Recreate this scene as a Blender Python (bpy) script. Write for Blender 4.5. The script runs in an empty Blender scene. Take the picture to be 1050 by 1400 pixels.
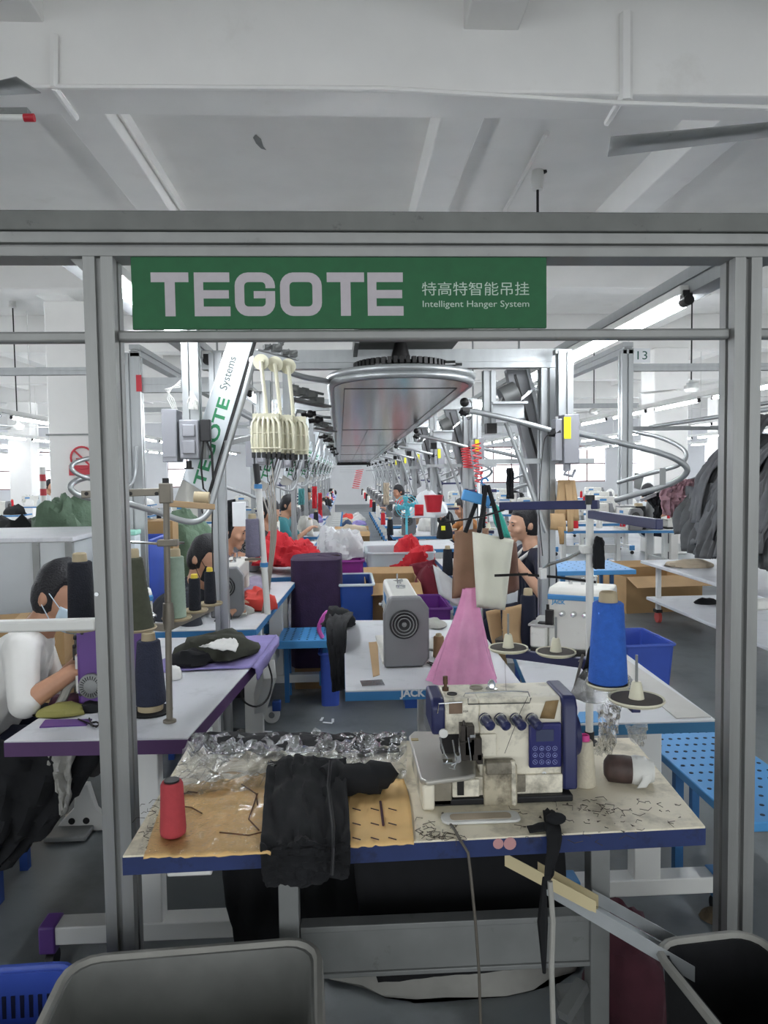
import bpy, bmesh, math, random
from mathutils import Vector as V, Matrix, noise
from math import sin, cos, pi, sqrt
random.seed(7)
C = bpy.context.scene.collection
sc = bpy.context.scene

# ---------------------------------------------------------------- camera
YAW, PIT, ROL, F = .05, .055, .0135, 1000.0
CAM = V((0, 0, 1.5))
fw = V((sin(YAW)*cos(PIT), cos(YAW)*cos(PIT), -sin(PIT)))
r0 = V((cos(YAW), -sin(YAW), 0)); u0 = r0.cross(fw)
rt = r0*cos(ROL) - u0*sin(ROL); up = u0*cos(ROL) + r0*sin(ROL)
cd = bpy.data.cameras.new('camera'); cam = bpy.data.objects.new('camera', cd); C.objects.link(cam)
cd.sensor_width = 36; cd.lens = 36*F/1400; cd.clip_start = .05; cd.clip_end = 200
cam.matrix_world = Matrix(((rt.x, up.x, -fw.x, CAM.x), (rt.y, up.y, -fw.y, CAM.y), (rt.z, up.z, -fw.z, CAM.z), (0, 0, 0, 1)))
sc.camera = cam
def _d(px, py): return fw + rt*((px-525)/F) + up*((700-py)/F)
def P(px, py, Y):
    d = _d(px, py); return CAM + d*(Y/d.y)
def PZ(px, py, Z):
    d = _d(px, py); return CAM + d*((Z-1.5)/d.z)

# ---------------------------------------------------------------- world, exposure
W = bpy.data.worlds.new('daylight_fill'); sc.world = W; W.use_nodes = True
bg = W.node_tree.nodes['Background']; bg.inputs[0].default_value = (.93, .97, 1, 1); bg.inputs[1].default_value = .82  # even fill light, entering through the rear wall left out behind the camera
sc.view_settings.view_transform = 'Standard'; sc.view_settings.look = 'None'
sc.view_settings.gamma = 1; sc.view_settings.use_curve_mapping = False
sc.view_settings.exposure = 1.62
TUBE_POWER = 22.0

# ---------------------------------------------------------------- materials
def lin(h):
    h = h.lstrip('#'); c = [int(h[i:i+2], 16)/255 for i in (0, 2, 4)]
    return tuple(x/12.92 if x <= .04045 else ((x+.055)/1.055)**2.4 for x in c)
MATS = {}
def mat(name, hexc, rough=.55, metal=0.0, var=.08, scale=6, bump=0.0, bscale=60, dirt=None, stretch=None, alpha=1.0, emit=0, trans=0.0, sheen=0):
    if name in MATS: return MATS[name]
    m = bpy.data.materials.new(name); m.use_nodes = True; MATS[name] = m
    nt = m.node_tree; N = nt.nodes; L = nt.links; b = N['Principled BSDF']
    c = lin(hexc)
    b.inputs['Roughness'].default_value = rough; b.inputs['Metallic'].default_value = metal
    b.inputs['Alpha'].default_value = alpha
    if trans: b.inputs['Transmission Weight'].default_value = trans
    if sheen: b.inputs['Sheen Weight'].default_value = sheen
    tc = N.new('ShaderNodeTexCoord'); mp = N.new('ShaderNodeMapping'); L.new(tc.outputs['Object'], mp.inputs[0])
    if stretch: mp.inputs['Scale'].default_value = stretch
    nz = N.new('ShaderNodeTexNoise'); nz.inputs['Scale'].default_value = scale; nz.inputs['Detail'].default_value = 5
    L.new(mp.outputs[0], nz.inputs['Vector'])
    rp = N.new('ShaderNodeValToRGB'); e = rp.color_ramp.elements
    e[0].position = .3; e[1].position = .7
    e[0].color = tuple(x*(1-var) for x in c)+(1,); e[1].color = tuple(min(1, x*(1+var)) for x in c)+(1,)
    L.new(nz.outputs[0], rp.inputs[0]); col = rp.outputs[0]
    if dirt:
        dh, lo, hi, ds = dirt
        n2 = N.new('ShaderNodeTexNoise'); n2.inputs['Scale'].default_value = ds; n2.inputs['Detail'].default_value = 8; n2.inputs['Roughness'].default_value = .65
        L.new(tc.outputs['Object'], n2.inputs['Vector'])
        r2 = N.new('ShaderNodeValToRGB'); r2.color_ramp.elements[0].position = lo; r2.color_ramp.elements[1].position = hi
        L.new(n2.outputs[0], r2.inputs[0])
        mx = N.new('ShaderNodeMix'); mx.data_type = 'RGBA'; L.new(r2.outputs[0], mx.inputs[0]); L.new(col, mx.inputs[6]); mx.inputs[7].default_value = lin(dh)+(1,)
        col = mx.outputs[2]
    L.new(col, b.inputs['Base Color'])
    if bump:
        n3 = N.new('ShaderNodeTexNoise'); n3.inputs['Scale'].default_value = bscale; n3.inputs['Detail'].default_value = 4
        L.new(mp.outputs[0], n3.inputs['Vector'])
        bp = N.new('ShaderNodeBump'); bp.inputs['Strength'].default_value = bump; bp.inputs['Distance'].default_value = .01
        L.new(n3.outputs[0], bp.inputs['Height']); L.new(bp.outputs[0], b.inputs['Normal'])
    if emit:
        b.inputs['Emission Color'].default_value = c+(1,); b.inputs['Emission Strength'].default_value = emit
    return m
framealu = mat('shaded_frame_aluminium', '#8f908e', .42, .4, .08, 6, stretch=(6, 6, .6), bump=.05, bscale=90)  # darker copy of the aluminium, with the backlit front's shade in its colour
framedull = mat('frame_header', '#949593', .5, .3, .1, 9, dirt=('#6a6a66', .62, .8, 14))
alu = mat('aluminium', '#a2a5a6', .38, .55, .06, 5, stretch=(6, 6, .6), bump=.05, bscale=90)
aludull = mat('dull_aluminium', '#838584', .5, .35, .1, 9, dirt=('#55554f', .62, .8, 14))
beamgrey = mat('grey_steel', '#6d6f6c', .55, .2, .12, 12, dirt=('#3c3c3a', .62, .8, 25))
steel = mat('brushed_steel', '#b4b6b8', .16, 1.0, .1, 4, stretch=(14, .3, 14))
chrome = mat('chrome', '#d5d7d8', .18, 1.0, .04, 5)
galv = mat('galvanised', '#b6babc', .35, .5, .12, 10)
boxgrey = mat('box_grey', '#94959b', .45, .1, .04, 4)
darkmetal = mat('dark_metal', '#2b2a2a', .45, .6, .2, 20)
blackp = mat('black_plastic', '#17171a', .5, 0, .15, 12)
whitep = mat('white_paint', '#d8d8d4', .45, 0, .05, 5)
machw = mat('machine_white', '#d3d2cb', .4, 0, .05, 6, dirt=('#77736a', .6, .85, 9))
machd = mat('machine_dirty', '#e6e0ce', .45, 0, .08, 8, dirt=('#4f4838', .5, .78, 15))
navy = mat('navy_paint', '#252a55', .4, 0, .12, 9)
bluee = mat('blue_edge', '#3d7fb6', .45, 0, .08, 8)
blued = mat('dark_blue_edge', '#20305f', .5, 0, .15, 12, dirt=('#12182e', .55, .75, 18))
benchb = mat('bench_blue', '#4d97d2', .45, .1, .06, 7)
purplee = mat('purple_edge', '#4b2c58', .5, 0, .12, 9)
purplem = mat('purple_paint', '#5d3a82', .42, 0, .06, 6)
topw = mat('laminate', '#c6c8cc', .45, 0, .04, 4, dirt=('#9da0a4', .55, .85, 7))
topd = mat('worn_laminate', '#ebe2cb', .5, 0, .06, 5, dirt=('#8a8068', .5, .8, 11))
card = mat('cardboard', '#a5855c', .8, 0, .08, 6, bump=.05)
kraft = mat('kraft', '#b99a72', .75, 0, .08, 6)
binblue = mat('bin_blue', '#3d58b4', .42, 0, .08, 5)
bindk = mat('bin_dark_blue', '#22468f', .45, 0, .1, 5)
binpur = mat('bin_purple', '#5b1f74', .4, 0, .1, 5)
binwhite = mat('bin_white', '#c3ccd1', .45, 0, .06, 5)
def film_mat(name, rough, base, k):
    m = bpy.data.materials.new(name); m.use_nodes = True; MATS[name] = m; nt = m.node_tree; N = nt.nodes; N.clear()
    o = N.new('ShaderNodeOutputMaterial'); mx = N.new('ShaderNodeMixShader'); t = N.new('ShaderNodeBsdfTransparent'); g_ = N.new('ShaderNodeBsdfGlossy')
    t.inputs[0].default_value = (.96, .97, .98, 1); g_.inputs['Roughness'].default_value = rough
    f = N.new('ShaderNodeFresnel'); f.inputs[0].default_value = 1.5; ma = N.new('ShaderNodeMath'); ma.operation = 'MULTIPLY_ADD'; ma.inputs[1].default_value = k; ma.inputs[2].default_value = base; ma.use_clamp = True
    nz = N.new('ShaderNodeTexNoise'); nz.inputs['Scale'].default_value = 30; bp = N.new('ShaderNodeBump'); bp.inputs['Strength'].default_value = .5; bp.inputs['Distance'].default_value = .01
    L = nt.links; L.new(nz.outputs[0], bp.inputs['Height']); L.new(bp.outputs[0], g_.inputs['Normal']); L.new(bp.outputs[0], f.inputs['Normal'])
    L.new(f.outputs[0], ma.inputs[0]); L.new(ma.outputs[0], mx.inputs[0]); L.new(t.outputs[0], mx.inputs[1]); L.new(g_.outputs[0], mx.inputs[2]); L.new(mx.outputs[0], o.inputs[0]); return m
film = film_mat('clear_film', .1, .08, 1.6)
films = film_mat('smooth_film', .07, -.03, .7)
filmc = film_mat('crumpled_film', .12, .14, 1.8)
filmw = mat('milky_film', '#dfe2e4', .2, 0, .05, 5, alpha=.62, bump=.3, bscale=30)
pinkf = mat('pink_film', '#e79ac4', .2, 0, .15, 9, alpha=.8, bump=.9, bscale=22)
acry = mat('clear_plastic_sheet', '#c9ced1', .25, 0, .08, 2, alpha=.72)
fblack = mat('black_cloth', '#141518', .95, 0, .2, 18, bump=.05, bscale=60)
fnavy = mat('navy_cloth', '#14182b', .95, 0, .15, 15, bump=.05, bscale=60)
fred = mat('red_cloth', '#c0202c', .85, 0, .12, 9, bump=.06, bscale=60)
fcoral = mat('coral_cloth', '#d2483f', .85, 0, .15, 9, bump=.06, bscale=60)
fgrey = mat('grey_cloth', '#6d6e70', .95, 0, .12, 12, bump=.05, bscale=60)
fgrey2 = mat('dark_grey_cloth', '#5d5e5f', .95, 0, .12, 12, bump=.05, bscale=60)
flgrey = mat('light_grey_cloth', '#9c9b95', .9, 0, .1, 12, bump=.05)
flav = mat('lavender_cloth', '#8c82b8', .85, 0, .1, 10, bump=.05)
fpurple = mat('purple_cloth', '#33233f', .95, 0, .15, 14, bump=.25, bscale=100)
folive = mat('olive_cloth', '#33352b', .9, 0, .15, 12, bump=.05)
fgreen = mat('green_sacking', '#5f7560', .8, 0, .15, 10, bump=.35, bscale=60)
fyellow = mat('yellow_cloth', '#f4ca88', .6, 0, .08, 10, bump=.05)
fmaroon = mat('maroon_cloth', '#4d2530', .9, 0, .2, 12, bump=.05)
fwhite = mat('white_cloth', '#d3d3cf', .85, 0, .06, 12, bump=.05)
fpink = mat('dusty_pink_cloth', '#a9848c', .88, 0, .12, 12, bump=.05)
fbeige = mat('beige_cloth', '#b3a590', .88, 0, .1, 12, bump=.05)
fbrown = mat('brown_canvas', '#8a6a55', .85, 0, .1, 12, bump=.2, dirt=('#6b4b3a', .55, .8, 8))
fcream = mat('cream_canvas', '#d9d8c8', .8, 0, .05, 8, bump=.15, dirt=('#c8c29a', .6, .85, 6))
skin = mat('skin', '#b98b70', .55, 0, .08, 20)
hairm = mat('black_hair', '#16151a', .55, 0, .3, 50, bump=.5, bscale=150)
maskb = mat('mask_blue', '#b9ccd8', .8, 0, .04, 10)
tubeon = mat('tube_lit', '#f4f9ff', .3, emit=TUBE_POWER)
ink = mat('black_ink', '#15181c', .6)
yel = mat('yellow_label', '#e2de1e', .5, var=.12, scale=60)
paperw = mat('paper_white', '#e4e6e8', .6)
kcone = mat('cone_core', '#b3a486', .7)
redp = mat('red_plastic', '#b92634', .4)
wall_m = mat('wall_paint', '#e2e3e4', .8, 0, .03, 1.5, bump=.05)
ceil_m = mat('ceiling_paint', '#e9e8e5', .85, 0, .035, 2.2, bump=.12, bscale=14, dirt=('#d2cfc8', .62, .9, 1.7))
floor_m = mat('floor_paint', '#6d7274', .42, 0, .08, 1.2, dirt=('#4f5355', .48, .75, 2.3))
glow = mat('daylit_glass', '#eef4ff', .3, emit=1.6)

# ---------------------------------------------------------------- mesh builder
class MB:
    def __init__(s): s.v = []; s.f = []
    def add(s, vs, fs):
        o = len(s.v); s.v += [V(p) for p in vs]; s.f += [tuple(i+o for i in f) for f in fs]; return s
    def box(s, c, d, rz=0, M=None):
        x, y, z = d[0]/2, d[1]/2, d[2]/2; c = V(c)
        R = M or Matrix.Rotation(rz, 3, 'Z')
        vs = [c + R @ V((a*x, b*y, e*z)) for e in (-1, 1) for a, b in ((-1, -1), (1, -1), (1, 1), (-1, 1))]
        return s.add(vs, [(3, 2, 1, 0), (4, 5, 6, 7), (0, 1, 5, 4), (1, 2, 6, 5), (2, 3, 7, 6), (3, 0, 4, 7)])
    def bb(s, a, b):
        a, b = V(a), V(b); return s.box((a+b)/2, [abs(b[i]-a[i]) for i in range(3)])
    def bar(s, p, q, w, h, u=(0, 0, 1)):
        p, q = V(p), V(q); d = (q-p); L = d.length; d = d.normalized(); x = d.cross(V(u))
        if x.length < 1e-4: x = d.cross(V((0, 1, 0)))
        x.normalize(); z = x.cross(d)
        return s.box((p+q)/2, (w, L, h), M=Matrix((x, d, z)).transposed())
    def tube(s, pts, r, n=8, close=False):
        pts = [V(p) for p in pts]; m = len(pts); rr = r if isinstance(r, (list, tuple)) else [r]*m
        vs = []; x = None
        for i, p in enumerate(pts):
            if close: t = pts[(i+1) % m]-pts[i-1]
            else: t = pts[min(i+1, m-1)]-pts[max(i-1, 0)]
            t = t.normalized() if t.length > 1e-9 else V((0, 0, 1))
            if x is None:
                x = t.orthogonal().normalized()
            else:
                x = x - t*x.dot(t)
                x = x.normalized() if x.length > 1e-6 else t.orthogonal().normalized()
            y = t.cross(x)
            for k in range(n):
                a = 2*pi*k/n; vs.append(p + (x*cos(a)+y*sin(a))*rr[i])
        fs = [(i*n+k, i*n+(k+1) % n, (i+1)*n+(k+1) % n, (i+1)*n+k) for i in range(m-1) for k in range(n)]
        if close: fs += [((m-1)*n+k, (m-1)*n+(k+1) % n, (k+1) % n, k) for k in range(n)]
        else: fs += [tuple(range(n-1, -1, -1)), tuple((m-1)*n+k for k in range(n))]
        return s.add(vs, fs)
    def cyl(s, p, q, r, r2=None, n=12): return s.tube([p, q], [r, r if r2 is None else r2], n)
    def lathe(s, prof, c=(0, 0, 0), n=20, M=None):
        c = V(c); M = M or Matrix.Identity(3); vs = []; fs = []; m = len(prof)
        for r, z in prof:
            for k in range(n):
                a = 2*pi*k/n; vs.append(c + M @ V((r*cos(a), r*sin(a), z)))
        for i in range(m-1):
            for k in range(n): fs.append((i*n+k, i*n+(k+1) % n, (i+1)*n+(k+1) % n, (i+1)*n+k))
        if prof[0][0] > 0: fs.append(tuple(range(n-1, -1, -1)))
        if prof[-1][0] > 0: fs.append(tuple((m-1)*n+k for k in range(n)))
        return s.add(vs, fs)
    def prism(s, poly, o, ux, uy, th):
        o, ux, uy, th = V(o), V(ux), V(uy), V(th); n = len(poly)
        a = [o+ux*x+uy*y for x, y in poly]; b = [p+th for p in a]
        return s.add(a+b, [tuple(range(n-1, -1, -1)), tuple(range(n, 2*n))]+[(i, (i+1) % n, n+(i+1) % n, n+i) for i in range(n)])
    def grid(s, fn, nu, nv):
        vs = [fn(i/nu, j/nv) for j in range(nv+1) for i in range(nu+1)]
        return s.add(vs, [(j*(nu+1)+i, j*(nu+1)+i+1, (j+1)*(nu+1)+i+1, (j+1)*(nu+1)+i) for j in range(nv) for i in range(nu)])
    def ell(s, c, r, n=12, m=8, M=None, fn=None):
        c = V(c); M = M or Matrix.Identity(3); vs = []; fs = []
        for j in range(1, m):
            t = pi*j/m
            for k in range(n):
                a = 2*pi*k/n; p = V((r[0]*sin(t)*cos(a), r[1]*sin(t)*sin(a), r[2]*cos(t)))
                if fn: p = fn(p)
                vs.append(c+M @ p)
        top, bot = V((0, 0, r[2])), V((0, 0, -r[2]))
        if fn: top, bot = fn(top), fn(bot)
        vs += [c+M @ top, c+M @ bot]; T = (m-1)*n
        for j in range(m-2):
            for k in range(n): fs.append((j*n+k, (j+1)*n+k, (j+1)*n+(k+1) % n, j*n+(k+1) % n))
        for k in range(n):
            fs.append((T, k, (k+1) % n)); fs.append((T+1, (m-2)*n+(k+1) % n, (m-2)*n+k))
        return s.add(vs, fs)
    def rrect(s, x0, x1, y0, y1, z0, z1, r, n=4):
        poly = []
        for cx, cy, a0 in ((x1-r, y1-r, 0), (x0+r, y1-r, pi/2), (x0+r, y0+r, pi), (x1-r, y0+r, 1.5*pi)):
            for k in range(n+1): a = a0+pi/2*k/n; poly.append((cx+r*cos(a), cy+r*sin(a)))
        return s.prism(poly, (0, 0, z0), (1, 0, 0), (0, 1, 0), (0, 0, z1-z0))
    def ruled(s, Lp, Rp, nu=10, nv=24, amp=.01, fr=12, seed=0, fold=0, ff=5):
        Lp = smoothpath(Lp, nv); Rp = smoothpath(Rp, nv)
        def fn(u, v):
            j = int(round(v*nv)); p = Lp[j].lerp(Rp[j], u)
            d1 = (Rp[j]-Lp[j]); d2 = Lp[min(j+1, nv)].lerp(Rp[min(j+1, nv)], u)-Lp[max(j-1, 0)].lerp(Rp[max(j-1, 0)], u)
            n = d1.cross(d2); n = n.normalized() if n.length > 1e-9 else V((0, 0, 1))
            q = V((u*fr*.35, v*fr*.5, seed*3.7))
            k = noise.noise(q*2)*.6+noise.noise(q*5)*.4
            k += fold/max(amp, 1e-6)*sin(u*ff*2*pi+noise.noise(q)*2) if fold else 0
            return p+n*amp*k
        return s.grid(fn, nu, nv)
    def build(s, name, m, par=None, smooth=None, bevel=0, solid=0, sub=0):
        me = bpy.data.meshes.new(name)
        M = ROOT.get(par.name) if par else None
        vs = s.v
        o = bpy.data.objects.new(name, me)
        if par:
            o.parent = par
            if M is not None:
                Mi = M.inverted(); vs = [Mi @ p for p in vs]; ROOT[o.name] = M
        else:
            lo = [min(p[i] for p in vs) for i in range(3)]; hi = [max(p[i] for p in vs) for i in range(3)]
            b = V(((lo[0]+hi[0])/2, (lo[1]+hi[1])/2, lo[2])); vs = [p-b for p in vs]; o.location = b
            ROOT[o.name] = Matrix.Translation(b)
        me.from_pydata([tuple(p) for p in vs], [], s.f); me.update()
        C.objects.link(o); o.data.materials.append(m)
        if smooth is None: smooth = 40
        if smooth:
            me.polygons.foreach_set('use_smooth', [True]*len(me.polygons))
            me.set_sharp_from_angle(angle=math.radians(smooth))
        if solid:
            k = o.modifiers.new('solid', 'SOLIDIFY'); k.thickness = solid; k.offset = 0
        if bevel:
            k = o.modifiers.new('bevel', 'BEVEL'); k.width = bevel; k.segments = 2; k.limit_method = 'ANGLE'; k.angle_limit = .7
        if sub:
            k = o.modifiers.new('sub', 'SUBSURF'); k.levels = sub; k.render_levels = sub
        return o
ROOT = {}
def smoothpath(p, n):
    p = [V(q) for q in p]
    if len(p) == 2: return [p[0].lerp(p[1], i/n) for i in range(n+1)]
    q = [p[0]*2-p[1]]+p+[p[-1]*2-p[-2]]; m = len(p)-1; out = []
    for i in range(n+1):
        t = i/n*m; k = min(int(t), m-1); t -= k; a, b, c, d = q[k:k+4]
        out.append(.5*((2*b)+(c-a)*t+(2*a-5*b+4*c-d)*t*t+(3*b-a-3*c+d)*t**3))
    return out
def tag(o, label, cat, group=None, kind=None):
    o['label'] = label; o['category'] = cat
    if group: o['group'] = group
    if kind: o['kind'] = kind
    return o
def thing(name, label, cat, loc=(0, 0, 0), rz=0, group=None):
    o = bpy.data.objects.new(name, None); o.empty_display_size = .05; C.objects.link(o)
    o.location = loc; o.rotation_euler = (0, 0, rz)
    ROOT[o.name] = Matrix.Translation(V(loc)) @ Matrix.Rotation(rz, 4, 'Z')
    return tag(o, label, cat, group)
def struct(o): o['kind'] = 'structure'; return o
def dup(root, loc, rz=None, label=None, group=None):
    c = root.copy(); C.objects.link(c); c.location = loc
    if rz is not None: c.rotation_euler = (0, 0, rz)
    if label: c['label'] = label
    if group: c['group'] = group
    for ch in root.children:
        d = ch.copy(); C.objects.link(d); d.parent = c
        for g in ch.children:
            e = g.copy(); C.objects.link(e); e.parent = d
    return c
ORD = ['nearest', 'second', 'third', 'fourth', 'fifth', 'sixth', 'seventh', 'eighth', 'ninth', 'tenth', 'eleventh', 'twelfth', 'thirteenth', 'fourteenth', 'fifteenth', 'sixteenth', 'seventeenth', 'eighteenth']
def text_mesh(txt, size, bold=0):
    cu = bpy.data.curves.new('txt', 'FONT'); cu.body = txt; cu.size = size; cu.align_x = 'LEFT'; cu.resolution_u = 3; cu.offset = bold
    o = bpy.data.objects.new('txt', cu); C.objects.link(o)
    dg = bpy.context.evaluated_depsgraph_get(); me = bpy.data.meshes.new_from_object(o.evaluated_get(dg))
    vs = [v.co.copy() for v in me.vertices]; fs = [tuple(p.vertices) for p in me.polygons]
    bpy.data.objects.remove(o); bpy.data.curves.remove(cu); bpy.data.meshes.remove(me)
    return vs, fs
def put_text(mb, txt, width, o, ux, uy, height=None, bold=0):
    vs, fs = text_mesh(txt, 1, bold)
    x0 = min(v.x for v in vs); x1 = max(v.x for v in vs); y0 = min(v.y for v in vs); y1 = max(v.y for v in vs)
    sx = width/(x1-x0); sy = height/(y1-y0) if height else sx; o, ux, uy = V(o), V(ux), V(uy)
    mb.add([o+ux*((v.x-x0)*sx)+uy*((v.y-y0)*sy) for v in vs], fs); return mb

# ================================================================ SETTING
def S(mb, name, m, par=None, **k):
    o = mb.build(name, m, par, **k)
    if par is None: struct(o)
    return o
S(MB().bb((-22, -8, -.1), (24, 36, 0)), 'floor', floor_m, smooth=0)
S(MB().bb((-22, -8, 4.15), (24, 36, 4.3)), 'ceiling', ceil_m, smooth=0)
n = 0
for by in (-.3, 4.06, 8.3, 12.5, 16.7, 20.9, 25.1, 29.3):                # cross beams
    n += 1; S(MB().bb((-22, by, 3.55), (24, by+.3, 4.16)), 'trim_%d' % n, ceil_m, bevel=.015, smooth=0)
for jx in (-14, -11.4, -8.9, -6.6, -4.2, -1.7, .82, 2.75, 5.2, 7.8, 10.4, 13, 16, 19):
    n += 1; m_ = MB()
    ys = [-8, -.3, 4.06, 8.3, 12.5, 16.7, 20.9, 25.1, 29.3, 36]
    for a, b in zip(ys, ys[1:]): m_.bb((jx-.15, a+(.29 if a > -8 else 0), 3.88), (jx+.15, b+.01, 4.16))
    S(m_, 'trim_%d' % n, ceil_m, bevel=.01, smooth=0)
# conduits on the near beam
def conduit(pts, r=.012, lab=''):
    o = MB().tube(pts, r, 6).build('conduit', ceil_m); tag(o, lab, 'conduit'); return o
conduit([P(-60, 118, 4.04), P(200, 119, 4.04), P(525, 121, 4.04), P(850, 141, 4.04), P(1110, 149, 4.04)], .014, 'white cable conduit running along the whole face of the nearest ceiling beam')
conduit([P(74, 120, 4.04), P(74, 48, 4.04)], .022, 'short upright white conduit at the left of the nearest ceiling beam')
conduit([P(856, 138, 4.04), P(856, 18, 4.04)], .035, 'short upright white conduit at the right of the nearest ceiling beam')
q = [P(75, 138, 4.04), P(104, 178, 4.37)]
conduit([V((a.x, a.y, 3.54)) for a in q], .02, 'white conduit crossing under the nearest beam at its left')
q = [P(853, 150, 4.04), P(830, 188, 4.37)]
conduit([V((a.x, a.y, 3.54)) for a in q], .02, 'white conduit crossing under the nearest beam at its right')
conduit([PZ(748, 182, 4.13), PZ(688, 292, 4.13)], .02, 'white conduit on the ceiling slab leading to the right fan hook')
conduit([V((-1.52, 4.4, 3.99)), V((-1.52, 8.25, 3.99))], .018, 'thin conduit along the side of the left ceiling joist')
q = [(350, 184), (357, 190), (360, 200), (364, 205), (357, 203), (350, 196), (346, 188)]
tag(MB().prism([tuple(PZ(x, y, 4.149)[:2]) for x, y in q], (0, 0, 4.1475), (1, 0, 0), (0, 1, 0), (0, 0, .002)).build('peeled_paint', aludull, smooth=0), 'small grey patch of peeled paint on the ceiling above the green sign', 'paint patch')
# walls with windows
def win_wall(name, axis, pos, a0, a1, wins, z0, z1, th=.25, H=4.15):
    m_ = MB()
    def put(u0, u1, w0, w1):
        if axis == 'y': m_.bb((u0, pos, w0), (u1, pos+th, w1))
        else: m_.bb((pos, u0, w0), (pos+th, u1, w1))
    put(a0, a1, 0, z0); put(a0, a1, z1, H); e = a0
    for w in wins: put(e, w[0], z0, z1); e = w[1]
    put(e, a1, z0, z1)
    return S(m_, name, wall_m, smooth=0)
nw = 0
def window(axis, pos, u0, u1, z0, z1, par_label):
    global nw; nw += 1
    t = bpy.data.objects.new('window_%d' % nw, None); C.objects.link(t); t['kind'] = 'structure'
    c = ((u0+u1)/2, pos, z0) if axis == 'y' else (pos, (u0+u1)/2, z0); t.location = c; ROOT[t.name] = Matrix.Translation(V(c))
    fr = MB(); k = max(2, int((u1-u0)/.8))
    def B(a, b, w0, w1, d=.06):
        fr.bb((a, pos+.08, w0), (b, pos+.08+d, w1)) if axis == 'y' else fr.bb((pos+.08, a, w0), (pos+.08+d, b, w1))
    for i in range(k+1): x = u0+(u1-u0)*i/k; B(x-.03, x+.03, z0, z1)
    for z in (z0+.03, (z0+z1)/2, z1-.03): B(u0, u1, z-.03, z+.03)
    fr.build('window_frame', mat('window_red', '#8d6a66', .6), t, smooth=0)
    for i in range(k):
        g = MB(); a, b = u0+(u1-u0)*i/k+.03, u0+(u1-u0)*(i+1)/k-.03
        g.bb((a, pos+.1, z0+.05), (b, pos+.11, z1-.05)) if axis == 'y' else g.bb((pos+.1, a, z0+.05), (pos+.11, b, z1-.05))
        g.build('pane', glow, t, smooth=0)
BW = [(-20, -17.5), (-16, -13.4), (-12, -9.4), (-8.2, -5.6), (6, 8.6), (9.6, 12.2), (13.2, 15.8), (17, 19.6)]
win_wall('wall_back', 'y', 34, -22, 24, BW, .9, 2.6)
for a, b in BW: window('y', 34, a, b, .9, 2.6, '')
LW = [(y, y+2.6) for y in range(8, 33, 4)]
win_wall('wall_left', 'x', -20, -8, 36, LW, .9, 2.8)
for a, b in LW: window('x', -20, a, b, .9, 2.8, '')
win_wall('wall_right', 'x', 21, -8, 36, LW, .9, 2.8)
for a, b in LW: window('x', 21, a, b, .9, 2.8, '')
# pillars
pl = thing('pillar', 'square white concrete pillar with a no smoking sign, left of the aluminium frame', 'pillar', (-3.2, 9.2, 0))
MB().bb((-3.53, 8.9, 0), (-2.9, 9.5, 3.56)).build('shaft', ceil_m, pl, bevel=.02)
MB().bb((-3.55, 8.88, 1.98), (-2.88, 9.52, 2.0)).build('dado_line', aludull, pl, smooth=0)
c_ = P(112, 626, 8.88)
a_ = MB().tube([c_+V((.13*cos(2*pi*k/24), 0, .13*sin(2*pi*k/24))) for k in range(24)], .012, 6, True)
a_.bar(c_+V((-.09, 0, .09)), c_+V((.09, 0, -.09)), .012, .02)
a_.bar(c_+V((-.07, .004, -.01)), c_+V((.06, .004, -.01)), .01, .015)
a_.build('no_smoking_sign', mat('sign_red', '#c8404a', .5), pl)
MB().box(P(112, 643, 8.88), (.3, .01, .12)).build('red_plaque', MATS['sign_red'], pl)
for k, (x, y) in enumerate(((5.6, 12.7), (-3.2, 17), (-9, 12.7), (-9, 21), (11, 12.7), (5.6, 21), (11, 21))):
    o = MB().bb((x-.3, y-.3, 0), (x+.3, y+.3, 3.56)).build('pillar', ceil_m, bevel=.02)
    tag(o, ['far white pillar at the right of the hall', 'white pillar behind the signed pillar', 'plain white pillar far left of the hall', 'white pillar by the far left windows', 'white pillar by the right windows', 'white pillar beyond the right rows', 'white pillar in the far right corner'][k], 'pillar')

# ================================================================ LAMPS
def make_lamp(label, group=None):
    t = thing('tube_lamp', label, 'lamp', group=group)
    MB().box((0, 0, .035), (.05, 1.26, .03)).build('batten', whitep, t, bevel=.004)
    for s in (-1, 1):
        e = MB().cyl((0, s*.6, 0), (0, s*.645, 0), .017); e.box((0, s*.622, .018), (.03, .03, .03)); e.build('end_cap', darkmetal, t)
    MB().cyl((0, -.6, 0), (0, .6, 0), .018, n=10).build('tube', tubeon, t)
    return t
L0 = make_lamp('nearest lit tube lamp under the right aluminium beam')
L0.location = (1.11, 2.98, 2.04); k = 1
for y in [4.6+1.55*i for i in range(16)]:
    dup(L0, (1.11, y, 2.04), label=(ORD[k] if k < 14 else 'far')+' lit tube lamp along the right aluminium beam' if k < 6 else ORD[k]+' lit tube lamp, far along the right aluminium beam', group='tube lamps on the right beam'); k += 1
dup(L0, (-.645, 2.56, 2.04), label='nearest lit tube lamp under the left aluminium beam, beside the green sign')
for i in range(16):
    dup(L0, (-.66, 4.2+1.55*i, 2.04), label=ORD[i+1]+' lit tube lamp along the left aluminium beam' if i < 5 else ORD[i+1]+' lit tube lamp, far along the left aluminium beam', group='tube lamps on the left beam')
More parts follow.
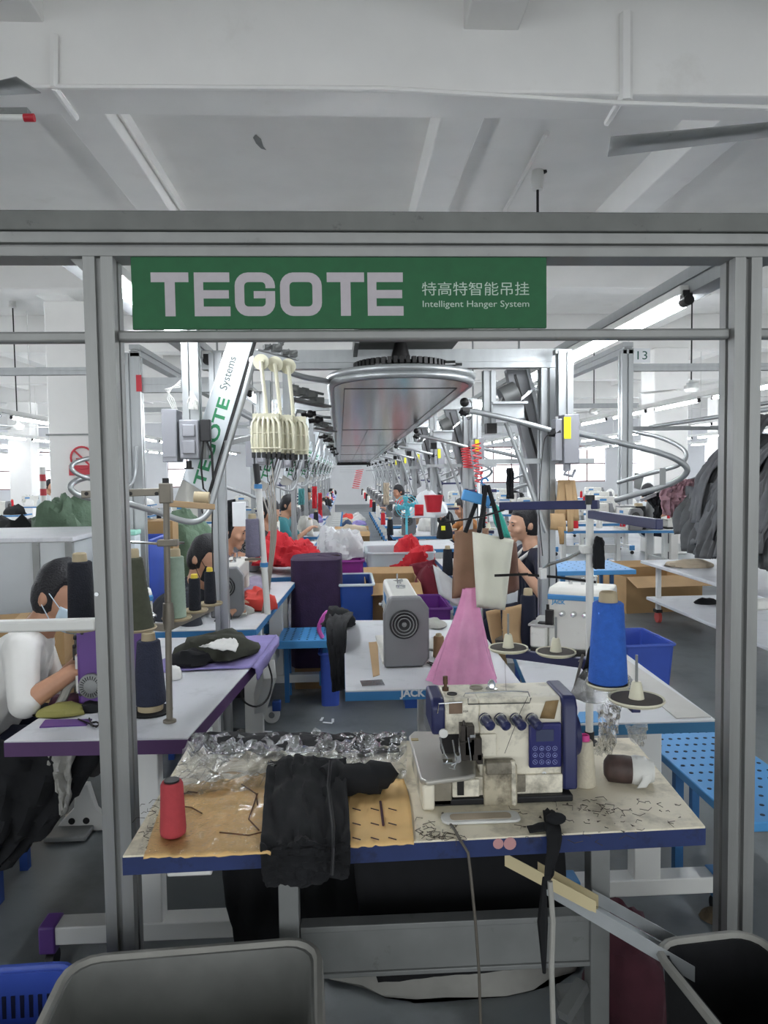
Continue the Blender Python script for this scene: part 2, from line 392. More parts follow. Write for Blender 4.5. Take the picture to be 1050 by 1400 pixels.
for lx in (-12.5, -9.5, -7, -4.6, 4.3, 6.9, 9.6, 12.5):                 # trunking rows across the hall
    o = MB().bb((lx-.03, 7, 2.36), (lx+.03, 32, 2.41)); 
    for y in range(8, 33, 3): o.cyl((lx, y, 2.41), (lx, y, 3.9), .008, n=6)
    side = 'left' if lx < 0 else 'right'
    rank = {4.6: 'nearest', 7: 'second', 9.5: 'third', 12.5: 'outermost'} if lx < 0 else {4.3: 'nearest', 6.9: 'second', 9.6: 'third', 12.5: 'outermost'}
    tag(o.build('lamp_trunking', whitep), rank[abs(lx)]+' white lamp trunking hung on rods over the '+side+' of the hall', 'trunking')
    for i in range(15):
        dup(L0, (lx, 7.8+1.6*i, 2.31), label='%s lit tube lamp under the %s trunking on the %s side' % (ORD[i], rank[abs(lx)], side), group='tube lamps of the %s %s row' % (rank[abs(lx)], side))
# unlit tube lamp, top left, and ceiling fans
t = thing('tube_lamp', 'unlit tube lamp with red end cap at the top left corner', 'lamp', P(-60, 160, 3.9))
MB().cyl(P(-150, 161, 3.9), P(34, 161, 3.9), .017).build('tube', whitep, t)
MB().bar(P(-150, 156, 3.93), P(40, 154, 3.93), .05, .03).build('batten', aludull, t)
MB().cyl(P(33, 161, 3.9), P(47, 161, 3.9), .02).build('end_cap', redp, t)
def fan(hub, rz, label, drop, R=.62, m_=None):
    t = thing('ceiling_fan', label, 'fan', hub); h = V(hub); m_ = m_ or aludull
    MB().cyl(h+V((0, 0, .05)), h+V((0, 0, drop)), .01, n=8).build('downrod', darkmetal, t)
    MB().lathe([(0, -.05), (.07, -.045), (.095, -.01), (.09, .03), (.04, .06), (.02, .11), (0, .11)], h, 18).build('motor', whitep, t)
    MB().lathe([(.02, drop-.1), (.055, drop-.09), (.045, drop), (0, drop)], h, 12).build('canopy', whitep, t)
    for k in range(3):
        a = rz+2*pi*k/3; d = V((cos(a), sin(a), 0)); w = V((-sin(a), cos(a), 0))
        MB().grid(lambda u, v: h+d*(.1+u*(R-.1))+w*((v-.5)*(.1+.05*u))+V((0, 0, .012*(v-.5)-.0)), 6, 2).build('blade', m_, t, solid=.004)
    return t
hub = P(1105, 172, 2.75)
fan(hub, math.atan2(0.25, -.75)+.05, 'nearest ceiling fan at the top right, one grey blade in view', 3.87-hub.z, .72)
hub = P(-48, 128, 3.2)
fan(hub, -.25, 'ceiling fan at the top left corner, blade tip in view', 3.87-hub.z, .3+.0)
hub = P(945, 531, 9.5); fan(hub, .1, 'white ceiling fan beyond the number 13 post', 4.15-hub.z, .72, whitep)
hub = P(812, 563, 13); fan(hub, .5, 'small white ceiling fan far behind the hanger posts on the right', 4.15-hub.z, .6, whitep)
hub = P(24, 584, 11.5); fan(hub, .2, 'white ceiling fan left of the signed pillar', 4.15-hub.z, .72, whitep)
for (a, b, Z, lab) in (((200, 262), (201, 292), 0, 'left'), ((735, 233), (735, 300), 0, 'right')):
    tp = PZ(a[0], a[1], 4.15); t = thing('fan_hook', 'white ceiling canopy and thin rod above the %s end of the top beam' % lab, 'ceiling hook', (tp.x, tp.y, 3.2))
    MB().lathe([(0, -.17), (.045, -.17), (.06, -.08), (.05, 0), (0, 0)], tp, 14).build('canopy', whitep, t)
    MB().cyl(tp-V((0, 0, .16)), tp-V((0, 0, 1.05)), .012, n=8).build('rod', darkmetal, t)
    MB().cyl(tp-V((-.04, 0, .02)), tp-V((-.075, 0, .0)), .02, n=8).build('hook', darkmetal, t)

# ================================================================ FRONT FRAME
Y0 = 1.8
def slotpost(x0, x1, y0, y1, z0, z1, mb):
    xm = (x0+x1)/2; ym = (y0+y1)/2; g = .007; d = .014
    poly = [(x0, y0), (xm-g, y0), (xm-g, y0+d), (xm+g, y0+d), (xm+g, y0), (x1, y0), (x1, ym-g), (x1-d, ym-g), (x1-d, ym+g), (x1, ym+g), (x1, y1), (x0, y1), (x0, ym+g), (x0+d, ym+g), (x0+d, ym-g), (x0, ym-g)]
    return mb.prism(poly, (0, 0, z0), (1, 0, 0), (0, 1, 0), (0, 0, z1-z0))
fr = thing('aluminium_frame', 'grey aluminium profile frame with two posts and crossbars carrying the green sign', 'frame', (.21, 1.84, 0))
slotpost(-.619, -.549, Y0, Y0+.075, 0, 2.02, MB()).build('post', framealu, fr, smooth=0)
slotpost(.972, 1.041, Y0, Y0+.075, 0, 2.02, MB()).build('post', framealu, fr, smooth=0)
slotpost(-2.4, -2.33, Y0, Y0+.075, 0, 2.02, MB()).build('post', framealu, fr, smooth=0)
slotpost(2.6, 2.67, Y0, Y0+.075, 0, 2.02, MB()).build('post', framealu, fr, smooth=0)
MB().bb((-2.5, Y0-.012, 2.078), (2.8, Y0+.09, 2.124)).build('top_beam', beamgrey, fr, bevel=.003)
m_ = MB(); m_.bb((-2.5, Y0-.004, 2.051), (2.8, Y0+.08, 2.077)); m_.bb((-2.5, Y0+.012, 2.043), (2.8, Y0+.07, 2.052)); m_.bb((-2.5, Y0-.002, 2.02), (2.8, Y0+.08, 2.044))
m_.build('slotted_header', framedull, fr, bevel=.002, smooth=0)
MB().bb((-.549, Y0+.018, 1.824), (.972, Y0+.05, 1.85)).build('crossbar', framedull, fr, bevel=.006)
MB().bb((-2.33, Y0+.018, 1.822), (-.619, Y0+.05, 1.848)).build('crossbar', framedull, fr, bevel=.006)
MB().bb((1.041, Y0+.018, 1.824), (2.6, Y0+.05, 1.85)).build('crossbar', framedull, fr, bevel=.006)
z = P(60, 855, Y0+.02).z
MB().bb((-2.33, Y0+.005, z-.014), (-.619, Y0+.04, z+.014)).build('side_rail', whitep, fr, bevel=.006)
z = P(1046, 826, Y0+.02).z
MB().bb((1.041, Y0+.005, z-.014), (2.6, Y0+.04, z+.014)).build('side_rail', whitep, fr, bevel=.006)
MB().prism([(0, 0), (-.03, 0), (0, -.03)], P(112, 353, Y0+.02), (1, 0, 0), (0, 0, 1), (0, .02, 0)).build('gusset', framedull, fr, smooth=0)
MB().bb(P(156, 352, Y0+.03), P(178, 357, Y0+.04)).build('bracket', whitep, fr)
MB().cyl(P(133, 812, Y0), P(133, 812, Y0)-V((0, .006, 0)), .005).build('bolt', chrome, fr)
tag(MB().tube([P(985+20*cos(t), 1333+3*sin(t), 1.79+.05*(1+sin(t))) for t in (0,)]+[P(1030, 1331, 1.78), P(985, 1329, 1.78), P(984, 1300, 1.86)], .006, 6).build('black_tie', blackp), 'black cord tied round the foot of the right frame post', 'cord')

# sign
sg = thing('sign_board', 'green sign reading TEGOTE with Chinese and English lettering under the top beam', 'sign', (0, Y0, 1.848))
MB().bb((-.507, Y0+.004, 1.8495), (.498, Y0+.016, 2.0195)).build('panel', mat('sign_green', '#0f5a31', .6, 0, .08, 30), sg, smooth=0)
YS = Y0+.0035
sx = lambda px: P(px, 400, YS).x
ltr = mat('shaded_sign_letter', '#b7b0b5', .6, 0, .03, 60)  # white greyed and panel green deepened to stand for the sign's backlit dimness
zt, zb = P(380, 372.5, YS).z, P(380, 432, YS).z; hh = zt-zb
def stroke(mb, pts, w, y, th):
    pts = [V((p[0], 0, p[1])) for p in pts]; m = len(pts); a = []; b = []
    for i, p in enumerate(pts):
        d0 = (pts[i]-pts[i-1]).normalized() if i else (pts[1]-pts[0]).normalized()
        d1 = (pts[i+1]-pts[i]).normalized() if i < m-1 else d0
        t = (d0+d1).normalized(); nn = V((-t.z, 0, t.x)); k = 1/max(.5, nn.dot(V((-d0.z, 0, d0.x))))
        a.append(p+nn*w/2*k); b.append(p-nn*w/2*k)
    for i in range(m-1):
        q = [a[i], a[i+1], b[i+1], b[i]]; v = [V((p.x, y, p.z)) for p in q]+[V((p.x, y+th, p.z)) for p in q]
        mb.add(v, [(0, 1, 2, 3), (7, 6, 5, 4), (0, 4, 5, 1), (1, 5, 6, 2), (2, 6, 7, 3), (3, 7, 4, 0)])
def ring(x0, x1, z0, z1, r, n=5):
    out = []
    for cx, cz, a0 in ((x1-r, z1-r, 0), (x0+r, z1-r, pi/2), (x0+r, z0+r, pi), (x1-r, z0+r, 1.5*pi)):
        out += [(cx+r*cos(a0+pi/2*k/n), cz+r*sin(a0+pi/2*k/n)) for k in range(n+1)]
    return out
def letter(ch, p0, p1):
    m_ = MB(); x0, x1 = sx(p0), sx(p1); w = x1-x0; bt = hh*.22; st = hh*.21; y1 = YS+.001
    if ch == 'T':
        m_.bb((x0, YS, zt-bt), (x1, y1, zt)); m_.bb(((x0+x1)/2-st/1.8, YS, zb), ((x0+x1)/2+st/1.8, y1, zt-bt))
    elif ch == 'E':
        m_.bb((x0, YS, zb), (x0+st, y1, zt)); m_.bb((x0+st, YS, zt-bt), (x1-.001, y1, zt)); m_.bb((x0+st, YS, zb), (x1, y1, zb+bt)); m_.bb((x0+st, YS, (zt+zb)/2-bt*.43), (x1-.003, y1, (zt+zb)/2+bt*.43))
    else:
        h = st*.52; r = ring(x0+h, x1-h, zb+h, zt-h, hh*.2)
        if ch == 'O': stroke(m_, [(x1-h, (zt+zb)/2)]+r+[(x1-h, (zt+zb)/2)], st*1.04, YS, .001)
        else:
            zm = (zt+zb)/2
            g = [(x1-h, zt-hh*.36)]+r+[(x1-h, zm+bt*.42-.002)]
            stroke(m_, g, st*1.04, YS, .001); m_.bb((x0+w*.47, YS, zm-bt*.42), (x1-st*1.04-.0003, y1, zm+bt*.42-.002))
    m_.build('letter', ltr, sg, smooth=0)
for ch, a, b in (('T', 206.5, 258), ('E', 265.5, 314.5), ('G', 321, 376), ('O', 383, 440), ('T', 447, 498), ('E', 502.5, 551.5)): letter(ch, a, b)
a, b = P(577, 404, YS), P(723.5, 404.5, YS)
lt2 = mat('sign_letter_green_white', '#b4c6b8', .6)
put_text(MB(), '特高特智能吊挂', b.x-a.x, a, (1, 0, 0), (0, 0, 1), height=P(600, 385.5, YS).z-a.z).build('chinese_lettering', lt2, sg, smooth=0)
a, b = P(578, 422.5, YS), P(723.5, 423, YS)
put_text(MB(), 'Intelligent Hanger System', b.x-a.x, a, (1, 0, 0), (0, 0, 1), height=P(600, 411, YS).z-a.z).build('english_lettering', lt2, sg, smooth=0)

# ================================================================ FRONT TABLE AND WHAT LIES ON IT
def xy(p, z=None): return V((p.x, p.y, p.z if z is None else z))
def top_parts(t, poly, z, th, edge, top):
    cx = sum(p[0] for p in poly)/len(poly); cy = sum(p[1] for p in poly)/len(poly)
    inn = [((p[0]-cx)*.998+cx, (p[1]-cy)*.998+cy) for p in poly]
    MB().prism(inn, (0, 0, z-.004), (1, 0, 0), (0, 1, 0), (0, 0, .004)).build('tabletop', top, t, smooth=0)
    MB().prism(poly, (0, 0, z-th), (1, 0, 0), (0, 1, 0), (0, 0, th-.004)).build('edge_band', edge, t, smooth=0)
ft = thing('sewing_table', 'worn white sewing table with dark blue edge at the front, inside the frame', 'table', (.15, 1.7, 0))
top_parts(ft, [(-.455, 1.429), (.738, 1.456), (.783, 1.965), (-.45, 2.03)], .75, .04, blued, topd)
for px in (397, 817):
    X = P(px, 1300, 1.72).x
    MB().bb((X-.024, 1.70, .02), (X+.024, 1.75, .71)).build('leg', aludull, ft, bevel=.003)
    MB().bb((X-.03, 1.645, 0), (X+.03, 1.98, .04)).build('foot', aludull, ft, bevel=.005)
a, b = P(412, 1308, 1.72), P(806, 1308, 1.72)
m_ = MB(); m_.bb((a.x, 1.712, .285), (b.x, 1.738, .405)); m_.bb((a.x, 1.705, .395), (b.x, 1.745, .41)); m_.bb((a.x, 1.705, .28), (b.x, 1.745, .292))
m_.build('crossbar', aludull, ft, bevel=.002)
a = P(228, 1198, 1.46); b = P(283, 1198, 1.46)
MB().bb((a.x, 1.46, .685), (b.x+.01, 1.60, .709)).build('tray', whitep, ft, bevel=.004)
m_ = MB().bar(P(797, 1345, 1.72), P(770, 1390, 1.66), .03, .03); m_.build('brace', aludull, ft)
c_ = PZ(657, 1119, .752)
m_ = MB().rrect(-.085, .085, -.024, .024, 0, .006, .016); m_.v = [v+c_-V((0, 0, .001)) for v in m_.v]
k = len(m_.v); m_.build('scrap_tray', whitep, ft, bevel=.002)
m_ = MB().rrect(-.066, .066, -.014, .014, .0055, .0068, .01); m_.v = [v+c_-V((0, 0, .001)) for v in m_.v]; m_.build('tray_recess', fbeige, ft)
m_ = MB()
for px, rr in ((681, .011), (697, .013)):
    c_ = P(px, 1153, 1.4475); m_.cyl(c_, c_-V((0, .002, 0)), rr, n=14)
m_.build('sticker', mat('sticker_pink', '#b98a8a', .6), ft)
# yellow garment pieces under film
Lp = [PZ(196, 1172, .757), PZ(222, 1100, .757), PZ(240, 1076, .757)]; Rp = [PZ(370, 1167, .757), PZ(368, 1110, .757), PZ(366, 1058, .757)]
o = MB().ruled(Lp, Rp, 34, 30, .007, 20, 1).build('yellow_garment', fyellow, solid=.004)
tag(o, 'yellow garment piece wrapped in film, flat on the front table beside the red cone', 'garment')
m_ = MB()
for pts in ([(352, 1085), (340, 1120), (354, 1135)], [(232, 1100), (262, 1104), (276, 1112)], [(300, 1138), (340, 1142), (366, 1136)], [(330, 1072), (350, 1085), (352, 1100)], [(240, 1092), (258, 1082), (270, 1084)]):
    m_.tube([PZ(x, y, .762) for x, y in pts], .0016, 5)
m_.build('seam', mat('seam_brown', '#7a5638', .9), o)
Lp = [PZ(470, 1158, .757), PZ(474, 1100, .757), PZ(480, 1068, .757)]; Rp = [PZ(566, 1153, .757), PZ(560, 1095, .757), PZ(552, 1066, .757)]
o = MB().ruled(Lp, Rp, 20, 18, .007, 18, 2).build('yellow_garment', fyellow, solid=.004)
tag(o, 'yellow garment piece with dark stitching, on the front table between black trousers and machine', 'garment')
m_ = MB()
for x in (487, 512, 536):
    for y in (1145, 1125, 1105): m_.tube([PZ(x-5, y, .763), PZ(x+6, y+3, .763)], .0012, 4)
m_.tube([PZ(520, 1096, .764), PZ(524, 1128, .764)], .003, 5)
m_.build('stitching', mat('stitch_dark', '#4a2f38', .9), o)
# film lying over the yellow pieces and crumpled along the back
Lp = [PZ(186, 1168, .765), PZ(215, 1095, .767), PZ(238, 1062, .772)]; Rp = [PZ(372, 1166, .765), PZ(372, 1100, .768), PZ(368, 1050, .775)]
tag(MB().ruled(Lp, Rp, 30, 26, .012, 14, 3).build('plastic_film', films, smooth=60), 'clear plastic film lying over the yellow garment by the red cone', 'plastic film')
Lp = [PZ(226, 1090, .762), PZ(242, 1050, .80), PZ(256, 1018, .79), PZ(266, 1004, .74)]; Rp = [PZ(556, 1062, .762), PZ(556, 1035, .78), PZ(556, 1012, .765), PZ(556, 1004, .73)]
tag(MB().ruled(Lp, Rp, 46, 18, .05, 26, 4).build('plastic_film', filmc, smooth=0), 'crumpled clear plastic film along the back edge of the front table', 'plastic film')
Lp = [PZ(262, 1030, .765), PZ(275, 1010, .77), PZ(280, 1002, .735)]; Rp = [PZ(545, 1028, .765), PZ(548, 1012, .765), PZ(550, 1004, .73)]
tag(MB().ruled(Lp, Rp, 30, 10, .014, 16, 5).build('dark_garment', fblack, solid=.004), 'dark garment lying under the crumpled film at the table back', 'garment')
# black trousers over the table edge
Lp = [PZ(368, 1036, .80), PZ(362, 1080, .782), PZ(357, 1145, .772), P(356, 1166, 1.402), P(358, 1190, 1.396), P(364, 1216, 1.40)]
Rp = [PZ(472, 1034, .835), PZ(474, 1072, .80), PZ(478, 1140, .776), P(479, 1160, 1.406), P(478, 1180, 1.40), P(476, 1201, 1.404)]
bt = MB().ruled(Lp, Rp, 30, 44, .02, 13, 6, fold=.006, ff=1.6).build('black_trousers', fblack, solid=.004)
tag(bt, 'black trousers folded on the front table with a leg hanging over its edge', 'garment')
MB().tube([PZ(452, 1040, .852), PZ(449, 1075, .815), PZ(456, 1130, .79), P(456, 1160, 1.392), P(454, 1196, 1.385)], .004, 6).build('seam', blackp, bt)
m_ = MB()
a, b = PZ(446, 1066, .79), PZ(536, 1064, .79)
pts = [a.lerp(b, i/8)+V((0, .012*sin(i*1.3), .006*sin(i*2.1))) for i in range(9)]
m_.tube(pts, [.035, .046, .042, .046, .044, .05, .052, .045, .024], 14)
for p in m_.v: p.z = .79+(p.z-.79)*.72+.018*noise.noise(p*26)+.012*abs(noise.noise(V((p.x*60, p.y*25, 3)))); p.y += .02*noise.noise(p*14)
for p in m_.v: p.z = max(p.z, .7585)
m_.build('trouser_leg', fblack, bt, smooth=80)
# cones
def cone_prof(rb, rt_, h, core=.25, up_=.06):
    return [(0, 0), (rb*.9, 0), (rb, h*.02), (rb*.98, h*.1), (rt_*1.04, h*(1-up_)-.004), (rt_*.9, h*(1-up_)), (0, h*(1-up_))]
def cone(base, rb, rt_, h, m, label, name='thread_cone', core=kcone, low=0, group=None, tip=None, rows=0):
    t = thing(name, label, 'thread cone', base, 0, group); b = V(base)
    pr = cone_prof(rb, rt_, h)
    if rows:
        pr = [(0, 0), (rb*.9, 0)]+[((rb+(rt_-rb)*i/rows)*(1+.012*(-1)**i), h*.01+h*.92*i/rows) for i in range(rows+1)]+[(rt_*.85, h*.945), (0, h*.945)]
    pr = [(r, z+low) for r, z in pr]
    MB().lathe(pr, b, 22).build('thread', m, t, smooth=50)
    if low: MB().lathe([(0, 0), (rb*.78, 0), (rb*.78, low+.003), (0, low+.003)], b, 18).build('core', core, t)
    hc = h*.945+low
    MB().lathe([(rt_*.45, hc-.004), (rt_*.66, hc-.004), (rt_*.6, hc+h*.1), (rt_*.5, hc+h*.115), (rt_*.38, hc+h*.1), (rt_*.36, hc-.004)], b, 18).build('core_tip', tip or core, t)
    return t
B = PZ(237, 1141, .762); t = thing('thread_cone', 'red thread cone with a flat black ringed top standing on the yellow garment', 'thread cone', B)
MB().lathe([(0, 0), (.021, 0), (.0255, .004), (.0262, .012), (.0225, .106), (.0195, .112), (0, .112)], B, 26).build('thread', mat('thread_red', '#ad4046', .9, 0, .08, 60, bump=.1, bscale=120), t, smooth=50)
MB().lathe([(.008, .112), (.0155, .112), (.0155, .1155), (.008, .1155)], B, 20).build('top_ring', blackp, t); MB().lathe([(0, .112), (.008, .112), (.007, .114), (0, .114)], B, 14).build('top_label', paperw, t)
B = PZ(799, 1073, .7505); cone(B, .0275, .019, .115, mat('thread_white', '#c9c1ac', .85, 0, .06, 80, bump=.3, bscale=200), 'off-white thread cone with a pink tip right of the overlock machine', tip=mat('tip_pink', '#dd4a97', .5))
t = thing('thread_cone', 'brown thread cone with white tape lying on its side on the front table', 'thread cone', PZ(858, 1068, .7505))
a, b = PZ(826, 1066, .7505)+V((0, 0, .03)), PZ(893, 1070, .7505)+V((0, 0, .027))
m_ = MB().tube([a, a.lerp(b, .08), a.lerp(b, .4), a.lerp(b, .7)], [.018, .031, .033, .03], 16); m_.build('thread', mat('thread_brown', '#4a3a36', .6, 0, .4, 30), t, smooth=60)
m_ = MB().tube([a.lerp(b, .55), a.lerp(b, .62), a.lerp(b, .8), b], [.032, .035, .033, .024], 16); m_.build('tape', fwhite, t, smooth=60)
Lp = [a.lerp(b, .6)+V((0, -.01, .036)), a.lerp(b, .66)+V((0, -.036, 0)), a.lerp(b, .5)+V((0, -.05, -.024))]; Rp = [p+V((.024, .002, 0)) for p in Lp]
MB().ruled(Lp, Rp, 3, 8, .003, 6, 2).build('tape_end', fwhite, t, solid=.001)
# lint and thread scraps
m_ = MB(); random.seed(3)
for i in range(130):
    px, py = random.choice([(random.uniform(570, 640), random.uniform(1118, 1150)), (random.uniform(690, 880), random.uniform(1100, 1150)), (random.uniform(780, 930), random.uniform(1090, 1125)), (random.uniform(196, 240), random.uniform(1090, 1160))])
    p = PZ(px, py, .7512); a = random.uniform(0, 6.3); l = random.uniform(.004, .02)
    m_.tube([p, p+V((cos(a)*l, sin(a)*l, .001)), p+V((cos(a+.8)*l*1.6, sin(a+.8)*l*1.6, 0))], .0006, 4)
for i in range(16):
    p = PZ(random.uniform(700, 930), random.uniform(1098, 1140), .7508); a = random.uniform(0, 6.3); l = random.uniform(.006, .014)
    m_.add([p, p+V((cos(a)*l, sin(a)*l, .001)), p+V((cos(a+1)*l*.6, sin(a+1)*l*.6, 0))], [(0, 1, 2)])
tag(m_.build('thread_scraps', mat('scrap', '#4b4237', .9, var=.4, scale=30)), 'dark thread scraps and lint scattered over the front table', 'scraps', kind='stuff')

# ---------------------------------------------------------------- front overlock machine
om = thing('overlock_machine', 'dirty white and navy overlock sewing machine on the front table', 'sewing machine', (.33, 1.66, .75))
YF = 1.612
xl, xr = P(609, 1020, YF).x, P(768, 1020, YF).x; zt_ = P(690, 956, YF).z
side = [(YF, .79), (YF, zt_-.012), (YF+.012, zt_), (YF+.125, zt_), (YF+.14, zt_-.015), (YF+.14, .79)]
xm = P(656, 1020, YF).x
m_ = MB().prism(side, (xm, 0, 0), (0, 1, 0), (0, 0, 1), (xr-xm, 0, 0))
m_.prism([(YF, .905), (YF, zt_-.012), (YF+.012, zt_), (YF+.125, zt_), (YF+.14, zt_-.015), (YF+.14, .905)], (xl, 0, 0), (0, 1, 0), (0, 0, 1), (xm-xl-.0002, 0, 0))
m_.build('body', machd, om, bevel=.004)
MB().bb((xl+.005, YF+.10, .766), (xm, YF+.138, .9045)).build('rear_wall', darkmetal, om)
x2, x3 = xr, P(786, 1020, YF).x
side2 = [(YF-.012, .772), (YF-.012, zt_-.02), (YF+.004, zt_+.003), (YF+.13, zt_+.003), (YF+.155, zt_-.02), (YF+.155, .772)]
MB().prism(side2, (x2, 0, 0), (0, 1, 0), (0, 0, 1), (.034, 0, 0)).build('end_cap', navy, om, bevel=.006)
x0 = P(590, 960, YF).x
MB().prism([(YF+.0, .905), (YF+.0, zt_-.015), (YF+.015, zt_+.002), (YF+.12, zt_+.002), (YF+.13, zt_-.02), (YF+.13, .905)], (x0, 0, 0), (0, 1, 0), (0, 0, 1), (xl-x0, 0, 0)).build('left_cap', navy, om, bevel=.006)
hw = V((x2+.034, YF+.07, .875)); MB().lathe([(0, 0), (.05, 0), (.055, .008), (.05, .02), (.02, .024), (0, .024)], hw, 24, Matrix(((0, 0, 1), (1, 0, 0), (0, 1, 0))).to_3x3()).build('handwheel', navy, om)
xb0 = P(572, 1100, 1.60).x
MB().bb((xb0+.01, YF-.022, .7505), (xr+.02, YF+.15, .766)).build('base', blackp, om, bevel=.003)
MB().bb((P(619, 1090, 1.602).x, YF-.01, .766), (xr, YF+.099, .809)).build('lower_body', machd, om, bevel=.003)
# cloth plate: near corner rounded
pz = .822
pp = [PZ(559, 1006, pz), PZ(574, 1064, pz), PZ(584, 1068, pz), PZ(640, 1061, pz), PZ(650, 1058, pz), PZ(652, 1030, pz), PZ(622, 1000, pz), PZ(566, 999, pz)]
MB().prism([(p.x, p.y) for p in pp], (0, 0, pz-.012), (1, 0, 0), (0, 1, 0), (0, 0, .012)).build('cloth_plate', mat('plate_steel', '#b9b7b0', .35, .5, .06, 8), om, bevel=.004)
pq = [PZ(562, 1008, pz), PZ(577, 1066, pz), PZ(594, 1066, pz), PZ(590, 1004, pz)]
MB().prism([(p.x, p.y) for p in pq], (0, 0, .7505), (1, 0, 0), (0, 1, 0), (0, 0, pz-.013-.7505)).build('plate_support', machd, om, bevel=.006)
a, b = P(593, 1075, 1.593), P(618, 1112, 1.593)
MB().bb((a.x-.004, 1.590, .752), (b.x, 1.66, .809)).build('side_cover', mat('dirty_steel', '#8b8577', .5, .3, .2, 14, dirt=('#4a443a', .5, .75, 20)), om, bevel=.003)
MB().bb((b.x+.001, 1.592, .768), (P(655, 1090, 1.6).x, 1.601, .808)).build('lower_cover', machd, om, bevel=.003)
MB().bb(V((P(625, 1078, 1.59).x, 1.586, P(640, 1086, 1.59).z)), V((P(634, 1078, 1.59).x, 1.5915, P(640, 1066, 1.59).z))).build('lever', darkmetal, om)
# looper cover (dirty lower centre panel) and seams
a, b = P(659, 1098, YF), P(704, 1040, YF)
MB().bb((a.x, YF-.026, a.z), (b.x, YF-.008, b.z)).build('looper_cover', mat('cover_dirty', '#b9b09a', .5, 0, .15, 16, dirt=('#3f382d', .45, .7, 22)), om, bevel=.004)
a, b = P(661, 1052, YF), P(700, 1034, YF)
MB().bb((a.x, YF-.034, a.z), (b.x, YF-.008, b.z)).build('oily_plate', MATS['dirty_steel'], om, bevel=.003)
a, b = P(656, 1033, YF), P(678, 1002, YF)
MB().bb((a.x, YF-.008, a.z), (b.x, YF, b.z)).build('face_plate', machd, om, bevel=.002)
MB().cyl(P(701, 1040, YF-.03), P(703, 1100, YF-.03), .0055, n=8).build('lever_rod', machd, om)
MB().box(P(712, 1071, YF-.0105), (.022, .004, .04)).build('finger_recess', MATS['dirty_steel'], om, bevel=.006)
for px in (662, 683, 704, 726):
    c_ = P(px, 982, YF); d = V((.18, -1, -.12)).normalized()
    Mx = d.to_track_quat('Z', 'Y').to_matrix()
    k_ = MB().lathe([(0, 0), (.0135, 0), (.0135, .006), (.010, .008), (.0095, .024), (.0115, .026), (.011, .04), (.006, .045), (0, .045)], c_, 16, Mx).build('tension_dial', navy, om)
    MB().lathe([(.0108, .006), (.0142, .0065), (.0142, .0095), (.0108, .01)], c_, 16, Mx).build('tension_disc', chrome, k_)
# control panel
a, b = P(722, 1048, YF), P(766, 986, YF)
cp = MB().bb((a.x, YF-.012, a.z), (b.x, YF, b.z)).build('control_panel', mat('panel_navy', '#232563', .35), om, bevel=.004)
a, b = P(733, 1014, YF-.013), P(757, 997, YF-.013)
MB().bb((a.x, YF-.0135, a.z), (b.x, YF-.011, b.z)).build('screen', mat('lcd', '#3f4560', .2), cp, smooth=0)
for r in range(3):
    for c in range(4):
        q = P(731.5+9*c, 1023+9.3*r, YF-.013)
        m_ = MB(); m_.tube([q+V((.0052*cos(2*pi*k/10), -.0008, .0052*sin(2*pi*k/10))) for k in range(10)], .0006, 4, True)
        if (r+c) % 3 == 0: m_.box(q+V((0, -.001, 0)), (.004, .001, .0012)); m_.box(q+V((0, -.001, 0)), (.0012, .001, .004))
        elif (r+c) % 3 == 1: m_.box(q+V((0, -.001, -.0005)), (.004, .001, .003))
        else: m_.box(q+V((0, -.001, 0)), (.0045, .001, .0014), M=Matrix.Rotation(.8, 3, 'Y'))
        m_.build('button', mat('button_pale', '#8d95c8', .5), cp)
for (px, py, w, h, n_, m) in ((612+3, 968, .030, .026, 'tape_patch', mat('tape_brown', '#7a6452', .6, var=.25, scale=30)),):
    MB().box(P(px+8, py, YF-.001), (w, .0015, h)).build(n_, m, om)
q = [P(746, 955+4, YF-.001), P(764, 957, YF-.001), P(758, 983, YF-.001), P(738, 984-2, YF-.001)]
MB().add(q, [(0, 1, 2, 3)]).build('tape_patch', mat('tape_tan', '#9a8058', .6, var=.2, scale=30), om, solid=.001)
m_ = MB(); c_ = P(744, 1058, YF-.001); m_.cyl(c_, c_-V((0, .001, 0)), .0055, n=14); m_.build('round_label', paperw, om)
a = P(741.5, 1060, YF-.0025); put_text(MB(), '12', .006, a, (1, 0, 0), (0, 0, 1)).build('number', ink, om, smooth=0)
a = P(752, 1069, YF-.0012); m_ = MB().tube([P(x, y, YF-.0012) for x, y in ((752, 1070), (755, 1066), (756, 1071), (760, 1066))], .0009, 4); m_.build('pen_mark', ink, om)
a = P(633, 974, YF-.0012); put_text(MB(), 'ASA', .012, a, (1, 0, 0), (0, 0, 1)).build('brand_letters', ink, om, smooth=0)
# top details
MB().lathe([(0, 0), (.014, 0), (.014, .004), (.010, .006), (.009, .018), (.004, .024), (0, .024)], PZ(672, 943, zt_), 16).build('oil_sight', chrome, om)
MB().lathe([(.006, 0), (.016, 0), (.016, .003), (.013, .003), (.012, .001), (0, .001)], PZ(651, 941, zt_), 16).build('oil_hole', MATS['dirty_steel'], om)
MB().lathe([(.004, 0), (.012, 0), (.012, .002), (.009, .001), (0, .001)], PZ(618, 949, zt_), 16).build('oil_hole', darkmetal, om)
q = PZ(609, 944, zt_); m_ = MB().cyl(q, q+V((0, 0, .008)), .008, n=10); m_.cyl(q, q+V((0, 0, .018)), .004, n=10); m_.cyl(q+V((0, 0, .016)), q+V((0, 0, .034)), .006, n=10)
m_.build('pressure_screw', mat('bronze', '#5f4a38', .4, .6), om)
MB().tube([P(634, 952, YF-.004), P(636, 948, YF-.012), P(700, 945, YF-.012), P(722, 946, YF-.012), P(724, 952, YF-.004)], .0016, 6).build('thread_guide', chrome, om)
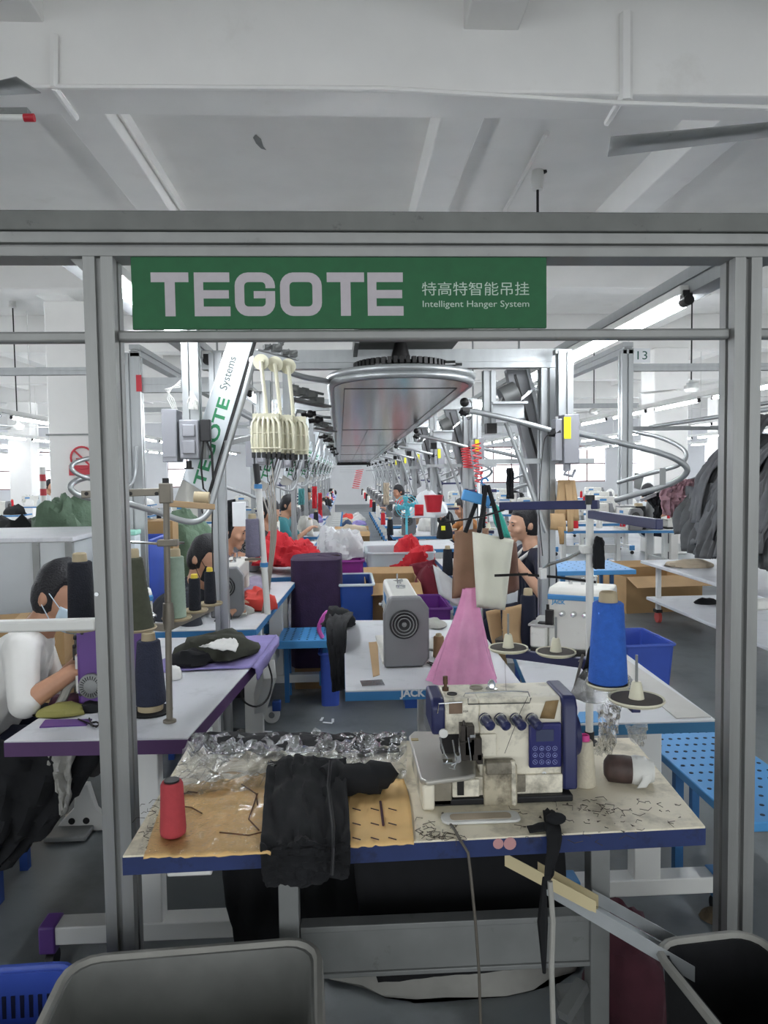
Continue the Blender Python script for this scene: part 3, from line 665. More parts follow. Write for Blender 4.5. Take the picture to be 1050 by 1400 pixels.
m_ = MB().tube([P(640, 955, YF-.006), P(640, 963, YF-.002), P(724, 961, YF-.002), P(726, 954, YF-.004)], .0012, 5); m_.build('guide_wire', darkmetal, om)
MB().tube([P(598, 975, YF-.01), P(600, 962, YF-.02), P(632, 960, YF-.02)], .0014, 5).build('left_wire', chrome, om)
# needle / presser works
m_ = MB()
for (x, y, w, h) in ((641, 1010, 13, 40), (650, 1022, 15, 30), (633, 1000, 9, 22), (637, 1024, 18, 26), (655, 1035, 8, 14)):
    m_.box(P(x, y, YF-.012), (w*.00165, .028, h*.00165))
m_.cyl(P(634, 985, YF-.02), P(634, 1005, YF-.02), .003, n=8)
m_.build('needle_bar_block', mat('oily_metal', '#3b3632', .4, .5, .3, 30), om, bevel=.002)
m_ = MB()
for pts in ([(619, 1012), (622, 1030), (624, 1042), (621, 1050)], [(601, 1008), (608, 1032), (612, 1038)], [(628, 1020), (630, 1040), (617, 1046)], [(640, 1008), (644, 1040)], [(614, 1050), (622, 1052)]):
    m_.tube([P(x, y, YF-.035) for x, y in pts], .0017, 6)
m_.box(P(612, 1041, YF-.04), (.02, .02, .003)); m_.box(P(646, 1006, YF-.03), (.012, .006, .006)); m_.box(P(626, 1036, YF-.03), (.008, .02, .016))
m_.build('presser_foot', chrome, om)
c_ = P(606, 1002, YF-.03); MB().lathe([(0, 0), (.010, 0), (.010, .006), (0, .007)], c_, 16, Matrix(((1, 0, 0), (0, 0, -1), (0, 1, 0)))).build('lever_knob', whitep, om, bevel=.001)
m_ = MB(); q0 = PZ(566, 1004, pz); m_.box(PZ(567, 1011, pz+.001), (.018, .014, .002)); m_.build('plate_label', mat('label_tan', '#a4966f', .6), om)
m_ = MB()
m_.tube([P(722, 952, YF-.01), P(712, 972, YF-.02), P(690, 1030, YF-.03)], .0007, 4); m_.tube([P(690, 902, 1.98), P(692, 945, YF+.05)], .0006, 4)
m_.build('thread', darkmetal, om)
# cords
tag(MB().tube([PZ(605, 1112, .753), PZ(622, 1135, .753), PZ(630, 1150, .753), P(640, 1166, 1.43), P(644, 1200, 1.42), P(650, 1260, 1.42), P(655, 1330, 1.44), P(658, 1430, 1.45)], .003, 6).build('power_cord', mat('cord_grey', '#5d5850', .6)), 'thin grey power cord hanging down in front of the table crossbar', 'cord')
m_ = MB().ruled([PZ(742, 1108, .756), PZ(745, 1128, .763), P(748, 1155, 1.43), P(744, 1200, 1.41), P(748, 1216, 1.41)], [PZ(758, 1108, .756), PZ(766, 1130, .758), P(768, 1150, 1.425), P(760, 1180, 1.41), P(753, 1206, 1.41)], 5, 20, .008, 9, 3)
o = m_.build('fabric_strip', fblack, solid=.003); tag(o, 'black fabric strip knotted over the front table edge', 'fabric strip')
MB().ell(PZ(760, 1128, .758)+V((0, 0, .014)), (.022, .014, .012)).build('knot', fblack, o)
MB().ruled([PZ(720, 1130, .756), PZ(724, 1138, .757)], [PZ(752, 1122, .76), PZ(750, 1136, .758)], 4, 4, .004, 5, 8).build('loose_end', fblack, o, solid=.002)
tag(MB().tube([P(752, 1205, 1.405), P(756, 1260, 1.40), P(754, 1320, 1.40), P(757, 1430, 1.40)], .0055, 7).build('white_tape', flgrey), 'pale twisted tape hanging from the black fabric strip', 'tape')
tag(MB().tube([P(744, 1200, 1.50), P(742, 1260, 1.52), P(744, 1330, 1.52)], [.004, .012, .004], 7).build('lint_rope', fblack), 'black lint rope hanging behind the pale tape', 'fabric strip')
# chute
ch = thing('metal_chute', 'sheet metal chute sloping from under the front table to the black bin', 'chute', P(840, 1250, 1.58))
tA, tB = P(742, 1200, 1.62), P(950, 1322, 1.55)        # front lip
uA, uB = P(810, 1216, 1.675), P(936, 1286, 1.65)        # back lip
d = (tB-tA).normalized(); down = V((0, -.0, -.035))
m_ = MB(); m_.add([tA, tB, tB+down, tA+down], [(0, 1, 2, 3)]); m_.add([uA, uB, uB+down*.9, uA+down*.9], [(0, 1, 2, 3)]); m_.add([tA+down, tB+down, uB+down, uA+down], [(0, 1, 2, 3)])
m_.build('channel', galv, ch, solid=.002, smooth=0)
lA, lB = P(690, 1166, 1.62), P(815, 1232, 1.595); kA, kB = P(735, 1178, 1.68), P(818, 1224, 1.67)
m_ = MB(); m_.add([lA, lB, lB+down*.8, lA+down*.8], [(0, 1, 2, 3)]); m_.add([kA, kB, kB+down*.8, kA+down*.8], [(0, 1, 2, 3)]); m_.add([lA+down*.85, lB+down*.85, kB+down*.85, kA+down*.85], [(0, 1, 2, 3)])
m_.build('cardboard_liner', mat('pale_card', '#cdbf98', .8, 0, .08, 6), ch, solid=.002, smooth=0)
# things under the table
Lp = [V((-.37, 2.0, .70)), V((-.37, 2.04, .5)), V((-.36, 2.02, .3)), V((-.33, 2.0, .16))]; Rp = [V((.02, 2.0, .70)), V((.03, 2.02, .5)), V((.02, 2.03, .3)), V((.02, 2.0, .13))]
tag(MB().ruled(Lp, Rp, 24, 20, .02, 9, 11, fold=.012, ff=4).build('black_garment', fblack, solid=.01), 'black garment hanging behind the front table at its left', 'garment')
Lp = [V((.0, 1.93, .70)), V((.0, 1.90, .5)), V((.02, 1.86, .3)), V((.06, 1.84, .17))]; Rp = [V((.56, 1.93, .70)), V((.57, 1.90, .5)), V((.56, 1.86, .3)), V((.5, 1.84, .19))]
tag(MB().ruled(Lp, Rp, 24, 20, .012, 7, 12).build('black_fabric', fblack, solid=.008), 'black fabric hung behind the crossbar of the front table', 'fabric')
def heap(c, rx, ry, h, seed=0, amp=.25, n=26, fr=5, flat=True):
    m_ = MB(); c = V(c)
    def fn(p):
        u = V((p.x/rx, p.y/ry, p.z/h)); k = noise.noise(u*1.6+V((seed*5.1, 0, 0)))*amp+abs(noise.noise(V((u.x*fr, u.y*fr*.6, u.z*fr+seed))))*amp*.55
        k += amp*.22*abs(noise.noise(V((u.x*fr*2.4+3, u.y*fr*1.5, u.z*fr*2+seed))))
        q = p*(1+k)
        if q.z < 0: q.z *= .08
        return q
    m_.ell(c, (rx, ry, h), n, n*2//3, fn=fn)
    for v in m_.v: v.z = max(v.z, c.z+.001) if flat else v.z
    return m_
tag(heap((.3, 2.18, 0), .36, .2, .16, 5).build('white_cloth', flgrey), 'pale cloth bundle on the floor behind the crossbar of the front table', 'cloth')
tag(heap((.76, 1.95, 0), .1, .16, .24, 7, .3).build('maroon_cloth', fmaroon), 'maroon cloth bundle on the floor by the right table leg', 'cloth')
def bin_(name, label, cx, cy, w, d, h, z0, m, rim=None, taper=.88, rz=0, th=.012, liner=None, group=None, r=.05, cat='bin'):
    t = thing(name, label, cat, (cx, cy, z0), rz, group); Mr = ROOT[t.name]
    def ringp(sx, sy, rr): return [(x, y) for x, y in ring(-sx/2, sx/2, -sy/2, sy/2, rr, 4)]
    def shell(sc_, ins, za, zb2, inner=True):
        m_ = MB(); A = ringp(w*taper, d*taper, r); Bq = ringp(w, d, r); n_ = len(A)
        Ai = ringp(w*taper-2*th, d*taper-2*th, max(.005, r-th)); Bi = ringp(w-2*th, d-2*th, max(.005, r-th))
        vs = [V((x, y, 0)) for x, y in A]+[V((x, y, h)) for x, y in Bq]+[V((x, y, h)) for x, y in Bi]+[V((x, y, th)) for x, y in Ai]
        f = []
        for k in range(3):
            for i in range(n_): j = (i+1) % n_; f.append((k*n_+i, k*n_+j, (k+1)*n_+j, (k+1)*n_+i))
        f.append(tuple(range(n_-1, -1, -1))); f.append(tuple(range(3*n_, 4*n_)))
        m_.add([Mr @ v for v in vs], f); return m_
    shell(1, 0, 0, h).build('body', m, t, smooth=30)
    if rim:
        q = ring(-w/2-.004, w/2+.004, -d/2-.004, d/2+.004, r, 4)
        MB().tube([Mr @ V((x, y, h)) for x, y in q], .011, 6, True).build('rim', rim, t, smooth=60)
    return t
b_ = bin_('fabric_bin', 'large grey fabric lined bin at the bottom left in front of the frame', -.345, 1.40, .54, .44, .42, 0, mat('bin_liner', '#7d7e7b', .95, 0, .12, 9, bump=.1, bscale=25), flgrey, .9, rz=.06, r=.07)
bin_('fabric_bin', 'black lined bin with grey rim at the bottom right under the chute', .83, 1.44, .25, .34, .40, 0, fblack, flgrey, .9, rz=.1, r=.06)
bk = bin_('plastic_basket', 'blue plastic basket with slotted sides at the bottom left corner', -.85, 1.5, .42, .34, .36, 0, binblue, binblue, .9, rz=.03, r=.05)
m_ = MB(); Mb = ROOT[bk.name]
for i in range(16): m_.box(Mb @ V((-.15+.02*i, .17-.016+.002, .27)), (.009, .006, .08), .03)
m_.build('slots', mat('slot_dark', '#101838', .8), bk, smooth=0)['kind'] = 'stuff'
tag(heap((-.80, 1.5, .02), .12, .1, .1, 14, .3, 16).build('dark_scrap', fnavy), 'navy scrap lying in the blue plastic basket', 'scrap')

# ================================================================ OVERHEAD HANGER SYSTEM
NS = 10
g = thing('hanger_gantry', 'aluminium gantry of long beams, crossbeams and posts over the sewing rows', 'gantry', (.25, 3, 0))
def slotbar(mb, a, b, w, h):                    # profile with a slot line on its faces
    a, b = V(a), V(b); mb.bar(a+V((0, 0, h*.27)), b+V((0, 0, h*.27)), w, h*.44); mb.bar(a-V((0, 0, h*.27)), b-V((0, 0, h*.27)), w, h*.44); mb.bar(a, b, w*.75, h*.2); return mb
for x in (-.72, 1.15): slotbar(MB(), (x, 1.9, 2.105), (x, 28.5, 2.105), .07, .085).build('beam', alu, g, smooth=0)
RT = [(5.0, 6.3), (6.9, 8.0)]+[(8.3+1.7*j, 9.6+1.7*j) for j in range(10)]; LT = [(3.49, 5.1), (5.3, 6.25), (6.8, 8.1)]+[(8.5+1.7*j, 9.8+1.7*j) for j in range(10)]   # table spans: posts stand on the tables
for k in range(NS):
    y = 3.62+2.4*k
    m_ = slotbar(MB(), (-.69, y, 2.03), (1.12, y, 2.03), .06, .055); m_.bar((-.69, y+.03, 2.075), (1.12, y+.03, 2.075), .1, .04)
    m_.build('crossbeam', alu, g, smooth=0)
    zr = .755 if any(p <= y <= q for p, q in RT) else 0; zl_ = .755 if any(p <= y-.14 <= q for p, q in LT) else 0
    slotpost(.965, 1.035, y-.03, y+.05, zr, 2.0, MB()).build('post', alu, g, smooth=0)
    slotpost(-.63, -.57, y-.17+.0, y-.11, zl_, 2.06, MB()).build('post', alu, g, smooth=0)
# conveyor
cv = thing('hanger_conveyor', 'long stainless overhead conveyor with rounded near end and grey bumper tubes', 'conveyor', (.27, 3.57, 1.9))
cx, cy, R = .27, 3.57, .325; YE = 15.0
arc = [(cx+R*cos(a), cy+R*sin(a)) for a in [pi+pi*k/20 for k in range(21)]]
poly = [(cx-R, YE)]+arc+[(cx+R, YE)]
MB().prism(poly[::-1], (0, 0, 1.905), (1, 0, 0), (0, 1, 0), (0, 0, .012)).build('underside_tray', steel, cv, smooth=0)
m_ = MB()
for x in (cx-R+.05, cx+R-.05): m_.bb((x-.002, cy+.02, 1.9025), (x+.002, YE, 1.905))
m_.bb((cx-R+.05, cy+.02, 1.9025), (cx+R-.05, cy+.024, 1.905))
for i in range(9): m_.bb((cx-R+.05, 6.2+2.4*i, 1.9025), (cx+R-.05, 6.206+2.4*i, 1.905))
m_.bb((cx-.06, 6.2, 1.9025), (cx-.058, YE, 1.905))
m_.build('tray_seam', darkmetal, cv, smooth=0)
def rim(off, z, r):
    q = [(cx-R-off, YE)]+[(cx+(R+off)*cos(a), cy+(R+off)*sin(a)) for a in [pi+pi*k/24 for k in range(25)]]+[(cx+R+off, YE)]
    return MB().tube([V((x, y, z)) for x, y in q], r, 10)
rim(.012, 1.922, .017).build('bumper_tube', alu, cv, smooth=60); rim(.02, 1.95, .017).build('bumper_tube', alu, cv, smooth=60)
MB().bb((.04, 3.25, 2.125), (.55, YE, 2.14)).build('top_plate', beamgrey, cv, smooth=0)
m_ = MB().bb((.04, 3.25, 2.06), (.06, YE, 2.13)); m_.build('side_plate', aludull, cv, smooth=0)
sp = MB().lathe([(.03, 1.99), (.19, 1.99), (.2, 2.0), (.19, 2.012), (.03, 2.015)], (cx, cy, 0), 28); sp.lathe([(.02, 1.92), (.045, 1.93), (.045, 2.06), (.03, 2.12), (0, 2.12)], (cx, cy, 0), 16)
sp.build('sprocket', darkmetal, cv)
m_ = MB()
for k in range(26):
    a = pi+pi*k/25; m_.box((cx+.22*cos(a), cy+.22*sin(a), 2.005), (.022, .018, .03), a)
for i in range(200):
    for s in (-1, 1): m_.box((cx+.22*s, cy+.03+.045*i, 2.005), (.018, .03, .03))
m_.build('chain_link', darkmetal, cv, smooth=0)['kind'] = 'stuff'
for a, dx, dy, dz, r in ((0, -.2, -.06, 1.99, .03), (0, -.24, -.0, 1.975, .02), (0, -.13, -.17, 1.985, .022), (0, .2, -.1, 2.0, .018)):
    m_ = MB().cyl((cx+dx, cy+dy, dz), (cx+dx+.05, cy+dy-.01, dz), r, n=14); m_.cyl((cx+dx-.02, cy+dy, dz), (cx+dx+.08, cy+dy-.01, dz), r*.4, n=8)
    m_.build('guide_roller', chrome, cv)
for k in range(4): MB().cyl((cx, 4.9+2.4*k, 2.14), (cx, 4.9+2.4*k, 2.3), .02, n=6).build('hanger_rod', aludull, cv)
MB().bb((cx-R-.02, YE-.02, 1.86), (cx+R+.02, YE+.03, 1.96)).build('end_plate', darkmetal, cv)
cv.rotation_euler = (-.019, 0, .011)

# ---- left station, nearest one, then copies
def build_left():
    t = thing('hanger_station', 'nearest lifting station of the left row, white sloping arm cover lettered TEGOTE Systems', 'hanger station')
    Y = 2.85
    a, b = P(247, 465, Y), P(273, 590, Y)
    m_ = MB(); slotpost(a.x, b.x, Y, Y+.06, b.z, 2.062, m_); m_.build('post', alu, t, smooth=0)
    MB().bar((-.72, Y+.03, 2.06), (-.58, Y+.03, 2.06), .05, .02).build('bracket', aludull, t)
    a, b = P(225, 632, Y), P(243, 560, Y); m_ = MB().bb((a.x, Y-.03, a.z), (b.x, Y+.08, b.z)); m_.build('control_box', boxgrey, t, bevel=.003)
    m_ = MB().bb((a.x+.002, Y-.034, (a.z*.9+b.z*.1)), (b.x-.004, Y-.03, b.z-.006)); m_.build('box_lid', boxgrey, t)
    a, b = P(248, 628, Y), P(273, 574, Y); m_ = MB().bb((a.x, Y-.03, a.z), (b.x, Y+.06, b.z)); m_.build('terminal', boxgrey, t, bevel=.006)
    m_ = MB().bb((a.x+.015, Y-.045, a.z+.02), (b.x-.012, Y-.03, a.z+.07)); m_.bb((a.x+.015, Y-.042, a.z+.085), (b.x-.012, Y-.03, b.z-.02)); m_.build('terminal_cover', boxgrey, t, bevel=.003)
    m_ = MB().bb((b.x, Y, a.z-.0), (b.x+.022, Y+.05, b.z-.02)); m_.build('back_panel', aludull, t)
    q = P(258, 630, Y); m_ = MB().cyl(q, q-V((0, 0, .03)), .011, n=12); m_.cyl(q-V((0, 0, .026)), q-V((0, 0, .032)), .018, n=12); m_.build('socket', darkmetal, t)
    a, b = P(276, 604, Y), P(289, 574, Y); MB().bb((a.x, Y-.03, a.z), (b.x, Y, b.z)).build('connector', blackp, t, bevel=.003)
    MB().tube([P(278, 600, Y-.02), P(275, 640, Y-.02), P(278, 668, Y-.02), P(286, 675, Y-.02), P(292, 660, Y-.02), P(290, 620, Y-.02), P(283, 604, Y-.02)], .004, 6).build('cable', darkmetal, t)
    MB().tube([P(288, 604, Y-.02), P(291, 660, Y-.02), P(290, 735, Y-.03), P(293, 830, Y-.1)], .003, 6).build('cable', darkmetal, t)
    m_ = MB()
    for i in range(7): m_.tube([P(262+2*sin(i*2.1), 535, Y-.03), P(256+i*2.4, 550+3*sin(i), Y-.04), P(258+i*2, 560, Y-.04), P(264, 540, Y-.035)], .0022, 5)
    for i in range(4): m_.tube([P(247, 520+3*i, Y-.02), P(234-3*i, 532, Y-.03), P(228+3*i, 545, Y-.03), P(236+2*i, 560, Y-.01)], .0022, 5)
    m_.build('coiled_wire', whitep, t)
    # sloping cover
    YP = 2.95
    A, B, Cc, D = P(315, 455, YP), P(350, 455, YP), P(284, 676, YP), P(249, 655, YP)
    MB().prism([(p.x, p.z) for p in (A, B, Cc, D)], (0, YP, 0), (1, 0, 0), (0, 0, 1), (0, .05, 0)).build('arm_cover', mat('cover_white', '#dfe6ea', .35, 0, .02, 3), t, bevel=.003)
    E_, F_, G_ = P(262, 693, YP), P(276, 690, YP), P(238, 684, YP)
    MB().prism([(p.x, p.z) for p in (D, Cc, F_, E_, P(248, 692, YP), G_)], (0, YP+.003, 0), (1, 0, 0), (0, 0, 1), (0, .045, 0)).build('cover_foot', mat('foot_grey', '#aeada6', .5), t, bevel=.003)
    MB().bar(P(352, 455, YP+.02), P(286, 676, YP+.02), .006, .05, (0, 1, 0)).build('cover_edge', darkmetal, t)
    dr = (B-Cc).normalized(); nr = V((-dr.z, 0, dr.x)); o = P(259, 634, YP)-V((0, .0012, 0))
    hx = .05
    grn = mat('cover_green', '#2c8a5a', .5); e = P(315, 547, YP)-V((0, .0012, 0))
    L_ = .36; o = e-dr*L_
    put_text(MB(), 'TEGOTE', L_, o+nr*.0, dr, nr, height=.048, bold=.025).build('brand_letters', grn, t, smooth=0)
    o = P(313, 535, YP)-V((0, .0012, 0)); put_text(MB(), 'Systems', .135, o, dr, nr).build('small_letters', mat('letter_grey', '#5c6a66', .5), t, smooth=0)
    # lift tube
    MB().tube(smoothpath([P(348, 488, 2.8), P(332, 545, 2.8), P(312, 610, 2.8), P(291, 682, 2.78), P(284, 702, 2.76), P(268, 713, 2.74), P(246, 711, 2.72), P(215, 700, 2.68), P(170, 687, 2.62), P(132, 675, 2.6)], 40), .0115, 10).build('lift_tube', alu, t, smooth=60)
    MB().tube(smoothpath([P(344, 492, 2.82), P(372, 500, 3.0), P(410, 514, 3.2), P(440, 520, 3.4), P(462, 524, 3.7)], 20), .013, 8).build('switch_arm', alu, t, smooth=60)
    m_ = MB().bar(P(352, 478, 3.1), P(408, 492, 3.25), .012, .006)
    for (x, y, s) in ((365, 475, .02), (378, 476, .028), (390, 482, .02), (400, 484, .024), (384, 470, .014)): m_.box(P(x, y, 3.2), (s*1.4, s*2, s), .3); m_.cyl(P(x, y, 3.17), P(x+6, y-4, 3.17), s*.3, n=8)
    m_.build('switch_mechanism', aludull, t)
    m_ = MB().bb(P(386, 508, 3.35), P(398, 575, 3.4)); m_.bb(P(360, 520, 3.3), P(372, 580, 3.36)); m_.build('guide_plate', alu, t)
    m_ = MB()
    for (x, y, Yq) in ((404, 536, 3.55), (418, 540, 3.6), (430, 548, 3.65)): m_.box(P(x, y, Yq), (.07, .08, .03), .5); m_.cyl(P(x-6, y-6, Yq-.04), P(x+4, y-4, Yq-.04), .018, n=10)
    m_.bar(P(396, 545, 3.5), P(448, 556, 3.75), .05, .012); m_.bar(P(395, 528, 3.6), P(442, 539, 3.75), .012, .012)
    m_.build('diverter', beamgrey, t, bevel=.002)
    m_ = MB()
    for (x, y, Yq) in ((424, 566, 3.7), (434, 574, 3.72)): m_.ell(P(x, y, Yq), (.02, .022, .02), 10, 8); m_.cyl(P(x-12, y+2, Yq), P(x+8, y-1, Yq), .012, n=8)
    m_.build('diverter_knob', darkmetal, t)
    MB().bar(P(310, 606, 2.9), P(352, 596, 3.2), .02, .02).build('stay', aludull, t)
    return t
SL = build_left()
for k in range(1, NS): dup(SL, (0, 2.3*k, 0), label=ORD[k]+' lifting station from the front in the left row' if k < 6 else ORD[k]+' lifting station from the front, near the far end of the left row', group='lifting stations of the left row')
# ---- right station
def tubes(t, pts, r, name, m=alu, n=10, k=30): return MB().tube(smoothpath(pts, k), r, n).build(name, m, t, smooth=60)
def build_right():
    t = thing('hanger_station', 'nearest lifting station of the right row, grey box with yellow label', 'hanger station')
    Y = 3.46
    a, b = P(764, 465, Y), P(784, 568, Y); slotpost(a.x, b.x, Y, Y+.06, b.z, 2.062, MB()).build('post', alu, t, smooth=0)
    MB().bar((1.0, Y+.03, 2.06), (1.15, Y+.03, 2.06), .05, .02).build('bracket', aludull, t)
    a, b = P(768, 634, Y), P(789, 567, Y); cb = MB().bb((a.x, Y-.04, a.z), (b.x, Y+.06, b.z)).build('control_box', boxgrey, t, bevel=.004)
    MB().bb((P(771, 600, Y-.041).x, Y-.042, P(771, 600, Y-.041).z), (P(780.5, 570, Y-.041).x, Y-.04, P(780, 570, Y-.041).z)).build('yellow_label', yel, cb, smooth=0)
    a2 = P(758, 630, Y); MB().bb((a2.x, Y-.02, a2.z), (a.x-.001, Y+.05, b.z-.02)).build('side_box', boxgrey, t, bevel=.003)
    q = P(775, 634, Y); m_ = MB().cyl(q, q-V((0, 0, .035)), .018, n=12); m_.tube([q-V((0, 0, .03)), q+V((-.02, -.02, -.05)), q+V((.02, -.02, -.06)), q+V((.04, 0, -.03))], .008, 6); m_.build('socket', boxgrey, t)
    tubes(t, [P(642, 562, Y), P(656, 564, Y), P(700, 574, Y), P(752, 588, Y)], .014, 'switch_arm')
    m_ = MB().tube([P(750, 594, Y), P(757, 592, Y), P(765, 590, Y)], [.01, .02, .022], 10); m_.build('rubber_grip', blackp, t)
    m_ = MB().ell(P(635, 550, Y-.02), (.022, .02, .022), 10, 8); m_.box(P(638, 560, Y), (.05, .03, .02), .3); m_.cyl(P(628, 562, Y), P(644, 570, Y), .01, n=8); m_.build('pivot_knob', darkmetal, t)
    m_ = MB().ell(P(641, 569, Y-.02), (.014, .014, .018), 8, 6); m_.build('pivot_joint', chrome, t)
    Yp = 3.78
    q = [P(692, 505, Yp), P(723, 505, Yp), P(768, 700, Yp), P(742, 715, Yp)]
    MB().prism([(p.x, p.z) for p in q], (0, Yp, 0), (1, 0, 0), (0, 0, 1), (0, .06, 0)).build('lift_channel', mat('channel_grey', '#8c8d90', .45, .2, .08, 6), t, bevel=.003)
    MB().bar(P(704, 512, Yp-.004), P(753, 690, Yp-.004), .012, .006, (0, 1, 0)).build('channel_slot', darkmetal, t)
    MB().bar(P(721, 505, Yp-.01), P(766, 695, Yp-.01), .02, .03, (0, 1, 0)).build('channel_flange', alu, t)
    q1, q2 = P(686, 545, Yp-.05), P(706, 535, Yp-.05); MB().cyl(q1, q2, .055, n=18).build('lift_motor', aludull, t)
    MB().cyl(q1+V((-.004, 0, .002)), q1+V((-.001, 0, .001)), .03, n=14).build('motor_cap', whitep, t)
    m_ = MB().bb(P(674, 572, Y+.02), P(716, 552, Y+.026)); m_.bb(P(674, 552, Y-.03), P(718, 550, Y+.026)); m_.build('angle_bracket', galv, t, smooth=0)
    tubes(t, [P(692, 578, Y+.1), P(720, 652, Y+.08), P(747, 728, Y+.05)], .012, 'lift_tube')
    a, b = P(664, 590, 3.62), P(680, 506, 3.62); slotpost(a.x, b.x, 3.66, 3.72, b.z-(b.z-a.z), 2.0, MB()).build('drop_post', alu, t, smooth=0)
    MB().box(P(671, 586, 3.6), (.05, .06, .05)).build('stop_block', darkmetal, t)
    m_ = MB().bar(P(713, 545, Yp-.06), P(736, 527, Yp-.06), .02, .012); m_.bar(P(711, 548, Yp-.05), P(722, 535, Yp-.05), .04, .006); m_.build('latch', chrome, t)
    tubes(t, [P(790, 592, Y), P(850, 606, Y), P(905, 620, Y), P(934, 634, Y), P(938, 647, Y+.02), P(915, 662, Y+.1), P(872, 675, Y+.2), P(842, 684, Y+.3)], .015, 'buffer_rail')
    tubes(t, [P(866, 590, Y+.3), P(902, 598, Y+.2), P(930, 611, Y+.1), P(938, 624, Y+.06), P(925, 637, Y+.05), P(878, 650, Y+.15), P(845, 660, Y+.3)], .011, 'buffer_rail')
    m_ = MB().bb(P(903, 640, Y+.0), P(909, 663, Y+.01)); m_.prism([(0, 0), (.05, -.01), (.03, -.09), (.0, -.08)], P(868, 646, Y+.25), (1, 0, 0), (0, 0, 1), (0, .01, 0)); m_.build('rail_bracket', aludull, t)
    MB().bar(P(655, 631, Y+.16), P(812, 630, Y+.16), .02, .025).build('cross_bar', alu, t)
    MB().tube(smoothpath([P(756, 594, Y-.02), P(745, 600, Y-.02), P(740, 640, Y-.02), P(737, 700, Y-.04), P(742, 760, Y-.1)], 16), .0025, 5).build('cable', darkmetal, t)
    return t
SR = build_right()
for k in range(1, NS): dup(SR, (0, 2.4*k, 0), label=ORD[k]+' lifting station from the front in the right row' if k < 6 else ORD[k]+' lifting station from the front, near the far end of the right row', group='lifting stations of the right row')
# ---- cream hangers on the near left arm
cream = mat('cream_plastic', '#d9d5bd', .45, 0, .06, 10)
def hanger(px, py, Y, label):
    c = P(px, py, Y); t = thing('garment_hanger', label, 'hanger', c)
    w = MB().cyl(c+V((0, -.006, 0)), c+V((0, .006, 0)), .029, n=22); w.cyl(c+V((0, -.012, 0)), c+V((0, .012, 0)), .012, n=12); w.build('wheel', cream, t)
    b = c+V((.016, -.014, -.19))
    MB().tube([c+V((0, -.014, .0)), c+V((.004, -.014, -.03)), c+V((.014, -.014, -.14)), b], .007, 8).build('stem', cream, t)
    m_ = MB(); m_.box(b+V((.0, 0, -.01)), (.095, .05, .02))
    for i in range(6):
        x = -.048+.0192*i
        for dy in (-.03, .03): m_.tube([b+V((x*.6, dy*.5, 0)), b+V((x, dy, -.035)), b+V((x*1.05, dy, -.10)), b+V((x*1.0, dy*.7, -.145))], [.005, .006, .006, .005], 6)
    m_.tube([b+V((-.055, -.032, -.07)), b+V((.055, -.032, -.07))], .003, 5); m_.tube([b+V((-.055, -.032, -.125)), b+V((.055, -.032, -.125))], .003, 5)
    m_.box(b+V((0, .02, -.08)), (.094, .004, .12))
    m_.build('clip_cage', cream, t)
    m_ = MB()
    for i in range(6): m_.box(b+V((-.046+.0184*i, -.022, -.15)), (.012, .02, .02))
    m_.build('clip_tips', blackp, t)
    return t
hanger(357, 495, 2.72, 'leftmost of the three cream garment hangers on the left arm')
hanger(376, 498, 2.75, 'middle of the three cream garment hangers on the left arm')
hanger(394, 501, 2.78, 'rightmost of the three cream garment hangers on the left arm')
# ---- neighbouring lines
def line_post(px, x0, x1, ytop, ybot, Y, num, npx, label):
    a, b = P(x0, ybot, Y), P(x1, ytop, Y)
    t = thing('line_post', label, 'post', ((a.x+b.x)/2, Y, a.z))
    slotpost(a.x, b.x, Y, Y+.08, a.z, b.z, MB()).build('post', alu, t, smooth=0)
    q0, q1 = P(npx[0], npx[3], Y-.01), P(npx[2], npx[1], Y-.01)
    pl_ = MB().bb((q0.x, Y-.012, q0.z), (q1.x, Y-.006, q1.z)).build('number_plate', paperw, t, bevel=.002)
    w = (q1.x-q0.x)*(.62 if len(num) > 1 else .34); o = V(((q0.x+q1.x)/2-w/2, Y-.0128, q0.z+(q1.z-q0.z)*.22))
    put_text(MB(), num, w, o, (1, 0, 0), (0, 0, 1), height=(q1.z-q0.z)*.58).build('number', mat('number_green', '#2b5a50', .6), pl_, smooth=0)
    return t
t = line_post(850, 850, 866, 478, 690, 5.0, '13', (867, 476, 889, 496), 'tall aluminium post with the number 13 plate, right of the nearest right station')
MB().bb((P(848, 692, 5).x, 4.99, P(848, 692, 5).z-.01), (P(868, 692, 5).x, 5.09, P(848, 692, 5).z)).build('end_cap', aludull, t)
t = line_post(182, 176, 190, 482, 900, 5.0, '2', (160, 480, 170, 499), 'tall aluminium post with a number 2 plate beside the left frame post')
for X, Ya, lab in ((1.95, 5.0, 'right'), (-1.40, 5.0, 'left')):
    t = thing('line_gantry', 'beam and posts of the next sewing line on the '+lab, 'gantry', (X, 5, 2.3))
    zb_ = 2.33
    slotbar(MB(), (X, Ya, zb_), (X, 28, zb_), .07, .08).build('beam', alu, t, smooth=0)
    for k in range(1, 8): MB().cyl((X, Ya+.2+3*k, zb_+.04), (X, Ya+.2+3*k, 4.15), .012, n=6).build('rod', aludull, t)
    for k in range(1, 8): slotpost(X-.035, X+.035, Ya+3*k, Ya+3*k+.07, 1.25 if lab == 'right' else 0, zb_-.04, MB()).build('post', alu, t, smooth=0)
    sgn = 1 if lab == 'right' else -1
    for k in range(8): slotbar(MB(), (X, Ya+.05+3*k, 2.2), (X+sgn*1.3, Ya+.05+3*k, 2.2), .05, .05).build('crossbeam', alu, t, smooth=0)
t = thing('line_crossbeam', 'aluminium crossbeam with red tape between the number 2 post and the left row', 'beam', P(215, 526, 5))
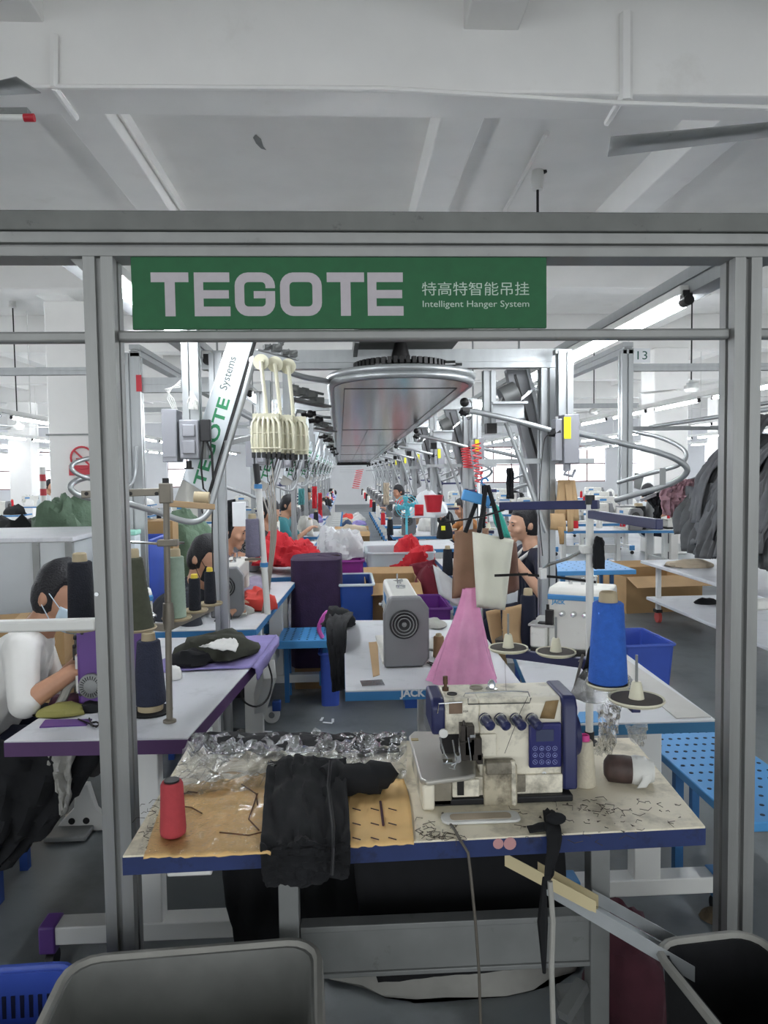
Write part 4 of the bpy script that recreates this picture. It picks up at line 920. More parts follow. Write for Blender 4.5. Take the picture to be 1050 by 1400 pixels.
a, b = P(190, 527, 5.05), P(252, 524, 5.05); slotbar(MB(), (a.x-.02, 5.05, a.z), (-.76, 5.05, a.z), .06, .1).build('beam', alu, t, smooth=0)
MB().box(P(190, 524, 5.0), (.035, .012, .11)).build('red_tape', redp, t)
t = thing('buffer_loop', 'curved steel buffer rail beside the signed pillar', 'rail', P(120, 655, 4.5))
tubes(t, [P(150, 622, 4.6), P(112, 629, 4.5), P(98, 637, 4.45), P(104, 647, 4.45), P(125, 655, 4.5), P(165, 662, 4.7)], .014, 'rail_tube')
tubes(t, [P(165, 650, 4.7), P(118, 653, 4.55), P(98, 662, 4.45), P(100, 672, 4.45), P(118, 680, 4.5), P(160, 688, 4.7), P(176, 690, 5.0)], .018, 'rail_tube')
t = thing('buffer_loop', 'curved steel rail ending at the number 2 post', 'rail', P(180, 660, 4.9))
tubes(t, [P(186, 610, 4.95), P(185, 640, 4.95), P(180, 660, 4.9), P(165, 668, 4.8), P(150, 668, 4.7)], .012, 'rail_tube')
# red coiled air hoses on the right row
def coil(x0, y0, x1, y1, Y, r, n, label):
    a, b = P(x0, y0, Y), P(x1, y1, Y)
    m_ = MB().tube([a.lerp(b, i/(n*10))+V((r*cos(2*pi*i/10), r*sin(2*pi*i/10), 0)) for i in range(n*10+1)], .005, 5)
    tag(m_.build('coiled_hose', mat('hose_red', '#d8434a', .4)), label, 'hose')
coil(651, 606, 660, 715, 5.0, .03, 16, 'red coiled air hose hanging at the second right station')
coil(636, 612, 640, 640, 5.6, .035, 8, 'red coiled air hose behind the second right station')
coil(628, 625, 634, 650, 6.4, .035, 8, 'short red coiled hose deep in the right row')
coil(492, 642, 486, 668, 12, .06, 9, 'red coiled hose far away at the end of the aisle')

# ================================================================ SEWING TABLES AND MACHINES (builders)
def sewing_table(label, poly, z, edge, top=topw, th=.035, near=None, far=None, accent=None, group=None, name='sewing_table', colx=.5):
    ys = [p[1] for p in poly]; xs = [p[0] for p in poly]
    cx, cy = (min(xs)+max(xs))/2, (min(ys)+max(ys))/2
    t = thing(name, label, 'table', (cx, cy, 0), 0, group)
    top_parts(t, poly, z, th, edge, top)
    x = min(xs)+(max(xs)-min(xs))*colx; w = (max(xs)-min(xs))*.45
    for y in (near if near is not None else min(ys)+.14, far if far is not None else max(ys)-.16):
        MB().bb((x-.045, y-.03, .1), (x+.045, y+.03, z-th)).build('leg', whitep, t, bevel=.004)
        MB().bb((x-w, y-.035, .095), (x+w, y+.035, .15)).build('foot', whitep, t, bevel=.004)
        for s in (-1, 1):
            c = MB().bb((x+s*w-.025, y-.04, .07), (x+s*w+.025, y+.04, .155)); cc = c.build('caster_bracket', accent or edge, t, bevel=.006)
            m_ = MB().cyl((x+s*w-.012, y, .032), (x+s*w+.012, y, .032), .031, n=14); m_.build('caster_wheel', darkmetal, cc)
    ya = near if near is not None else min(ys)+.14; yb = far if far is not None else max(ys)-.16
    MB().bb((x-.02, ya+.03, .28), (x+.02, yb-.03, .40)).build('crossbar', whitep, t, bevel=.004)
    return t
def lockstitch(label, loc, rz=0, body=machw, cover=mat('cover_grey', '#77787a', .45, .1, .06, 6), group=None, text=None, scale=1.0):
    """long axis along +Y, handwheel end nearest -Y, bed on z = 0"""
    t = thing('sewing_machine', label, 'sewing machine', group=group); s = scale
    prof = [(-.20, .012), (-.20, .235), (-.185, .26), (.2, .27), (.235, .25), (.24, .09), (.175, .09), (.165, .17), (-.04, .165), (-.06, .14), (-.06, .012)]
    MB().prism([(a*s, b*s) for a, b in prof], (-.055*s, 0, 0), (0, 1, 0), (0, 0, 1), (.11*s, 0, 0)).build('body', body, t, bevel=.012)
    MB().bb((-.089*s, -.19*s, .0005), (.089*s, .26*s, .012*s)).build('bed', body, t, bevel=.002)
    q = [(-.085, .0), (-.085, .2), (-.06, .262), (.055, .262), (.085, .22), (.085, .03), (.06, .0)]
    m_ = MB().prism([(a*s, b*s+.001) for a, b in q], (0, -.245*s, 0), (1, 0, 0), (0, 0, 1), (0, .055*s, 0)); m_.build('belt_cover', cover, t, bevel=.008)
    hw = MB().lathe([(0, 0), (.052, 0), (.056, .008), (.05, .016), (.042, .012), (0, .012)], (-.01*s, -.245*s, .165*s), 24, Matrix(((1, 0, 0), (0, 0, -1), (0, 1, 0)))); h = hw.build('handwheel', blackp, t)
    m_ = MB()
    for r in (.048, .036, .024): m_.tube([V((-.01*s+r*cos(2*pi*k/20), -.259*s, .165*s+r*sin(2*pi*k/20))) for k in range(20)], .0025, 5, True)
    m_.lathe([(0, 0), (.01, 0), (.008, .01), (0, .012)], (-.01*s, -.256*s, .165*s), 10, Matrix(((1, 0, 0), (0, 0, -1), (0, 1, 0)))); m_.build('wheel_ring', aludull, h)
    m_ = MB().cyl((0, .21*s, .02*s), (0, .21*s, .1*s), .004, n=8); m_.box((.0, .205*s, .035*s), (.01, .03, .012)); m_.cyl((-.02, .225*s, .05*s), (-.02, .225*s, .1*s), .004, n=8); m_.build('needle_bar', chrome, t)
    m_ = MB().lathe([(0, 0), (.018, 0), (.018, .006), (.008, .01), (.006, .02), (0, .022)], (-.055*s, .21*s, .16*s), 14, Matrix(((0, 0, -1), (1, 0, 0), (0, -1, 0)))); m_.build('tension_dial', chrome, t)
    m_ = MB().cyl((0, .05*s, .262*s), (0, .05*s, .285*s), .009, n=10); m_.cyl((.0, -.02*s, .262*s), (.0, -.02*s, .275*s), .02, n=14); m_.cyl((0, .14*s, .262*s), (0, .14*s, .3*s), .004, n=8); m_.cyl((-.02, .16*s, .262*s), (.02, .12*s, .274*s), .006, n=8); m_.build('top_guides', chrome, t)
    m_ = MB().bb((-.057*s, .03*s, .19*s), (-.0555*s, .15*s, .225*s)); m_.build('side_stripe', bluee, t)
    t.location = loc; t.rotation_euler = (0, 0, rz)
    return t
def overlock(label, loc, rz=0, body=machw, accent=bluee, group=None, text=None, w=.30, h=.25, d=.15):
    """front faces -Y, base centre at origin"""
    t = thing('overlock_machine', label, 'sewing machine', group=group)
    MB().prism([(-d/2, .02), (-d/2, h-.02), (-d/2+.02, h), (d/2-.015, h), (d/2, h-.02), (d/2, .02)], (-w*.3, 0, 0), (0, 1, 0), (0, 0, 1), (w*.72, 0, 0)).build('body', body, t, bevel=.008)
    MB().bb((-w*.5, -d*.6, .0005), (w*.45, d*.5, .022)).build('base', darkmetal, t, bevel=.003)
    MB().bb((-w*.5, -d*.62, .022), (-w*.3, d*.3, .11)).build('plate_support', body, t, bevel=.008)
    MB().bb((-w*.52, -d*.65, .11), (-w*.2, d*.35, .12)).build('cloth_plate', mat('plate_steel2', '#b5b5b2', .35, .5), t, bevel=.003)
    MB().prism([(-d/2-.004, h*.82), (-d/2-.004, h*.89), (-d/2+.004, h*.91), (-d/2+.004, h*.82)], (-w*.302, 0, 0), (0, 1, 0), (0, 0, 1), (w*.724, 0, 0)).build('stripe', accent, t, bevel=.003)
    m_ = MB().lathe([(0, 0), (.045, 0), (.05, .008), (.042, .02), (0, .022)], (w*.42, 0, h*.5), 20, Matrix(((0, 0, 1), (1, 0, 0), (0, 1, 0)))); m_.build('handwheel', blackp, t)
    for i in range(4): MB().lathe([(0, 0), (.012, 0), (.009, .01), (.009, .028), (.0, .03)], (-w*.12+.045*i, -d/2, h*.62), 12, Matrix(((1, 0, 0), (0, 0, -1), (0, 1, 0)))).build('tension_dial', chrome, t)
    m_ = MB()
    for i in range(3): m_.cyl((-w*.1+i*.05, .02, h), (-w*.1+i*.05, .02, h+.018+.01*i), .008, n=10)
    m_.build('top_fitting', chrome, t)
    m_ = MB().box((-w*.27, -d*.55, .15), (.03, .03, .06)); m_.cyl((-w*.3, -d*.5, .12), (-w*.3, -d*.5, .2), .006, n=8); m_.box((-w*.33, -d*.55, .125), (.05, .03, .006)); m_.build('needle_block', darkmetal, t)
    t.location = loc; t.rotation_euler = (0, 0, rz)
    return t
def stand(label, x, y, z0, h, m=aludull, arms=(), trays=(), group=None):
    """thread stand: pole with flat arms; arms: (z, dx, dy)"""
    t = thing('thread_stand', label, 'thread stand', (x, y, z0), 0, group); o = V((x, y, z0))
    p = MB().cyl(o, o+V((0, 0, h)), .0085, n=12); p.build('pole', m, t)
    MB().lathe([(0, 0), (.02, 0), (.02, .006), (.011, .01), (.011, .03), (0, .03)], o, 16).build('foot', m, t)
    for (z, dx, dy, mm) in arms:
        a = o+V((0, 0, z)); e = a+V((dx, dy, 0)); MB().bar(a, e, .018, .022).build('arm', mm, t, bevel=.002)
        MB().box(a, (.03, .03, .034)).build('clamp', mm, t, bevel=.003)
    for (dx, dy, z, r) in trays:
        c = o+V((dx, dy, z)); k = MB().lathe([(0, 0), (r*.9, 0), (r, .006), (r*.97, .009), (r*.88, .005), (0, .005)], c, 28).build('cone_tray', cream, t)
        MB().lathe([(0, .0055), (r*.88, .0055), (r*.88, .0075), (0, .0075)], c, 24).build('felt', mat('felt', '#4b4642', .95), k)
        s_ = MB().lathe([(0, .006), (.018, .006), (.012, .045), (.009, .05), (0, .05)], c, 12); s_.build('spindle_base', cream, k)
        MB().cyl(c+V((0, 0, .05)), c+V((0, 0, .115)), .0035, n=8).build('spindle', aludull, k)
    return t

# ================================================================ RIGHT OF THE FRONT TABLE: thread stand, blue cone
x, y = P(806, 900, 1.93).x, 1.93
st_ = thing('thread_stand', 'tall white thread stand pole with navy arms behind the front overlock machine', 'thread stand', (x, y, .75)); o = V((x, y, .75))
MB().cyl(o, V((x, y, 1.415)), .0105, n=14).build('pole', whitep, st_)
MB().lathe([(0, 0), (.022, 0), (.022, .008), (.013, .012), (.013, .035), (0, .035)], o, 16).build('foot', blackp, st_)
MB().cyl(V((x, y, 1.405)), V((x, y, 1.43)), .013, n=12).build('pole_cap', blackp, st_)
a, b = V((x, y, P(800, 690, 1.93).z)), P(684, 692, 2.12)
MB().bar(a+(a-b).normalized()*.025, b, .016, .024).build('arm', navy, st_, bevel=.002)
a, b = V((x, y, P(808, 703, 1.93).z)), P(902, 717, 1.5); MB().bar(a, b, .016, .022).build('arm', navy, st_, bevel=.002)
MB().tube([P(690, 697, 2.1), P(660, 706, 2.12), P(600, 716, 2.15)], .0028, 6).build('thread_rod', blackp, st_)
MB().tube([P(722, 786, 2.0), P(760, 789, 1.99), P(815, 796, 1.96)], .004, 6).build('thread_rod', darkmetal, st_)
MB().tube([P(676, 787, 2.02), P(722, 785, 2.0)], .004, 6).build('thread_rod', darkmetal, st_)
MB().tube([P(802, 750, 1.93), P(776, 764, 1.95), P(750, 772, 1.98), P(743, 778, 1.99), P(742, 792, 1.99)], .0045, 7).build('bent_rod', chrome, st_)
MB().box(P(742, 784, 1.99), (.018, .02, .03)).build('rod_clamp', whitep, st_, bevel=.002)
MB().box(V((x, y, P(805, 751, 1.93).z)), (.05, .035, .022)).build('rod_clamp', whitep, st_, bevel=.003)
zl = .972
a, b = V((x, y, zl)), P(693, 912, 2.07); b.z = zl; MB().bar(a, b, .02, .026).build('arm', navy, st_, bevel=.002)
c4 = P(870, 978, 1.56); e = V((c4.x, c4.y, zl)); MB().bar(a, e, .02, .024).build('arm', navy, st_, bevel=.002)
MB().box(V((x, y, zl)), (.04, .04, .034)).build('clamp', navy, st_, bevel=.003)
for c, r in ((P(695, 899, 2.05), .057), (P(760, 904, 1.99), .056), (c4, .061), (P(831, 958, 1.68), .05)):
    c = V((c.x, c.y, zl+.013)); k = MB().lathe([(0, 0), (r*.9, 0), (r, .006), (r*.98, .01), (r*.9, .006), (0, .006)], c, 32).build('cone_tray', cream, st_)
    MB().lathe([(0, .006), (r*.9, .006), (r*.9, .0085), (0, .0085)], c, 28).build('felt', mat('felt', '#4b4642', .95), k)
    if r != .05:
        MB().lathe([(0, .008), (.017, .008), (.011, .042), (.009, .046), (0, .046)], c, 14).build('spindle_base', cream, k)
        MB().cyl(c+V((0, 0, .045)), c+V((0, 0, .105)), .0032, n=8).build('spindle', aludull, k)
c = P(831, 958, 1.68); cone(V((c.x, c.y, zl+.0225)), .0455, .034, .205, mat('thread_blue', '#2f62bd', .85, 0, .1, 70, bump=.4, bscale=220), 'large bright blue thread cone on the front thread stand')
# plastic round the pole
m_ = heap((x+.02, y-.06, .90), .075, .06, .08, 3, .3, 20, flat=False)
o = m_.build('plastic_wrap', film, smooth=25); tag(o, 'crumpled clear plastic wrapped round the thread stand pole under the blue cone', 'plastic film')
Lp = [P(815, 965, 1.72), P(818, 1000, 1.75), P(812, 1032, 1.8)]; Rp = [P(850, 960, 1.72), P(845, 1000, 1.75), P(836, 1030, 1.8)]
MB().ruled(Lp, Rp, 12, 16, .03, 16, 4).build('loose_end', film, o)
Lp = [P(855, 992, 1.56), P(862, 1012, 1.57), P(874, 1020, 1.58)]; Rp = [P(886, 990, 1.56), P(884, 1006, 1.57), P(880, 1022, 1.58)]
tag(MB().ruled(Lp, Rp, 8, 10, .015, 12, 6).build('plastic_scrap', film), 'scrap of clear plastic hanging under the right hand cone tray', 'plastic film')
MB().tube([P(792, 905, 1.9), P(797, 895, 1.9), P(786, 940, 1.92), P(780, 968, 1.93)], .004, 6).build('thread_tube', mat('tube_grey', '#77736e', .4), st_)
Lp = [P(815, 868, 1.90), P(805, 888, 1.90), P(801, 905, 1.9), P(794, 928, 1.9)]; Rp = [P(826, 866, 1.90), P(818, 885, 1.90), P(810, 905, 1.9), P(800, 930, 1.9)]
tag(MB().ruled(Lp, Rp, 4, 14, .008, 8, 2).build('black_tie', fblack, solid=.006), 'black cloth tie knotted on the white thread stand pole', 'fabric strip')
Lp = [P(815, 733, 1.9), P(811, 752, 1.9), P(812, 777, 1.9)]; Rp = [P(822, 735, 1.9), P(826, 750, 1.9), P(825, 778, 1.9)]
tag(MB().ruled(Lp, Rp, 5, 12, .008, 8, 3).build('black_pouch', fblack, solid=.012), 'small black cloth pouch hanging on the white thread stand pole', 'pouch')
# ================================================================ RIGHT TABLE with white machine
rp = [PZ(744, 992, .75), PZ(980, 985, .75), PZ(845, 886, .75), PZ(700, 888, .75)]
rt_ = sewing_table('white sewing table with blue edge right of the front table, under the white overlock machine', [(p.x, p.y) for p in rp], .75, mat('edge_teal', '#2f6d94', .5, 0, .1, 8), near=2.32, accent=bluee, colx=.72)
a, b = PZ(972, 980, .752), PZ(836, 888, .752); a2, b2 = PZ(925, 982, .752), PZ(812, 889, .752)
MB().prism([(p.x, p.y) for p in (a, b, b2, a2)], (0, 0, .7502), (1, 0, 0), (0, 1, 0), (0, 0, .0025)).build('grey_strip', mat('strip_grey', '#b9b7b2', .5), rt_, smooth=0)
q = [PZ(785, 988, .7525), PZ(830, 986, .7525), PZ(815, 972, .7525), PZ(792, 973, .7525)]
MB().prism([(p.x, p.y) for p in q], (0, 0, .7502), (1, 0, 0), (0, 1, 0), (0, 0, .002)).build('blue_corner', benchb, rt_, smooth=0)
c = PZ(790, 888, .75); ov = overlock('white overlock machine with a blue stripe on the right table behind the thread stand', (c.x, c.y+.0, .75), -.5, text='JACK', w=.34, h=.27, d=.2)
for px, py, lab in ((768, 834, 'JACK'),): pass
m_ = MB(); put_text(m_, 'JACK', .055, (-.085, -.1066, .2), (1, 0, 0), (0, 0, 1), bold=.03); ROOT[ov.name] = Matrix.Identity(4); m_.build('brand_letters', mat('brand_blue', '#3f93c6', .5), ov, smooth=0)
c = PZ(722, 884, .751); cone(c, .036, .03, .235, fnavy, 'tall navy thread cone on the right table beside the white overlock machine')
tag(heap(PZ(700, 878, .751), .07, .05, .05, 9, .4, 16).build('wire_bundle', mat('wires', '#55504c', .6, var=.5, scale=40), smooth=20), 'tangle of cables on the table beside the navy cone', 'cables')
# blue bench seat
def bench(label, poly, z, th, holes, group=None):
    xs = [p[0] for p in poly]; ys = [p[1] for p in poly]
    t = thing('metal_bench', label, 'bench', ((min(xs)+max(xs))/2, (min(ys)+max(ys))/2, 0), 0, group)
    MB().prism(poly, (0, 0, z-th), (1, 0, 0), (0, 1, 0), (0, 0, th)).build('seat', benchb, t, bevel=.004)
    A, B, Cq, D = [V((p[0], p[1], z+.0006)) for p in poly]; m_ = MB(); nu, nv = holes
    for i in range(nu):
        for j in range(nv):
            u = (i+.8)/(nu+.6); v = (j+.7)/(nv+.4); p = A.lerp(B, u).lerp(D.lerp(Cq, u), v)
            m_.cyl(p-V((0, 0, .0005)), p+V((0, 0, .0006)), .0075, n=8)
    m_.build('seat_holes', mat('hole', '#16283c', .8), t, smooth=0)['kind'] = 'stuff'
    for u, v in ((.12, .5), (.88, .5), (.12, .9), (.88, .9)):
        p = A.lerp(B, u).lerp(D.lerp(Cq, u), v); MB().bb((p.x-.015, p.y-.015, 0), (p.x+.015, p.y+.015, z-th)).build('leg', mat('bench_leg', '#2e6699', .5), t)
    return t
bench('blue perforated steel bench on the right beside the right frame post', [(1.14, 2.05), (1.47, 2.05), (1.47, 3.02), (1.14, 3.02)], .45, .03, (9, 15))
tag(heap((1.22, 2.30, .0), .06, .05, .025, 13, .4, 16).build('straw_bundle', mat('straw', '#6b5d49', .9, var=.3, scale=30), smooth=20), 'brown bundle of offcuts on the floor by the right table caster', 'offcuts')
bin_('plastic_crate', 'blue plastic crate on the floor right of the right table', 2.02, 5.05, .36, .5, .30, 0, binblue, binblue, .9, r=.03, rz=.05)
bin_('plastic_crate', 'small dark blue crate behind the blue crate, under the white overlock table', 1.60, 5.9, .3, .4, .28, 0, bindk, bindk, .9, r=.03)
def carton(label, c, d, rz=0, open_=True, m=card, name='cardboard_box', group=None):
    t = thing(name, label, 'box', c, rz, group); Mr = ROOT[t.name]; w, l, h = d; th = .006
    m_ = MB()
    for a, b in (((-w/2, -l/2, 0), (w/2, -l/2+th, h)), ((-w/2, l/2-th, 0), (w/2, l/2, h)), ((-w/2, -l/2+th, 0), (-w/2+th, l/2-th, h)), ((w/2-th, -l/2+th, 0), (w/2, l/2-th, h)), ((-w/2+th, -l/2+th, 0), (w/2-th, l/2-th, th))): m_.bb(a, b)
    if not open_: m_.bb((-w/2, -l/2, h), (w/2, l/2, h+th))
    m_.v = [Mr @ v for v in m_.v]; m_.build('carton', m, t, smooth=0)
    if open_:
        for s, ang in ((-1, 1.9), (1, 1.4)):
            f = MB().box((0, 0, 0), (w, th, l*.35)); R_ = Matrix.Rotation(-s*ang, 3, 'X')
            f.v = [Mr @ (R_ @ (v+V((0, 0, l*.175)))+V((0, s*(l/2), h))) for v in f.v]; f.build('flap', m, t, smooth=0)
    else:
        m_ = MB().box((0, 0, h+th+.0006), (.05, l, .001)); m_.v = [Mr @ v for v in m_.v]; m_.build('packing_tape', kraft, t)
    return t
t = carton('large open cardboard box on the floor by the white cart on the right', (3.25, 7.75, 0), (.85, .7, .38), .1)
# white cart with shelves
ct = thing('shelf_cart', 'white two shelf cart with a red caster, right of the aisle', 'cart', (3.3, 5.6, 0))
for z, x0 in ((.24, 2.92), (.60, 2.86)):
    MB().bb((x0, 4.2, z-.03), (3.75, 7.0, z)).build('shelf', topw, ct, bevel=.006)
for xx, yy in ((3.0, 6.9), (3.65, 6.9), (3.0, 4.3), (3.65, 4.3)):
    MB().bb((xx-.02, yy-.02, .1), (xx+.02, yy+.02, 2.05)).build('upright', whitep, ct) if xx > 3.1 else MB().bb((xx-.02, yy-.02, .1), (xx+.02, yy+.02, .58)).build('upright', whitep, ct)
    k = MB().bb((xx-.03, yy-.03, .1), (xx+.03, yy+.05, .13)).build('caster_fork', darkmetal, ct)
    MB().cyl((xx-.016, yy, .055), (xx+.016, yy, .055), .055, n=18).build('caster_wheel', mat('caster_red', '#c0504a', .5), k)
for xx in (3.65,): MB().cyl((xx, 4.2, 2.05), (xx, 7.0, 2.05), .018, n=10).build('hang_rail', alu, ct)
MB().bb((2.7, 4.25, 1.86), (3.65, 4.29, 1.9)).build('rail_arm', alu, ct); MB().bb((2.7, 6.9, 1.86), (3.65, 6.94, 1.9)).build('rail_arm', alu, ct)
MB().cyl((2.95, 4.2, 1.9), (2.95, 7.0, 1.9), .018, n=10).build('hang_rail', alu, ct)
tag(heap((3.12, 6.5, .602), .22, .16, .06, 21, .3, 20).build('beige_garment', fbeige), 'beige garment on the upper shelf of the white cart', 'garment')
tag(heap((3.3, 6.55, .242), .1, .06, .05, 22, .3, 14).build('dark_scrap', fblack), 'dark scrap on the lower shelf of the white cart', 'scrap')
# grey garments heaped over the rails: every one a folded strip sweeping out and down
random.seed(11)
def garment(i, hang):
    w = .20+.06*random.random(); dx = .30+.1*random.random()
    if hang: Lp = [V((.06, 0, .42)), V((.02, -.01, .25)), V((-.02, 0, .08)), V((-.01, .01, -.12))]
    else: Lp = [V((dx, .02, .30)), V((dx*.55, 0, .24)), V((.02, -.02, .06)), V((-.09, -.03, -.16)), V((-.13, -.02, -.34))]
    Rp = [p+V((random.uniform(-.03, .05), w, random.uniform(-.05, .05))) for p in Lp]
    return MB().ruled(Lp, Rp, 20, 22, .02, 9, 30+i, fold=.016, ff=2.4)
protos = []; fg3 = mat('mid_grey_cloth', '#646567', .95, 0, .12, 12, bump=.05, bscale=60)
for i in range(8):
    m_ = garment(i, i >= 5); lo = min(p.z for p in m_.v); cx_ = (min(p.x for p in m_.v)+max(p.x for p in m_.v))/2; cy_ = (min(p.y for p in m_.v)+max(p.y for p in m_.v))/2
    o = m_.build('grey_trousers', (fgrey, fgrey2, fg3)[i % 3], solid=.007); protos.append((o, V((cx_, cy_, lo))))
used = set(); rows = [(x_+.36, z_-.05, h_) for x_, z_, h_ in [(3.06, 1.66, 0), (2.96, 1.52, 0), (2.87, 1.38, 0), (2.80, 1.25, 0), (2.78, 1.12, 0), (2.86, .98, 1), (2.95, .86, 1), (3.2, 1.6, 0), (3.25, 1.3, 0), (3.3, 1.0, 1)]]
RN = ['topmost', 'second', 'third', 'fourth', 'fifth', 'sixth', 'lowest', 'upper inner', 'middle inner', 'lower inner']
for ri, (x, z, hang) in enumerate(rows):
    for k in range(7):
        y = 4.7+.27*k+.13*(ri % 2)+random.uniform(-.04, .04)
        pr, off = random.choice(protos[5:] if hang else protos[:5])
        o = pr if pr.name not in used else pr.copy()
        if pr.name in used: C.objects.link(o)
        used.add(pr.name)
        o.location = V((x+random.uniform(-.05, .05), y, z+random.uniform(-.05, .05)))+off; o.rotation_euler = (random.uniform(-.2, .2), random.uniform(-.15, .15), random.uniform(-.25, .25))
        tag(o, 'grey trousers in the heap on the cart rail, %s layer, %s from the front' % (RN[ri], ORD[k]), 'garment', 'grey trousers heaped over the cart rail')
for pr, off in protos:
    if pr.name not in used: bpy.data.objects.remove(pr)

# ================================================================ MIDDLE: white machine on the table straight ahead
mp = [PZ(472, 945, .75), V((.60, 2.47, 0)), V((.62, 3.62, 0)), PZ(470, 848, .75)]
mt = sewing_table('white rounded sewing table with a bright blue front edge straight ahead in the aisle', [(p.x, p.y) for p in mp], .75, bluee, near=2.75, colx=.62)
a = P(546, 944, mp[0].y-.002); b_ = P(581, 940, mp[0].y-.012); put_text(MB(), 'JACK', b_.x-a.x, V((a.x, mp[0].y-.018, .722)), (1, -.05, 0), (0, 0, 1), bold=.04).build('brand_letters', paperw, mt, smooth=0)
c = P(552, 920, 2.86); mm = lockstitch('grey ended lockstitch machine standing on the aisle table straight ahead', (c.x, 3.0, .752), .02, scale=1.02)
q = [PZ(504, 878, .7525), PZ(516, 877, .7525), PZ(519, 922, .7525), PZ(510, 925, .7525)]
MB().prism([(p.x, p.y) for p in q], (0, 0, .7502), (1, 0, 0), (0, 1, 0), (0, 0, .002)).build('slide_plate', kraft, mt, smooth=0)
MB().box(PZ(509, 934, .753), (.08, .07, .003), .1).build('needle_plate', chrome, mt)
t = cone(PZ(600, 898, .752), .024, .02, .09, mat('core_brown', '#8a6c50', .8), 'brown empty cone on a spindle beside the grey ended machine')
tag(heap(PZ(606, 884, .752), .10, .08, .035, 31, .3, 18).build('white_cloth', fwhite), 'white cloth lying on the aisle table right of the machine', 'cloth')
tag(heap(PZ(592, 855, .752), .06, .09, .03, 32, .3, 14).build('cloth_scrap', flgrey), 'pale folded scraps at the back of the aisle table', 'cloth')
m_ = MB()
for i in range(5): m_.tube(smoothpath([PZ(580+4*i, 903+3*i, .755), PZ(605, 910+4*i, .757), PZ(625+3*i, 906+2*i, .755)], 8), .0025, 5)
tag(m_.build('loose_cables', darkmetal), 'dark loose cables on the aisle table beside the grey ended machine', 'cables')
Lp = [P(450, 842, 3.5), P(446, 860, 3.1), P(450, 900, 3.0), P(455, 946, 3.0)]; Rp = [P(482, 838, 3.5), P(474, 855, 3.1), P(472, 900, 3.0), P(472, 942, 3.0)]
tag(MB().ruled(Lp, Rp, 14, 24, .015, 10, 41).build('black_garment', fblack, solid=.012), 'black garment hanging off the left edge of the aisle table', 'garment')
tag(heap(P(463, 852, 3.55), .075, .12, .07, 42, .4, 18, flat=False).build('black_garment', fblack), 'black garment bundled at the far left corner of the aisle table', 'garment')
# thread stand with the bags
sx_, sy_ = P(657, 900, 2.6).x, 2.6
sd = thing('thread_stand', 'chrome thread stand with a blue clip bar at the right of the aisle table', 'thread stand', (sx_, sy_, .75)); o = V((sx_, sy_, .75))
MB().cyl(o, V((sx_, sy_, P(662, 660, sy_).z)), .010, n=12).build('pole', chrome, sd)
MB().lathe([(0, 0), (.022, 0), (.022, .008), (.012, .012), (.012, .03), (0, .03)], o, 14).build('foot', blackp, sd)
a, b = P(632, 676, sy_), P(670, 686, sy_); MB().bar(a, b, .03, .038).build('blue_bar', benchb, sd, bevel=.005)
q = P(663, 663, sy_-.02); MB().tube([q+V((.012*cos(t), 0, .012*sin(t)+.012)) for t in [x*.6 for x in range(9)]], .004, 6).build('hook', bluee, sd)
def bag(name, label, Y, pts, m, depth, seed, strap=None):
    t = thing(name, label, 'bag', P(sum(p[0] for p in pts)/4, max(p[1] for p in pts), Y))
    tl, tr, br, bl = [P(x, y, Y) for x, y in pts]; nu, nv = 14, 18; vs = []; m_ = MB()
    def face(sgn):
        def fn(u, v):
            p = tl.lerp(tr, u).lerp(bl.lerp(br, u), v); e = min(1, 6*min(u, 1-u))*min(1, 3*v+.25)*min(1, 8*(1-v)+.05)
            k = noise.noise(V((u*2.2, v*1.6, seed)))*.5+noise.noise(V((u*5, v*3, seed+9)))*.3
            return p+V((0, sgn*depth*e*.5, 0))+V((0, -1, 0))*.022*k*min(1, v*3)
        return fn
    m_.grid(face(-1), nu, nv); k = len(m_.f); m_.grid(face(1), nu, nv); m_.build('body', m, t, smooth=60, solid=.003)
    if strap:
        for pp in strap: MB().tube([P(x, y, Y+dy) for x, y, dy in pp], .008, 6).build('strap', fblack, t)
    return t
bag('tote_bag', 'brown canvas bag hanging behind the cream tote by the aisle table', 2.62, [(622, 726), (668, 722), (664, 812), (618, 818)], fbrown, .06, 3, [[(636, 728, -.02), (650, 690, -.02), (662, 664, -.02)], [(660, 724, .02), (662, 690, .01), (664, 664, .0)]])
bag('tote_bag', 'cream canvas tote bag with black straps hanging at the aisle table', 2.48, [(646, 727), (702, 738), (690, 834), (652, 830)], fcream, .07, 5, [[(655, 727, -.02), (660, 700, .04), (664, 664, .08)], [(686, 736, -.02), (678, 700, .04), (667, 664, .08)]])
bag('tote_bag', 'dark brown printed bag right behind the cream tote', 2.7, [(684, 735), (706, 742), (710, 806), (688, 815)], mat('brown_dark', '#6d5044', .85, 0, .15, 12), .05, 7)
bag('clear_pouch', 'clear plastic pouch with strings hanging left of the brown canvas bag', 2.66, [(592, 772), (624, 796), (640, 838), (600, 812)], filmw, .05, 8)
Lp = [P(672, 690, 2.75), P(676, 716, 2.75), P(690, 735, 2.75)]; Rp = [P(680, 690, 2.75), P(690, 712, 2.75), P(698, 735, 2.75)]
tag(MB().ruled(Lp, Rp, 6, 8, .01, 8, 4).build('teal_cloth', mat('cloth_teal', '#3fae9d', .8), solid=.004), 'teal cloth strip showing beside the black bag straps', 'cloth')
